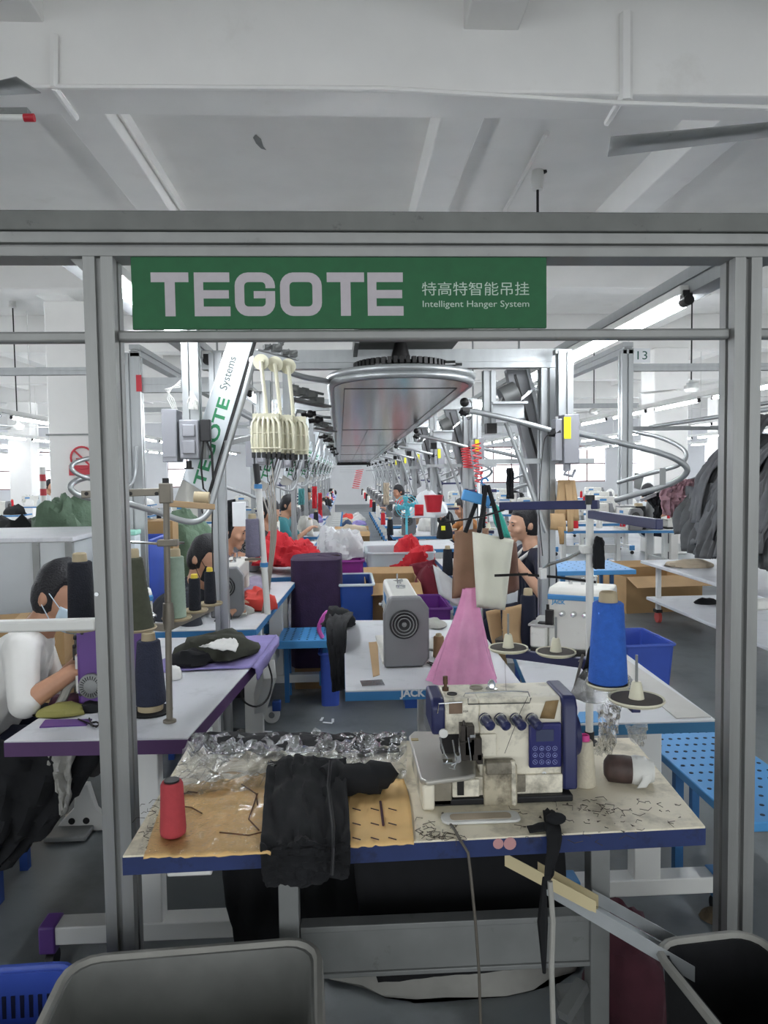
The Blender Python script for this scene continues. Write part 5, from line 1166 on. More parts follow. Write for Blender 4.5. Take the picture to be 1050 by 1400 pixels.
# pink bag
pkb = V((P(640, 938, 2.52).x, 2.56, .752)); m_ = MB()
def pk(u, v):
    a = 2*pi*u; r = (.10*(1-v)**1.25+.026); r *= 1+.16*noise.noise(V((cos(a)*1.5, sin(a)*1.5, v*1.5)))+.05*sin(a*9+v*2)
    return pkb+V((r*cos(a)+.02*(v-.3), r*.65*sin(a), .33*v+.004*noise.noise(V((a, v*5, 0)))))
m_.grid(pk, 40, 24); tag(m_.build('plastic_bag', pinkf, smooth=35), 'pink plastic bag standing gathered at the top on the aisle table', 'bag')
# kraft paper pieces
for i, (q, lab) in enumerate((([(687, 832), (713, 826), (716, 900), (690, 890)], 'kraft paper sheet standing left of the navy cone'), ([(664, 836), (684, 832), (694, 915), (676, 890)], 'kraft paper strip leaning behind the pink bag'), ([(672, 862), (688, 860), (688, 870), (672, 872)], 'small kraft paper roll behind the cream tote'))):
    tl, tr, br, bl = [P(x, y, 3.0+.08*i) for x, y in q]
    tag(MB().ruled([tl, tl.lerp(bl, .5)+V((0, .02, 0)), bl], [tr, tr.lerp(br, .5)+V((.0, .03, 0)), br], 6, 10, .008, 4, i).build('kraft_sheet', kraft, solid=.003), lab, 'paper')
for i, (q, lab) in enumerate((([(763, 656), (786, 656), (792, 712), (757, 712)], 'large kraft pattern card hanging on the right gantry post'), ([(772, 660), (782, 657), (784, 726), (776, 728)], 'narrow kraft strip with a purple edge hanging beside the large pattern card'), ([(752, 702), (772, 702), (774, 726), (752, 724)], 'small kraft card hanging below the large pattern card'), ([(762, 720), (770, 720), (771, 744), (765, 744)], 'thin brown strip hanging lowest under the pattern cards'))):
    tl, tr, br, bl = [P(x, y, 3.5-.012*i) for x, y in q]
    tag(MB().ruled([tl, tl.lerp(bl, .5)-V((0, .01, 0)), bl], [tr, tr.lerp(br, .5)-V((.0, .01, 0)), br], 6, 10, .006, 4, i+5).build('pattern_card', kraft if i != 3 else card, solid=.003), lab, 'pattern card')
# ---- bins, boxes and heaps in the aisle under the conveyor
def A2(px0, px1, Y): return P(px0, 700, Y).x, P(px1, 700, Y).x
a, b = A2(547, 616, 4.5); bin_('plastic_crate', 'purple plastic crate behind the machine on the aisle table', (a+b)/2, 4.75, b-a, .5, .3, .34, binpur, binpur, .93, r=.03)
tag(MB().bb((a+.02, 4.55, 0), (b-.02, 4.95, .335)).build('crate_stand', bindk), 'dark blue crate turned over below the purple crate', 'crate')
a, b = A2(498, 574, 5.2); carton('cardboard box with open flaps in the aisle left of the purple crate', ((a+b)/2, 5.45, .3), (b-a, .5, .4), 0)
tag(MB().bb((a+.02, 5.25, 0), (b-.02, 5.65, .297)).build('crate_stand', binblue), 'blue crate turned over below the cardboard box', 'crate')
MB()
a, b = A2(498, 592, 6.0); bin_('plastic_bin', 'large pale grey plastic bin in the aisle behind the cardboard box', (a+b)/2+.02, 6.35, b-a, .6, .62, .2, binwhite, binwhite, .88, r=.06)
tag(heap(P(566, 788, 5.95)+V((0, .25, .05)), .17, .22, .2, 51, .5, 48, fr=6, flat=False).build('red_cloth', fred), 'red cloth heaped in the pale grey bin', 'cloth')
Lp = [P(560, 772, 5.9), P(556, 790, 5.85), P(562, 804, 5.85)]; Rp = [P(594, 765, 5.9), P(592, 790, 5.85), P(590, 812, 5.85)]
tag(MB().ruled(Lp, Rp, 14, 16, .03, 10, 4).build('maroon_cloth', mat('maroon2', '#6b1c2c', .9, 0, .15, 10), solid=.01), 'maroon cloth hanging over the right corner of the pale grey bin', 'cloth')
tag(heap(P(586, 818, 5.4)+V((0, .0, -.1)), .12, .16, .35, 53, .25, 22, flat=False).build('maroon_cloth', mat('maroon2', '#6b1c2c', .9)), 'maroon cloth bundle sagging beside the cardboard box', 'cloth')
a, b = A2(461, 509, 5.0); bin_('plastic_crate', 'blue plastic crate with a grey insert beside the purple draped box', (a+b)/2, 5.3, b-a, .55, .42, .3, bindk, binwhite, .93, r=.03)
tag(MB().bb((a+.02, 5.05, 0), (b-.02, 5.5, .297)).build('crate_stand', bindk), 'dark blue crate below the crate with the grey insert', 'crate')
a, b = A2(436, 496, 6.0); bin_('plastic_crate', 'magenta crate stacked under the bag of clear plastic', (a+b)/2, 6.3, b-a, .5, .2, .56, mat('bin_magenta', '#8a2f86', .45), MATS['bin_magenta'], .95, r=.03)
bin_('plastic_crate', 'blue crate under the magenta crate', (a+b)/2, 6.3, b-a-.02, .5, .28, .28, binblue, binblue, .95, r=.03)
tag(MB().bb((a+.02, 6.08, 0), (b-.02, 6.5, .277)).build('crate_stand', bindk), 'lowest crate of the stack under the clear plastic bag', 'crate')
tag(heap(P(465, 762, 6.2)+V((0, .1, 0)), .17, .17, .24, 55, .5, 40, fr=6, flat=False).build('plastic_bag', filmw, smooth=30), 'full milky plastic bag on top of the magenta crate', 'bag')
# purple draped box
a, b = A2(394, 466, 5.0); t = thing('draped_box', 'tall box draped with dark purple cloth at the left of the aisle', 'box', ((a+b)/2, 5.25, 0))
m_ = MB(); zt2 = .905
def dp(u, v):
    an = 2*pi*u; sx2 = abs(cos(an))**.35*(1 if cos(an) > 0 else -1); sy2 = abs(sin(an))**.35*(1 if sin(an) > 0 else -1)
    k = 1+.06*max(0, v-.3)+.02*sin(an*7+3*v)*max(0, v-.25)
    if v < .2: return V(((a+b)/2+sx2*(b-a)/2*(v/.2), 5.25+sy2*.25*(v/.2), zt2+.006*noise.noise(V((u*5, v*9, 0)))))
    return V(((a+b)/2+sx2*(b-a)/2*k, 5.25+sy2*.25*k, zt2-(v-.2)/.8*.75))
m_.grid(dp, 60, 24); m_.build('cloth_cover', fpurple, t, smooth=50)
MB().bb((a+.02, 5.03, 0), (b-.02, 5.47, .89)).build('box_core', card, t)
tag(heap(P(396, 768, 5.6), .22, .2, .16, 57, .6, 54, fr=6, flat=False).build('red_cloth', fred), 'bright red cloth heap hanging over the third left table beside the draped box', 'cloth')
Lp = [P(400, 748, 5.5), P(395, 765, 5.42), P(405, 772, 5.4)]; Rp = [P(418, 742, 5.5), P(424, 760, 5.42), P(420, 772, 5.4)]
tag(MB().ruled(Lp, Rp, 12, 12, .025, 10, 7).build('red_cloth', fred, solid=.01), 'red cloth tail trailing from the heap beside the draped box', 'cloth')
bench('blue perforated bench in the left aisle in front of the purple draped box', [(-.455, 4.55), (-.13, 4.55), (-.12, 4.95), (-.45, 4.95)], .45, .05, (6, 8))
bin_('plastic_crate', 'small blue crate on the floor under the black garment', -.13, 4.78, .12, .3, .34, 0, binblue, binblue, .95, r=.03)
tag(MB().tube(smoothpath([P(441, 872, 3.9), P(436, 858, 3.9), P(446, 838, 3.9), P(456, 838, 3.9)], 10), .012, 8).build('basket_handle', mat('handle_pink', '#c857b0', .5)), 'pink basket handle poking out beside the black garment', 'handle')
m_ = MB()
for (px, py) in ((365, 1000), (372, 1003), (455, 985), (448, 988), (405, 910), (440, 983)):
    p = PZ(px, py, .002); m_.box(p, (.06, .015, .002), random.random()*3)
tag(m_.build('paper_scraps', paperw, smooth=0), 'white paper scraps scattered on the aisle floor', 'scraps', kind='stuff')

# ================================================================ PEOPLE
def remesh(mb, voxel, smooth_it=2):
    me = bpy.data.meshes.new('tmp'); me.from_pydata([tuple(v) for v in mb.v], [], mb.f); o = bpy.data.objects.new('tmp', me); C.objects.link(o)
    r = o.modifiers.new('r', 'REMESH'); r.mode = 'VOXEL'; r.voxel_size = voxel
    s = o.modifiers.new('s', 'SMOOTH'); s.iterations = smooth_it; s.factor = .5
    dg = bpy.context.evaluated_depsgraph_get(); m2 = bpy.data.meshes.new_from_object(o.evaluated_get(dg))
    out = MB(); out.v = [v.co.copy() for v in m2.vertices]; out.f = [tuple(p.vertices) for p in m2.polygons]
    bpy.data.objects.remove(o); bpy.data.meshes.remove(me); bpy.data.meshes.remove(m2); return out
def limb(mb, p, q, r1, r2, n=10):
    p, q = V(p), V(q); mb.tube([p, q], [r1, r2], n); mb.ell(p, (r1, r1, r1), n, 8); mb.ell(q, (r2, r2, r2), n, 8)
def frame(f, upv=(0, 0, 1)):
    f = V(f).normalized(); x = f.cross(V(upv)).normalized(); z = x.cross(f); return Matrix((x, f, z)).transposed()
def add_head(mb, c, f, s=1.0, upv=(0, 0, 1)):
    M = frame(f, upv); c = V(c); S_ = s
    def skull(p):
        q = p.copy()
        if q.z < 0: k = 1+.32*q.z/.115/S_; q.x *= k; q.y = q.y*(1+.06*q.z/.115/S_)+ (.012*S_ if q.y > 0 else .02*S_*(-q.z/.115/S_))
        return q
    mb.ell(c, (.074*S_, .095*S_, .115*S_), 18, 14, M, skull)
    E_ = lambda o, r, n=10, m=8: mb.ell(c+M @ V([a*S_ for a in o]), [a*S_ for a in r], n, m, M)
    E_((0, .099, -.012), (.012, .02, .024)); E_((0, .111, -.028), (.015, .013, .011))        # nose
    E_((0, .083, .022), (.052, .016, .012))                                                   # brow
    E_((0, .092, -.057), (.023, .012, .006)); E_((0, .091, -.067), (.02, .012, .007)); E_((0, .08, -.098), (.024, .02, .018))   # lips, chin
    for sg_ in (-1, 1):
        E_((sg_*.043, .07, -.03), (.026, .022, .022)); E_((sg_*.076, -.012, -.012), (.01, .02, .032)); E_((sg_*.031, .084, .004), (.013, .008, .008))
def add_hand(mb, w, d, nrm, s=1.0, curl=.5, side=1):
    """w wrist, d pointing direction, nrm back of hand direction"""
    M = frame(d, nrm); w = V(w)
    T = lambda *o: w+M @ V([a*s for a in o])
    mb.ell(T(0, .045, 0), (.04*s, .055*s, .016*s), 12, 8, M); mb.ell(w, (.026*s, .03*s, .022*s), 10, 8, M)
    for i, (x, L) in enumerate(((-.03, .07), (-.01, .082), (.01, .078), (.029, .06))):
        a = T(x, .085, 0); b = T(x*1.1, .085+L*.5*cos(curl*.6), -L*.5*sin(curl*.6)); c = T(x*1.1, .085+L*.5*cos(curl*.6)+L*.5*cos(curl*1.7), -L*.5*sin(curl*.6)-L*.5*sin(curl*1.7))
        limb(mb, a, b, .0095*s, .009*s, 8); limb(mb, b, c, .009*s, .0075*s, 8)
    a = T(-side*.03, .02, -.005); b = T(-side*.06, .055, -.012); c = T(-side*.06, .088, -.02); limb(mb, a, b, .013*s, .0105*s, 8); limb(mb, b, c, .0105*s, .0085*s, 8)
def person(label, J, face, skin_m, shirt, pants, hair_fn=None, mask=None, name='person', voxel=.0075, sleeve=.55, upv=(0, 0, 1), bun=False, hs=1.0, hands=True, collar=None):
    """J: dict of world joints. sitting figure"""
    t = thing(name, label, 'person', (J['hip'].x, J['hip'].y, 0))
    b = MB(); H_ = J['head']; N_ = J['neck']; M = frame(face, upv)
    add_head(b, H_, face, hs, upv)
    limb(b, N_, H_+M @ V((0, -.02, -.07))*hs, .056, .052)
    ch = J['chest']; hp = J['hip']; sl, sr = J['shL'], J['shR']
    limb(b, sl, sr, .05, .05); limb(b, ch, hp, .10, .11); limb(b, N_, ch, .06, .1)
    for s_ in ('L', 'R'):
        limb(b, J['sh'+s_], J['el'+s_], .046, .038); limb(b, J['el'+s_], J['wr'+s_], .038, .026)
        if hands: add_hand(b, J['wr'+s_], J.get('hd'+s_, (J['wr'+s_]-J['el'+s_])), V((0, 0, 1)), 1.0, .6, 1 if s_ == 'R' else -1)
        limb(b, J['hp'+s_], J['kn'+s_], .08, .055); limb(b, J['kn'+s_], J['an'+s_], .052, .036)
        fd = V((J['fd'].x, J['fd'].y, 0)).normalized(); limb(b, J['an'+s_]-V((0, 0, .03)), J['an'+s_]+fd*.16-V((0, 0, .045)), .035, .03)
    remesh(b, voxel).build('body', skin_m, t, smooth=80)
    c = MB(); e = .014
    limb(c, sl, sr, .062, .062); limb(c, ch+(sl-ch)*.45, hp+(J['hpL']-hp)*.8, .1, .105); limb(c, ch+(sr-ch)*.45, hp+(J['hpR']-hp)*.8, .1, .105); limb(c, ch, hp, .115, .125)
    limb(c, N_.lerp(ch, .35), ch, .085, .11)
    for s_ in ('L', 'R'):
        el = J['sh'+s_].lerp(J['el'+s_], min(1, sleeve*1.6)); limb(c, J['sh'+s_], el, .06, .053)
        if sleeve >= 1: limb(c, J['el'+s_], J['el'+s_].lerp(J['wr'+s_], .92), .05, .036)
    c = remesh(c, voxel*1.3, 3)
    for p in c.v: p += V((noise.noise(p*9), noise.noise(p*9+V((5, 0, 0))), noise.noise(p*9+V((0, 7, 0)))))*.008
    c.build('shirt', shirt, t, smooth=80)
    if collar:
        k = MB(); f2 = V((face[0], face[1], 0)).normalized(); s2 = V((f2.y, -f2.x, 0))
        k.tube([N_-f2*.05+V((0, 0, .01)), N_+s2*.07+V((0, 0, -.015)), N_+f2*.095+s2*.04+V((0, 0, -.09)), N_+f2*.125+V((0, 0, -.17)), N_+f2*.095-s2*.04+V((0, 0, -.09)), N_-s2*.07+V((0, 0, -.015))], .012, 7, True); k.build('collar', collar, t, smooth=80)
    d = MB()
    for s_ in ('L', 'R'): limb(d, J['hp'+s_], J['kn'+s_], .092, .068); limb(d, J['kn'+s_], J['an'+s_]+V((0, 0, .02)), .066, .055)
    limb(d, J['hpL'], J['hpR'], .1, .1)
    remesh(d, voxel*1.5, 3).build('trousers', pants, t, smooth=80)
    fd = V((J['fd'].x, J['fd'].y, 0)).normalized()
    for s_ in ('L', 'R'):
        sh = MB(); limb(sh, J['an'+s_]-V((0, 0, .035))-fd*.03, J['an'+s_]+fd*.17-V((0, 0, .045)), .042, .036)
        remesh(sh, voxel*1.3, 2).build('shoe', blackp, t, smooth=80)
    hr = MB()
    def hf(p): return p*(1+.05*noise.noise(p*38)+.03*noise.noise(p*90))
    hr.ell(H_+M @ V((0, -.012, .022))*hs, (.083*hs, .098*hs, .108*hs), 20, 14, M, hf); hr.ell(H_+M @ V((0, -.035, -.01))*hs, (.08*hs, .075*hs, .1*hs), 16, 12, M, hf)
    # hairline: push the front below the brow back into the skull
    Mi = M.transposed()
    for i, p in enumerate(hr.v):
        q = Mi @ (p-H_)/hs
        if q.y > .03 and q.z < .05+.3*max(0, .07-q.y) : q.y = min(q.y, .03+.0*q.z); hr.v[i] = H_+M @ (q*hs)
    if bun: hr.ell(H_+M @ V((0, -.125, .01))*hs, (.042, .04, .042), 14, 10, M, hf)
    hr.build('hair', hairm, t, smooth=80)
    ey = MB()
    for sg_ in (-1, 1):
        ey.ell(H_+M @ V((sg_*.031, .0915, .003))*hs, (.012*hs, .004*hs, .0045*hs), 10, 6, M); ey.ell(H_+M @ V((sg_*.033, .0965, .025))*hs, (.02*hs, .004*hs, .0045*hs), 8, 6, M)
    ey.build('eyes_and_brows', hairm, t)
    if mask:
        mk = MB()
        def mf(u, v):
            a = (u-.5)*2.5; z = -.018-.085*v; r = .083-.018*abs(v-.4); bulge = .026*(1-abs(u-.5)*2)*(1-abs(v-.35))
            return H_+M @ V((r*sin(a)*.98, .04+(r+bulge)*cos(a)*.86, z+.012*(abs(u-.5)*2)-.0*v))*hs
        mk.grid(mf, 16, 10); mk.build('face_mask', mask, t, smooth=80, solid=.004)
        ms = MB()
        for sg_ in (-1, 1):
            ms.tube([H_+M @ V((sg_*.075, .066, -.012))*hs, H_+M @ V((sg_*.083, .01, .02))*hs], .0018, 5); ms.tube([H_+M @ V((sg_*.072, .062, -.085))*hs, H_+M @ V((sg_*.083, -.005, -.03))*hs], .0018, 5)
        ms.build('mask_strap', mask, t)
    return t
def seated(hip, f, head, lean=.25, seat=.46, hand=None, elbow_out=.1, shw=.19, torso=.42):
    """joints of a seated worker: hip point xy, facing f, head centre, hands reaching to hand (pair)"""
    f = V((f[0], f[1], 0)).normalized(); s = V((f.y, -f.x, 0)); hip = V((hip[0], hip[1], seat+.09)); head = V(head)
    neck = head-V((0, 0, .13))-f*.05; ch = neck.lerp(hip, .42)-f*.03; J = dict(hip=hip, head=head, neck=neck, chest=ch, fd=f)
    for k, sg_ in (('L', -1), ('R', 1)):
        J['sh'+k] = neck-V((0, 0, .075))+s*sg_*shw-f*.01; J['hp'+k] = hip+s*sg_*.09+f*.02
        J['kn'+k] = hip+s*sg_*.13+f*.35-V((0, 0, .04)); J['an'+k] = J['kn'+k]-f*.03-V((0, 0, J['kn'+k].z-.09))
        h = V(hand[0 if sg_ < 0 else 1]) if hand else hip+f*.42+s*sg_*.1+V((0, 0, .28))
        J['wr'+k] = h; m = J['sh'+k].lerp(h, .5); dd = h-J['sh'+k]; L = dd.length; hgt = sqrt(max(0, .27**2-(L/2)**2)) if L < .54 else .02
        bend = V((0, 0, -1))*.8+s*sg_*.6; bend = bend-dd.normalized()*bend.dot(dd.normalized()); J['el'+k] = m+bend.normalized()*hgt
    return J
# man in the white T-shirt, bottom left
Y = 2.62
hd = P(86, 812, Y)
J = seated((P(-40, 1000, Y+.1).x, Y+.06), (1, -.12), hd, hand=[P(112, 905, 2.62), P(104, 922, 2.42)])
J['neck'] = P(52, 862, Y); J['chest'] = P(22, 915, Y+.0); J['hip'] = P(-50, 1010, Y+.05)
J['shR'] = P(28, 888, Y-.17); J['shL'] = P(50, 880, Y+.18); J['elR'] = P(34, 962, Y-.28); J['wrR'] = P(100, 918, Y-.22); J['elL'] = P(75, 940, Y+.22); J['wrL'] = P(112, 900, Y+.1)
J['hdR'] = V((1, .1, .1)); J['hdL'] = V((1, -.1, 0))
for k, dy in (('R', -.1), ('L', .1)):
    J['hp'+k] = J['hip']+V((.03, dy, 0)); J['kn'+k] = J['hip']+V((.36, dy*1.4+.1, -.02)); J['an'+k] = V((J['kn'+k].x-.44, J['kn'+k].y, .09))
J['fd'] = V((1, 0, 0))
person('man in a white T-shirt and blue face mask sewing at the purple machine', J, (.86, -.35, -.42), skin, mat('tshirt_white', '#dcdbd7', .9, 0, .03, 8), fnavy, mask=maskb, upv=(0.05, 0, 1), sleeve=.62, voxel=.0065)
# second worker, dark jacket and black mask
hd = P(283, 762, 3.9)
J = seated((hd.x-.32, 3.95), (1, -.1), hd, hand=[P(318, 838, 4.0), P(312, 840, 3.8)])
person('worker in a dark jacket and black face mask bent over the second left table', J, (.8, -.45, -.5), skin, mat('jacket_dark', '#2c2f37', .9), fnavy, mask=mat('mask_black', '#15161a', .9), sleeve=1, voxel=.009)
hd = P(317, 724, 4.9)
J = seated((hd.x-.3, 4.95), (1, 0), hd, hand=[P(330, 772, 5.1), P(324, 776, 4.8)])
person('worker in a grey brown shirt seen in profile at the third left table', J, (.95, -.15, -.3), skin, mat('shirt_grey_brown', '#6a6169', .9), fnavy, sleeve=.5, voxel=.009)
hd = P(368, 700, 6.6)
J = seated((hd.x-.25, 6.65), (1, -.1), hd, hand=[P(380, 742, 6.7), P(374, 744, 6.4)])
person('worker in black leaning over the red garments at the fourth left table', J, (.8, -.4, -.5), skin, fblack, fnavy, sleeve=1, voxel=.010)
# woman on the right
hd = P(716, 716, 4.6)
J = seated((hd.x+.12, 4.68), (-1, -.05), hd, hand=[P(706, 768, 4.35), P(702, 772, 4.75)])
person('woman with a hair bun and a navy top with white collar', J, (-1, -.22, -.12), mat('skin_light', '#c79c82', .55, 0, .06, 20), fnavy, fnavy, bun=True, sleeve=.5, voxel=.0075, collar=fwhite, hs=.96)
hd = P(886, 672, 11); J = seated((hd.x, 11.1), (.9, -.5), hd+V((0, 0, .0)), hand=None)
person('distant man in a white shirt and dark cap beyond the right rows', J, (.9, -.4, -.2), skin, mat('shirt_pale', '#c5ccce', .9), fnavy, sleeve=.6, voxel=.014)
for i, (px, py, Yp, fx, sh, lab) in enumerate(((395, 690, 8.6, 1, mat('shirt_teal', '#3d7f86', .9), 'distant worker in a teal top deep in the left row'), (598, 684, 11.5, -1, fblack, 'distant worker in black deep in the right row'), (567, 690, 10.5, -1, mat('shirt_tan', '#8d7460', .9), 'worker in tan behind the teal fan in the right row'), (418, 676, 13, 1, fblack, 'far worker in black near the end of the left row'), (545, 672, 13, -1, mat('shirt_red', '#b3363c', .9), 'far worker in red near the end of the right row'), (68, 664, 14, 1, mat('shirt_pale', '#c5ccce', .9), 'distant worker in white by the red striped post on the left'), (631, 694, 9.5, -1, mat('shirt_orange', '#a8703f', .9), 'worker in an ochre top behind the red bag on the right'))):
    hd = P(px, py, Yp); J = seated((hd.x-.2*fx, Yp+.05), (fx, -.1), hd, hand=None)
    person(lab, J, (fx*.9, -.3, -.4), skin, sh, fnavy, sleeve=.8, voxel=.014)

for nm, (x, y), lab in (('a', (P(-50, 1010, Y).x, 2.68), 'blue stool under the man in the white T-shirt'), ('b', (P(283, 762, 3.9).x-.32, 3.95), 'blue stool under the worker in the dark jacket'), ('c', (P(317, 724, 4.9).x-.3, 4.95), 'blue stool under the worker in the grey brown shirt'), ('d', (P(368, 700, 6.6).x-.25, 6.65), 'blue stool under the worker in black at the fourth left table'), ('e', (P(716, 716, 4.6).x+.12, 4.68), 'blue stool under the woman in the navy top')):
    t = thing('stool', lab, 'stool', (x, y, 0)); MB().bb((x-.16, y-.14, .395), (x+.14, y+.14, .42)).build('seat', benchb, t, bevel=.006)
    for sx_ in (-1, 1):
        for sy_ in (-1, 1): MB().bb((x+sx_*.12-.015, y+sy_*.11-.015, 0), (x+sx_*.12+.015, y+sy_*.11+.015, .395)).build('leg', bindk, t)

# ================================================================ LEFT ROW
# --- nearest left table, purple edge
lp = [(-.985, 2.09), (-.465, 2.07), (-.325, 3.36), (-.88, 3.38)]
lt = sewing_table('white sewing table with purple edge at the left behind the left frame post', lp, .75, purplee, near=2.2, far=3.2, th=.045, accent=purplem, colx=.55)
lt.name = 'sewing_table'
# purple machine, body tall, handwheel towards the camera
pm = thing('overlock_machine', 'purple overlock machine with white numbered handwheel, partly behind the left frame post', 'sewing machine', (-.79, 2.45, .75))
a, b = P(106, 962, 2.36), P(168, 852, 2.36)
MB().bb((a.x, 2.36, .7505), (b.x, 2.62, b.z)).build('body', purplem, pm, bevel=.012)
MB().bb((a.x-.012, 2.38, .80), (a.x+.0, 2.6, .92)).build('side_plate', whitep, pm, bevel=.004)
c = P(126, 937, 2.355); m_ = MB().lathe([(0, 0), (.040, 0), (.040, .012), (.034, .016), (0, .016)], c, 28, Matrix(((1, 0, 0), (0, 0, -1), (0, 1, 0)))); hwl = m_.build('handwheel', aludull, pm)
m_ = MB()
for k in range(24):
    an = 2*pi*k/24; m_.box(c+V((.028*cos(an), -.0165, .028*sin(an))), (.012, .002, .0025), M=Matrix.Rotation(-an, 3, 'Y'))
m_.build('wheel_marks', blackp, hwl, smooth=0)
m_ = MB()
for (x, y) in ((104, 872), (103, 884), (104, 900)): m_.cyl(P(x, y, 2.4), P(x-3, y, 2.4), .007, n=8)
m_.build('tension_dial', blackp, pm)
for (x, y) in ((112, 866), (158, 868), (152, 892), (110, 950)): MB().cyl(P(x, y, 2.361), P(x, y, 2.356), .005, n=8).build('screw', blackp, pm)
tag(MB().tube(smoothpath([P(105, 930, 2.42), P(94, 938, 2.4), P(86, 955, 2.38), P(78, 968, 2.36)], 12), .014, 8).build('grey_hose', flgrey), 'thick pale hose curving down from the purple machine to the table', 'hose')
for i, (px, py, w, m, lab) in enumerate(((84, 975, .075, mat('cloth_mustard', '#8e8a4f', .9), 'mustard green folded cloth on the purple edged table'), (92, 962, .06, mat('cloth_plum', '#5a3848', .9), 'plum cloth scrap on the purple edged table by the hose'), (130, 968, .05, fblack, 'black cloth scrap beside the purple machine base'))):
    tag(heap(PZ(px, py, .751), w, .05, .03, 60+i, .35, 16).build('cloth_scrap', m), lab, 'cloth')
q = [PZ(54, 995, .7515), PZ(118, 992, .7515), PZ(126, 984, .7515), PZ(62, 985, .7515)]
tag(MB().prism([(p.x, p.y) for p in q], (0, 0, .7505), (1, 0, 0), (0, 1, 0), (0, 0, .004)).build('purple_plate', purplem), 'flat purple plate lying at the front of the purple edged table', 'plate')
m_ = MB().tube([PZ(107, 983, .757), PZ(124, 990, .757), PZ(132, 994, .757)], .0025, 6); m_.tube([PZ(122, 982, .757), PZ(126, 992, .757)], .0025, 6)
m_.tube([PZ(130+6*cos(k), 990+3*sin(k), .757) for k in range(7)], .003, 6, True); tag(m_.build('scissors', darkmetal), 'scissors with black handles on the purple edged table', 'scissors')
# navy cone on a black pad
c = PZ(206, 973, .751); tag(MB().lathe([(0, 0), (.068, 0), (.068, .006), (0, .006)], c, 24).build('black_pad', fblack), 'round black pad under the navy cone on the purple edged table', 'pad')
cone(c+V((0, 0, .0075)), .05, .034, .215, mat('thread_navy', '#272b3d', .9, 0, .12, 60, bump=.4, bscale=200), 'navy thread cone standing on the purple edged table', low=.02)
tag(heap(PZ(238, 928, .751), .03, .03, .05, 66, .2, 14).build('plastic_piece', whitep), 'small white plastic piece on the purple edged table behind the stand', 'plastic piece')
# thread stand of the purple table
brz = mat('stand_brown', '#7d776c', .45, .4, .1, 12)
c = PZ(232, 987, .751)
ls = thing('thread_stand', 'brown grey thread stand with a two arm tray on the purple edged table', 'thread stand', c)
MB().cyl(c, P(227, 668, c.y), .0095, n=14).build('pole', brz, ls); MB().lathe([(0, 0), (.02, 0), (.02, .006), (.012, .01), (0, .012)], c, 14).build('foot', brz, ls)
Yc = c.y
MB().lathe([(.012, -.05), (.015, -.05), (.018, -.01), (.015, .03), (.012, .03)], P(230, 838, Yc), 14).build('collar', brz, ls)
q = P(227, 672, Yc); MB().box(q-V((0, 0, .005)), (.035, .035, .06)).build('clamp', brz, ls, bevel=.003); MB().cyl(q+V((0, 0, .025)), q+V((0, 0, .04)), .01, n=10).build('pole_cap', blackp, ls)
MB().bar(P(232, 672, Yc), P(112, 676, Yc+.0), .016, .022).build('arm', brz, ls, bevel=.002)
for px in (118, 178, 214): MB().cyl(P(px, 675, Yc-.008), P(px, 675, Yc-.012), .006, n=8).build('bolt', darkmetal, ls)
MB().bar(P(227, 688, Yc), P(292, 693, Yc+.45), .012, .02).build('arm', kraft, ls, bevel=.002)
MB().cyl(P(266, 680, Yc+.4), P(286, 681, Yc+.4), .022, n=14).build('paper_core', kcone, ls)
MB().tube([P(160, 740, Yc-.02), P(212, 743, Yc), P(252, 742, Yc+.03)], .0045, 6).build('cross_rod', chrome, ls); MB().box(P(230, 742, Yc), (.06, .03, .02)).build('rod_clamp', brz, ls, bevel=.003)
zc = P(226, 858, Yc).z
MB().bar(P(228, 858, Yc)*1, P(100, 850, Yc-.02), .018, .022).build('arm', brz, ls, bevel=.002)
a = P(228, 858, Yc); b = P(290, 840, Yc+.32); b.z = a.z; MB().bar(a, b, .018, .022).build('arm', brz, ls, bevel=.002)
trays = [(112, 848, 2.14, .05), (186, 848, 2.12, .058), (242, 852, 2.26, .046), (267, 845, 2.38, .042), (288, 838, 2.5, .042)]
pos = []
for px, py, Yt, r in trays:
    p = P(px, py, Yt); p = V((p.x, p.y, zc+.014)); pos.append(p)
    MB().lathe([(0, 0), (r*.9, 0), (r, .006), (r*.97, .009), (r*.88, .005), (0, .005)], p, 26).build('cone_tray', kcone, ls)
cone(pos[0]+V((0, 0, .007)), .039, .032, .205, mat('thread_black', '#191b24', .9, 0, .2, 60, bump=.4, bscale=200), 'large black thread cone left of the left frame post')
cone(pos[1]+V((0, 0, .007)), .05, .023, .215, mat('thread_olive', '#4a4d3f', .9, 0, .1, 60), 'olive grey tapered thread cone right of the left frame post', rows=34)
cone(pos[2]+V((0, 0, .007)), .029, .026, .2, mat('thread_mint', '#95a898', .9, 0, .06, 70), 'pale mint thread cone on the brown grey thread stand', rows=40)
yt = mat('tip_yellow', '#e3c63a', .5)
cone(pos[3]+V((0, 0, .007)), .02, .018, .11, MATS['thread_black'], 'left small black cone with a yellow top beside the mint cone', tip=yt)
cone(pos[4]+V((0, 0, .007)), .021, .017, .115, MATS['thread_black'], 'right small black cone with a yellow top beside the mint cone', tip=yt)
# white machine behind the olive cone
c = PZ(196, 884, .751); overlock('white overlock machine behind the olive grey cone on the purple edged table', (c.x-.03, 3.0, .751), .6, w=.26, h=.29, d=.16)
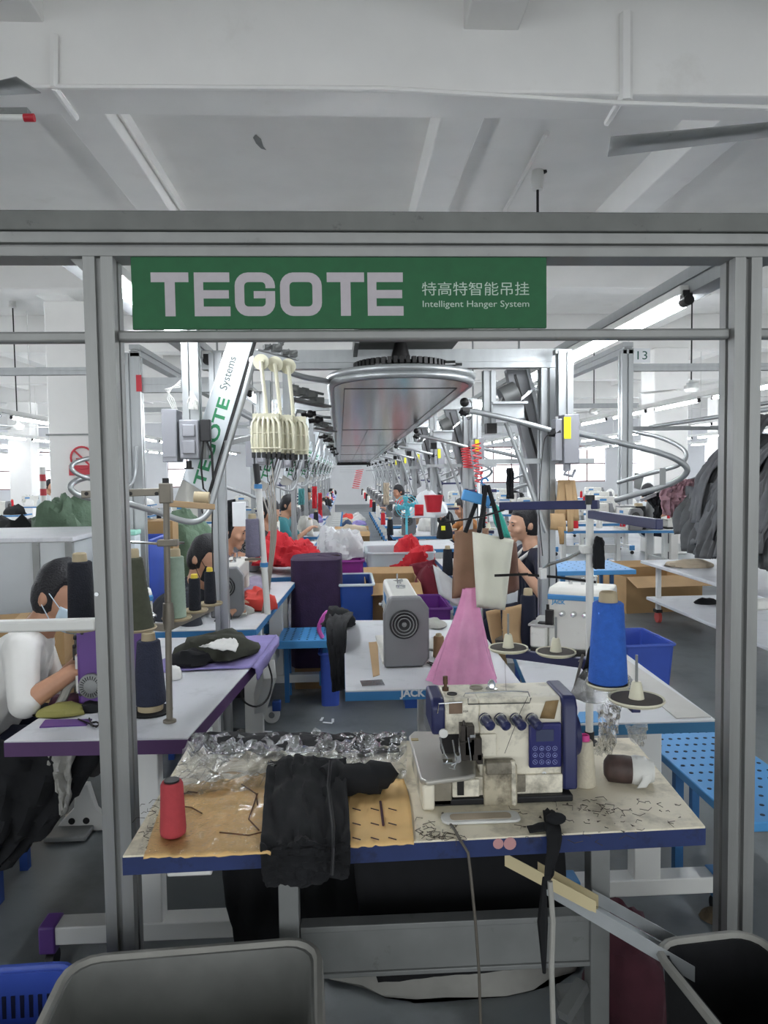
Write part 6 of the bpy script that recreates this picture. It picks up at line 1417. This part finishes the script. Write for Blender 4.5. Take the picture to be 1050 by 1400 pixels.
# clothes on the far half of the table
Lp = [V((-.80, 2.76, .757)), V((-.74, 3.0, .757)), V((-.72, 3.3, .757))]; Rp = [PZ(345, 912, .757), V((-.36, 3.0, .757)), PZ(378, 868, .757)]
o = tag(MB().ruled(Lp, Rp, 20, 16, .006, 9, 71).build('lavender_cloth', flav, solid=.004), 'lavender cloth spread over the far half of the purple edged table', 'cloth')
Lp = [PZ(345, 912, .759), P(350, 916, 2.78), P(352, 930, 2.79)]; Rp = [PZ(378, 868, .759), P(382, 876, 3.2), P(370, 900, 3.2)]
MB().ruled(Lp, Rp, 12, 8, .01, 8, 72).build('hanging_edge', flav, o, solid=.004)
tag(heap(PZ(300, 892, .766), .16, .16, .075, 73, .3, 26).build('olive_garment', folive), 'olive garment bundle on the lavender cloth', 'garment')
tag(heap(PZ(262, 905, .766), .09, .08, .05, 74, .35, 18).build('black_garment', fblack), 'black garment scrap left of the olive bundle', 'garment')
Lp = [PZ(272, 884, .84), PZ(285, 880, .85), PZ(300, 874, .845)]; Rp = [PZ(322, 890, .83), PZ(326, 880, .83), PZ(318, 872, .835)]
tag(MB().ruled(Lp, Rp, 12, 10, .01, 8, 75).build('white_piece', fwhite, solid=.003), 'white fabric piece on top of the olive bundle', 'cloth')
# drop leg extras: pedal, hanging grey rag, black garment on the man's side
pd = thing('foot_pedal', 'grey steel foot pedal on the floor under the purple edged table', 'pedal', PZ(112, 1138, 0))
c = PZ(112, 1138, 0)
MB().prism([(-.12, 0), (.09, 0), (.1, .05), (.06, .09), (.03, .2), (-.02, .2), (-.03, .1), (-.08, .05)], c+V((0, 0, .004)), (1, 0, 0), (0, 0, 1), (0, .04, 0)).build('pedal_frame', whitep, pd, bevel=.004)
MB().bb(c+V((-.12, -.1, .01)), c+V((.05, .05, .03))).build('pedal_plate', aludull, pd, bevel=.005)
for dx in (-.04, .02): MB().cyl(c+V((dx, -.003, .05)), c+V((dx, .002, .05)), .014, n=12).build('pedal_hole', darkmetal, pd)
Lp = [P(70, 1020, 2.3), P(66, 1045, 2.3), P(76, 1075, 2.3), P(84, 1112, 2.3)]; Rp = [P(106, 1018, 2.3), P(98, 1050, 2.3), P(98, 1080, 2.3), P(90, 1112, 2.3)]
tag(MB().ruled(Lp, Rp, 10, 18, .03, 9, 76, fold=.012, ff=2).build('grey_rag', flgrey, solid=.006), 'pale grey rag hanging under the purple edged table', 'rag')
Lp = [P(-80, 1000, 2.25), P(-70, 1060, 2.22), P(-60, 1130, 2.24), P(-60, 1205, 2.3)]; Rp = [P(140, 1030, 2.35), P(110, 1080, 2.35), P(70, 1130, 2.35), P(10, 1185, 2.35)]
tag(MB().ruled(Lp, Rp, 26, 22, .05, 8, 77, fold=.012, ff=4).build('black_garment', fblack, solid=.012), 'large black garment spilling down below the purple edged table at the far left', 'garment')
Lp = [P(106, 1020, 2.5), P(106, 1060, 2.5)]; Rp = [P(150, 1020, 2.5), P(150, 1060, 2.5)]
mt_ = thing('motor_box', 'black motor box under the purple edged table', 'motor', P(128, 1050, 2.55))
a, b = P(104, 1060, 2.5), P(150, 1020, 2.5); MB().bb((a.x, 2.5, a.z), (b.x, 2.68, .704)).build('housing', blackp, mt_, bevel=.01); MB().cyl(P(128, 1050, 2.5), P(128, 1050, 2.49), .03, n=14).build('fan_cover', darkmetal, mt_)
tag(MB().tube(smoothpath([P(350, 918, 2.9), P(332, 940, 2.85), P(333, 958, 2.85), P(350, 966, 2.85), P(366, 955, 2.9), P(372, 930, 3.0), P(366, 905, 3.1)], 24), .004, 6).build('power_cord', darkmetal), 'looped dark cord hanging from the lavender end of the purple edged table', 'cord')
t = thing('caster_wheel', 'white caster wheel on a blue bracket at the end of the nearest left table', 'caster', PZ(372, 985, 0)); c = PZ(372, 988, 0)+V((0, 0, .05))
MB().cyl(c-V((0, .014, 0)), c+V((0, .014, 0)), .049, n=20).build('wheel', whitep, t); MB().cyl(c-V((0, .018, 0)), c+V((0, .018, 0)), .018, n=12).build('hub', aludull, t)
MB().box(c+V((.03, 0, .055)), (.05, .05, .06)).build('bracket', bindk, t, bevel=.005)
a, b = PZ(345, 1000, .05), P(368, 915, 3.3); tag(MB().bar(a, b, .06, .09)  .build('machine_brace', whitep, bevel=.004), 'slanting white machine beam under the lavender end of the purple edged table', 'beam')
# --- second left table
l2 = [(-1.05, 3.52), PZ(350, 860, .75)[:2], PZ(404, 795, .75)[:2], (-1.0, 5.05)]; l2 = [tuple(p) for p in l2]
sewing_table('white sewing table with blue edge, second in the left row', l2, .75, bluee, near=3.7, colx=.82)
c = PZ(312, 850, .751); lockstitch('grey ended lockstitch machine on the second left table', (c.x-.02, 4.05, .751), 0)
tag(heap(PZ(352, 832, .751), .10, .09, .10, 81, .4, 24).build('coral_cloth', fcoral), 'coral red cloth bunched round a stand on the second left table', 'cloth')
tag(heap(PZ(338, 806, .751), .14, .12, .08, 82, .35, 24).build('mauve_cloth', mat('cloth_mauve', '#8f869a', .9, 0, .12, 10)), 'mauve grey cloth folded behind the coral cloth on the second left table', 'cloth')
tag(heap(PZ(322, 838, .751), .09, .05, .05, 83, .4, 18).build('grey_cloth', flgrey), 'grey cloth scraps on the second left table beside the machine', 'cloth')
s2 = thing('thread_stand', 'white slanting thread pole with a black tip on the second left table', 'thread stand', P(367, 838, 3.9))
MB().cyl(P(366, 840, 3.9), P(353, 660, 3.95), .017, n=12).build('pole', whitep, s2); MB().cyl(P(353, 664, 3.95), P(350, 634, 3.95), .018, n=12).build('black_tip', blackp, s2)
for yy, xx in ((775, 361), (668, 353)): MB().cyl(P(xx, yy, 3.92), P(xx, yy-6, 3.92), .022, n=12).build('blue_collar', bluee, s2)
MB().bar(P(362, 764, 3.92), P(335, 765, 3.92), .02, .012).build('arm', brz, s2)
b0 = P(346, 763, 3.9); cone(b0+V((0, 0, .008)), .04, .034, .215, mat('thread_mauve', '#6d6a7c', .9, 0, .08, 60, bump=.3, bscale=150), 'mauve grey thread cone held on the slanting pole of the second left table')
m_ = MB()
for i in range(5): m_.tube(smoothpath([P(372-3*i, 640+10*i, 4.2), P(378-2*i, 720, 4.1), P(370-i, 790, 4.0), P(364-2*i, 850, 3.9)], 12), .004, 5)
tag(m_.build('hanging_cables', mat('cable_grey', '#8c857c', .5)), 'bunch of thin cables hanging beside the slanting thread pole', 'cables')
# tag board hanging
tag(MB().bb(P(318, 720, 4.4), P(336, 686, 4.42)).build('white_board', paperw, bevel=.002), 'white card hanging from the left lifting station above the second left table', 'card')
Lp = [P(302, 686, 4.5), P(300, 705, 4.5), P(304, 728, 4.5)]; Rp = [P(322, 682, 4.5), P(320, 700, 4.5), P(316, 726, 4.5)]
tag(MB().ruled(Lp, Rp, 10, 12, .03, 10, 84).build('black_ribbons', fblack, solid=.006), 'bunch of black ribbons hanging behind the white card', 'ribbons')
# --- third left table onward (also used as the pattern for the rest)
l3 = [tuple(p[:2]) for p in (PZ(312, 792, .75), PZ(402, 788, .75), PZ(415, 760, .75), PZ(335, 760, .75))]
sewing_table('white sewing table with blue edge, third in the left row', l3, .75, bluee, colx=.82)
c = PZ(338, 783, .751); lockstitch('grey ended lockstitch machine on the third left table', (c.x, 5.85, .751), 0, scale=1.15)
t4 = sewing_table('white sewing table with blue edge, fourth in the left row', [(-1.0, 6.9), (-.36, 6.9), (-.34, 8.0), (-1.0, 8.0)], .75, bluee, group=None, colx=.8)
m4 = lockstitch('grey ended lockstitch machine on the fourth left table', (-.75, 7.3, .751), 0)
# further tables of both rows
random.seed(5)
cols = [fred, fblack, fwhite, fgrey, fnavy, fbeige, mat('cloth_teal2', '#4a8a8c', .9), flav, fblack, flgrey, fwhite, mat('cloth_denim', '#3b4a66', .9), fcoral]
proto_heap = [heap((0, 0, 0), .2, .17, .16, 90+i, .4, 18).build('cloth_heap', cols[i % len(cols)]) for i in range(13)]
hn = {0: 'red', 1: 'black', 2: 'white', 3: 'grey', 4: 'navy', 5: 'beige', 6: 'teal', 7: 'lavender', 8: 'black', 9: 'pale grey', 10: 'white', 11: 'denim blue', 12: 'coral'}
first = [True]*13
def put_heap(i, p, label, group=None, s=1.0):
    o = proto_heap[i]
    if not first[i]: o = proto_heap[i].copy(); C.objects.link(o)
    first[i] = False; o.location = p; o.rotation_euler = (0, 0, random.uniform(0, 6)); o.scale = (s*random.uniform(.8, 1.3), s*random.uniform(.8, 1.3), s*random.uniform(.7, 1.5)); tag(o, label, 'cloth', group); return o
cproto = cone((0, 0, 0), .04, .03, .2, fwhite, 'white thread cone on a far table')
cproto2 = cone((0, 0, 0), .04, .03, .2, MATS['thread_black'], 'black thread cone on a far table')
cproto3 = cone((0, 0, 0), .035, .028, .18, fred, 'red thread cone on a far table')
for o in (cproto, cproto2, cproto3): o.location = (0, 0, -50)
cpu = {}
def put_cone(k, p, label, group):
    o = (cproto, cproto2, cproto3)[k]
    if k in cpu: return dup(o, p, None, label, group)
    cpu[k] = 1; o.location = p; o['label'] = label; o['group'] = group; return o
stp = stand('thread stand of a far table', 0, 0, 0, .62, aludull, [(.6, .22, 0, navy), (.3, .2, 0, navy), (.3, -.15, 0, navy)], [(.16, 0, .32, .05), (-.12, 0, .32, .05)])
stu = [0]
def put_stand(p, label, group):
    if not stu[0]: stu[0] = 1; stp.location = p; stp['label'] = label; stp['group'] = group; return stp
    return dup(stp, p, None, label, group)
LG = 'sewing tables deep in the left row'; RG = 'sewing tables deep in the right row'
tR = sewing_table('white sewing table with blue edge, second in the right row', [(.74, 5.1), (1.3, 5.1), (1.3, 6.2), (.74, 6.2)], .75, bluee)
mR = lockstitch('white lockstitch machine on the second right table', (.92, 5.6, .751), 0)
tR2 = sewing_table('white sewing table with blue edge, third in the right row', [(.15, 7.0), (1.1, 7.0), (1.1, 7.9), (.15, 7.9)], .75, bluee)
tRw = sewing_table('plain white side table in front of the third right table', [(.16, 6.72), (.7, 6.72), (.7, 6.96), (.16, 6.96)], .70, topw)
for j in range(10):
    yl = 8.6+1.7*j
    dup(t4, (-.67, yl+.55, 0), 0, ORD[j+4]+' sewing table from the front in the left row', LG); dup(m4, (-.75, yl+.4, .751), 0, 'grey ended machine on the %s table from the front in the left row' % ORD[j+4], 'machines deep in the left row')
    yr = 8.4+1.7*j
    dup(t4, (.85, yr+.55, 0), 0, ORD[j+4]+' sewing table from the front in the right row', RG); dup(m4, (.72, yr+.4, .751), 0, 'grey ended machine on the %s table from the front in the right row' % ORD[j+4], 'machines deep in the right row')
    i = random.randrange(13); put_heap(i, (-.5, yl+.8, .752), '%s cloth heap on the %s table from the front in the left row' % (hn[i], ORD[j+4]), hn[i]+' heaps of the left row', .8)
    i = random.randrange(13); put_heap(i, (1.0, yr+.8, .752), '%s cloth heap on the %s table from the front in the right row' % (hn[i], ORD[j+4]), hn[i]+' heaps of the right row', .8)
    put_cone(j % 3, (-.45, yl+.15, .752), ('white', 'black', 'red')[j % 3]+' thread cone on the %s table from the front in the left row' % ORD[j+4], 'cones deep in the left row')
    put_cone((j+1) % 3, (.5, yr+.2, .752), ('white', 'black', 'red')[(j+1) % 3]+' thread cone on the %s table from the front in the right row' % ORD[j+4], 'cones deep in the right row')
    put_stand((-.95, yl+.2, .752), 'thread stand on the %s table from the front in the left row' % ORD[j+4], 'stands deep in the left row'); put_stand((1.12, yr+.2, .752), 'thread stand on the %s table from the front in the right row' % ORD[j+4], 'stands deep in the right row')
    for s in (0, 1):                                      # bins and heaps under the conveyor
        i = random.randrange(13); x = random.uniform(-.06, 0)+.35*s
        if j: put_heap(i, (x, 8.2+1.7*j+.5*s, .0), '%s cloth heap on the aisle floor, %s side, %s from the front' % (hn[i], ('left', 'right')[s], ORD[j]), hn[i]+' heaps on the aisle floor', .85)
carton('cardboard box of beige pieces on the blue crate far down the aisle', (.05, 8.9, .45), (.42, .4, .34), 0)
tag(heap((.05, 8.9, .75), .2, .18, .1, 95, .5, 18).build('beige_pieces', fbeige), 'beige pieces heaped in the far cardboard box', 'cloth')
bin_('plastic_crate', 'blue crate under the far cardboard box in the aisle', .05, 8.9, .5, .5, .44, 0, binblue, binblue, .95, r=.03)
tag(heap(P(585, 705, 8.2), .2, .2, .25, 96, .4, 20, flat=False).build('plastic_bag', filmw), 'milky plastic bag on the third right table', 'bag')
rb = thing('red_bag', 'red plastic pail with white handle hanging in the right row', 'pail', P(594, 700, 5.6))
for q in ([(580, 682), (606, 682), (603, 700), (583, 700)],):
    c = P(593, 700, 5.6); MB().lathe([(0, 0), (.055, 0), (.075, .13), (.07, .13), (.05, .01), (0, .01)], c, 18).build('pail', redp, rb); MB().tube([c+V((.075*cos(k*pi/8), 0, .13-.05*sin(k*pi/8))) for k in range(9)], .004, 5).build('handle', whitep, rb)
rb2 = bag('red_bag', 'small red cloth bag hanging left of the red pail', 6.2, [(567, 690), (579, 690), (579, 705), (567, 705)], fred, .05, 9)
# teal table fan in the right row
tf = thing('table_fan', 'small teal fan standing on a table in the right row', 'fan', P(556, 712, 7.4)); c = P(556, 692, 7.4)
Mx = Matrix(((1, 0, 0), (0, 0, -1), (0, 1, 0)))
teal = mat('fan_teal', '#4fb0bf', .4)
m_ = MB()
for r in (.03, .06, .09, .115): m_.tube([c+V((r*cos(2*pi*k/20), -.03, r*sin(2*pi*k/20))) for k in range(20)], .004, 5, True)
m_.build('grille', teal, tf); m_ = MB()
for k in range(4):
    a = pi/2*k; d = V((cos(a), 0, sin(a))); w = V((-sin(a), 0, cos(a))); m_.add([c+d*.01, c+d*.1-w*.02, c+d*.1+w*.04+V((0, .01, 0)), c+w*.02], [(0, 1, 2, 3)])
m_.build('blades', teal, tf, solid=.004); MB().cyl(c+V((0, .0, 0)), c+V((0, .08, 0)), .04, n=14).build('motor', teal, tf); MB().cyl(c-V((0, -.04, .0)), V((c.x, c.y+.04, .752)), .012, n=8).build('neck', teal, tf); MB().lathe([(0, 0), (.08, 0), (.07, .02), (0, .025)], V((c.x, c.y+.04, .752)), 18).build('base', teal, tf)
for i, (px, py, Yp, k, lab) in enumerate(((612, 730, 5.2, 1, 'black cone on the second right table beside the red pail'), (641, 724, 5.3, 0, 'grey cone on the second right table beside the coiled hose'))):
    put_cone(k, (P(px, 760, Yp).x, Yp, .752), lab, None)
put_stand((.86, 5.25, .752), 'thread stand on the second right table', None)
tag(heap(P(608, 735, 3.4), .035, .03, .09, 97, .3, 14, flat=False).build('black_thread_bag', fblack), 'black bag with a yellow tag hanging on the thread rod', 'bag')
MB().box(P(606, 722, 3.36), (.018, .004, .02)).build('yellow_tag', yel, bpy.data.objects['black_thread_bag'])
# hanging garments in far rows: red strips
for i, (x0, y0, x1, y1, Yp, m, lab) in enumerate(((427, 665, 433, 695, 8.0, fred, 'long red garment hanging in the left row'), (435, 674, 440, 697, 8.4, fred, 'shorter red garment hanging in the left row'), (693, 640, 702, 682, 4.4, fblack, 'black garment hanging by the woman'), (524, 660, 532, 690, 11, fbeige, 'beige garment hanging far in the right row'), (408, 668, 416, 690, 9, mat('cloth_teal2', '#4a8a8c', .9), 'teal garment hanging in the left row'))):
    Lp = [P(x0, y0, Yp), P(x0, (y0+y1)/2, Yp), P(x0, y1, Yp)]; Rp = [P(x1, y0, Yp), P(x1, (y0+y1)/2, Yp), P(x1, y1, Yp)]
    tag(MB().ruled(Lp, Rp, 10, 12, .03, 6, 100+i).build('hanging_garment', m, solid=.01), lab, 'garment')
# ================================================================ FAR LEFT AND FAR RIGHT OF THE HALL
rk = thing('covered_rack', 'white topped rack with clear plastic sides at the far left', 'rack', (-1.9, 4.6, 0))
a = P(100, 735, 4.4); x1 = a.x; z1 = P(50, 735, 4.4).z
MB().bb((-3.4, 4.4, z1-.03), (x1, 5.3, z1)).build('top', topw, rk, bevel=.006)
for x in (x1-.03, x1-.22, -2.6, -3.35): 
    MB().bb((x-.02, 4.4, 0), (x+.02, 4.44, z1-.03)).build('post', aludull, rk); MB().bb((x-.02, 5.25, 0), (x+.02, 5.29, z1-.03)).build('post', aludull, rk)
xs = [-3.35, -2.6, x1-.22, x1-.03]
for u, v in zip(xs, xs[1:]): MB().bb((u+.02, 4.41, .6), (v-.02, 4.415, z1-.03)).build('plastic_side', acry, rk)
MB().bb((x1-.018, 4.44, .6), (x1-.012, 5.25, z1-.03)).build('plastic_side', acry, rk)
MB().bb((-3.35, 4.44, .57), (x1-.05, 5.25, .6)).build('shelf', topw, rk)
tag(heap((-2.0, 4.8, .602), .3, .2, .3, 101, .3, 24).build('grey_cloth', fgrey), 'grey cloth heap seen through the plastic side of the rack', 'cloth')
carton('upper closed cardboard box behind the man in the white T-shirt', (P(12, 820, 3.9).x, 4.0, .52), (.5, .45, .20), .25, False)
carton('lower closed cardboard box behind the man in the white T-shirt', (P(4, 840, 3.9).x, 4.0, .0), (.52, .46, .51), .2, False)
tag(heap((P(92, 745, 6.0).x, 6.0, .62), .34, .32, .66, 104, .4, 46, fr=4).build('green_sack', fgreen), 'big green woven sack by the signed pillar', 'sack')
tag(MB().bb((P(92, 745, 6.0).x-.5, 5.6, 0), (P(92, 745, 6.0).x+.5, 6.4, .615)).build('pallet_box', card), 'cardboard pallet box under the big green sack', 'box')
tag(heap((P(252, 742, 7.5).x, 7.6, .4), .45, .3, .62, 105, .4, 44, fr=4).build('green_sack', fgreen), 'long green woven sack behind the second left worker', 'sack')
tag(MB().bb((P(252, 742, 7.5).x-.5, 7.3, 0), (P(252, 742, 7.5).x+.5, 7.9, .395)).build('pallet_box', card), 'cardboard pallet box under the long green sack', 'box')
bin_('plastic_crate', 'bright blue crate right of the left frame post on the floor', P(180, 740, 5.2).x, 5.4, .26, .5, .42, .72-.1, binblue, binblue, .95, r=.03)
tag(MB().bb((P(180, 740, 5.2).x-.12, 5.2, 0), (P(180, 740, 5.2).x+.12, 5.6, .615)).build('crate_stand', binblue), 'blue crate under the bright blue crate right of the left frame post', 'crate')
c = P(172, 745, 4.72); t = thing('storage_tub', 'small clear tub with a mint lid beside the bright blue crate', 'tub', c); MB().bb(c+V((-.06, 0, -.12)), c+V((.06, .12, .06))).build('tub', binwhite, t, bevel=.005); MB().bb(c+V((-.065, -.005, .06)), c+V((.065, .125, .09))).build('lid', mat('mint', '#8fc9b8', .5), t, bevel=.005); MB().bb(c+V((-.065, -.0, -c.z)), c+V((.065, .12, -.121))).build('stand', card, t)
carton('brown cardboard box behind the bright blue crate', (P(205, 720, 6.6).x, 6.8, .7), (.35, .4, .38), .1, False)
tag(MB().bb((P(205, 720, 6.6).x-.2, 6.6, 0), (P(205, 720, 6.6).x+.2, 7.0, .695)).build('pallet_box', card), 'cardboard box under the brown box behind the bright blue crate', 'box')
# long tables on the far left with black cloth heaps
for k, (x, y) in enumerate(((-4.7, 7.6), (-5.95, 7.6), (-5.5, 11), (-6.8, 11), (-4.2, 14), (-7, 15), (-9, 15), (-5.5, 19), (-8, 19), (-11, 19), (-2.6, 12), (-2.2, 16))):
    dup(t4, (x, y, 0), pi/2, 'white sewing table on the far left, '+ORD[k]+' from the camera', 'sewing tables on the far left')
    dup(m4, (x, y, .751), pi/2, 'grey ended machine on the far left, '+ORD[k]+' from the camera', 'machines on the far left')
    i = (1, 8, 1, 4, 3, 1, 0, 2, 1, 11, 5, 8)[k]; put_heap(i, (x+.4, y-.1, .752), hn[i]+' cloth heap on the far left, on the '+ORD[k]+' table from the camera', hn[i]+' heaps on the far left', .85)
    put_cone(k % 3, (x-.4, y-.2, .752), ('white', 'black', 'red')[k % 3]+' thread cone on the far left, on the '+ORD[k]+' table from the camera', 'cones on the far left')
put_heap(1, V((P(20, 715, 6.6).x, 6.6, .752)), 'large black cloth heap on the table left of the green sack', None, 1.5)
tL = dup(t4, (P(20, 715, 6.6).x-.1, 6.7, 0), pi/2, 'white table under the large black heap left of the green sack')
put_heap(8, V((P(40, 700, 7.6).x, 7.6, .752)), 'tall black cloth heap beside the red striped post', None, 1.5)
for i, (px, c_) in enumerate(((28, '#3f6a8a'), (34, '#c8d0d4'), (44, '#d8d8d8'))):
    p = P(px, 704, 6.4); p.z = .752; t = thing('bottle', ('blue capped', 'pale', 'white')[i]+' bottle on the table left of the green sack', 'bottle', p)
    MB().lathe([(0, 0), (.03, 0), (.03, .14), (.012, .17), (.012, .2), (0, .2)], p, 14).build('bottle_body', mat('bottle%d' % i, c_, .3), t); MB().cyl(p+V((0, 0, .2)), p+V((0, 0, .22)), .013, n=10).build('bottle_cap', bluee, t)
p = P(60, 690, 7.8); m_ = MB()
rs = thing('striped_post', 'red and white striped post behind the big green sack', 'post', V((p.x, p.y, 0)))
MB().cyl(V((p.x, p.y, 0)), V((p.x, p.y, 1.6)), .03, n=12).build('shaft', whitep, rs)
for k in range(10): m_.cyl(V((p.x, p.y, .1+.15*k)), V((p.x, p.y, .17+.15*k)), .032, n=12)
m_.build('red_bands', redp, rs)
# right side: table rows
far_t = sewing_table('long white table with blue edge right of the aisle, in front of the white cart', [(2.6, 8.7), (5.0, 8.3), (5.1, 8.9), (2.7, 9.3)], .76, bluee)
for k, (x, y) in enumerate(((3.5, 10.2), (5.0, 10.2), (3.2, 12.6), (4.55, 12.6), (6.9, 12.6), (3.4, 15.4), (5.4, 15.4), (7.6, 15.4), (4, 19), (6.5, 19), (9.5, 19), (2.6, 17))):
    dup(t4, (x, y, 0), pi/2, 'white sewing table on the far right, '+ORD[k]+' from the camera', 'sewing tables on the far right')
    dup(m4, (x, y, .751), pi/2, 'grey ended machine on the far right, '+ORD[k]+' from the camera', 'machines on the far right')
    i = (2, 0, 3, 2, 10, 5, 9, 0, 1, 2, 3, 10)[k]; put_heap(i, (x+.4, y-.1, .752), hn[i]+' cloth heap on the far right, on the '+ORD[k]+' table from the camera', hn[i]+' heaps on the far right', .85)
    put_cone((k+2) % 3, (x-.4, y-.2, .752), ('white', 'black', 'red')[(k+2) % 3]+' thread cone on the far right, on the '+ORD[k]+' table from the camera', 'cones on the far right')
for k in range(5):
    x = 2.85+.3*k; put_cone((2, 0, 2, 0, 2)[k], (x, 9.0, .762), ('red', 'white', 'red', 'white', 'red')[k]+' thread cone on the long right table, %s from its left end' % ('first', 'second', 'third', 'fourth', 'fifth')[k], 'cones on the long right table')
lockstitch('grey ended lockstitch machine on the long table right of the aisle', (P(866, 712, 8.6).x, 8.75, .761), 0)
c = P(903, 724, 8.5); cone(V((c.x, 8.72, .761)), .11, .07, .36, mat('thread_grey', '#8a8c8c', .9, 0, .06, 40), 'large grey thread cone on the long table right of the aisle')
c = P(881, 722, 8.5); cone(V((c.x, 8.68, .761)), .09, .08, .30, fblack, 'black thread cone beside the large grey cone')
overlock('white overlock machine with a dark display behind the large grey cone', (P(942, 715, 8.6).x, 8.72, .761), 0, w=.5, h=.34)
Lp = [P(880, 680, 7.0), P(895, 695, 6.9), P(893, 712, 6.9)]; Rp = [P(918, 663, 7.0), P(912, 680, 6.9), P(900, 716, 6.9)]
tag(MB().ruled(Lp, Rp, 14, 14, .1, 8, 120).build('black_garment', fblack, solid=.02), 'black garment hanging left of the dusty pink garments', 'garment')
for k in range(4):
    Lp = [P(905+8*k, 668-4*k, 6.8), P(902+8*k, 682, 6.75), P(908+8*k, 704+3*k, 6.75)]; Rp = [P(945+6*k, 655, 6.8), P(940+6*k, 675, 6.75), P(936+6*k, 706+2*k, 6.75)]
    tag(MB().ruled(Lp, Rp, 14, 14, .09, 9, 121+k, fold=.02, ff=3).build('pink_garment', fpink, solid=.012), 'dusty pink garment beside the grey heap, %s from the left' % ('first', 'second', 'third', 'fourth')[k], 'garment', 'dusty pink garments')
tag(MB().bar(P(876, 684, 6.95), P(985, 640, 6.9), .03, .03).build('hang_bar', alu), 'bar carrying the dusty pink and black garments', 'bar')
bench('blue perforated bench by the right aisle, behind the thread stand', [(1.75, 6.2), (2.5, 6.2), (2.5, 6.9), (1.75, 6.9)], .62, .04, (8, 6))
tag(heap((1.98, 5.85, 0), .14, .2, .42, 131, .4, 22).build('red_white_bundle', mat('cloth_redwhite', '#8b5660', .9, var=.5, scale=14)), 'red and white cloth bundle on the floor right of the woman', 'cloth')
tag(heap((1.46, 6.7, 0), .2, .22, .6, 132, .4, 22).build('plastic_bag', filmw), 'clear plastic bag bundle right of the woman', 'bag')
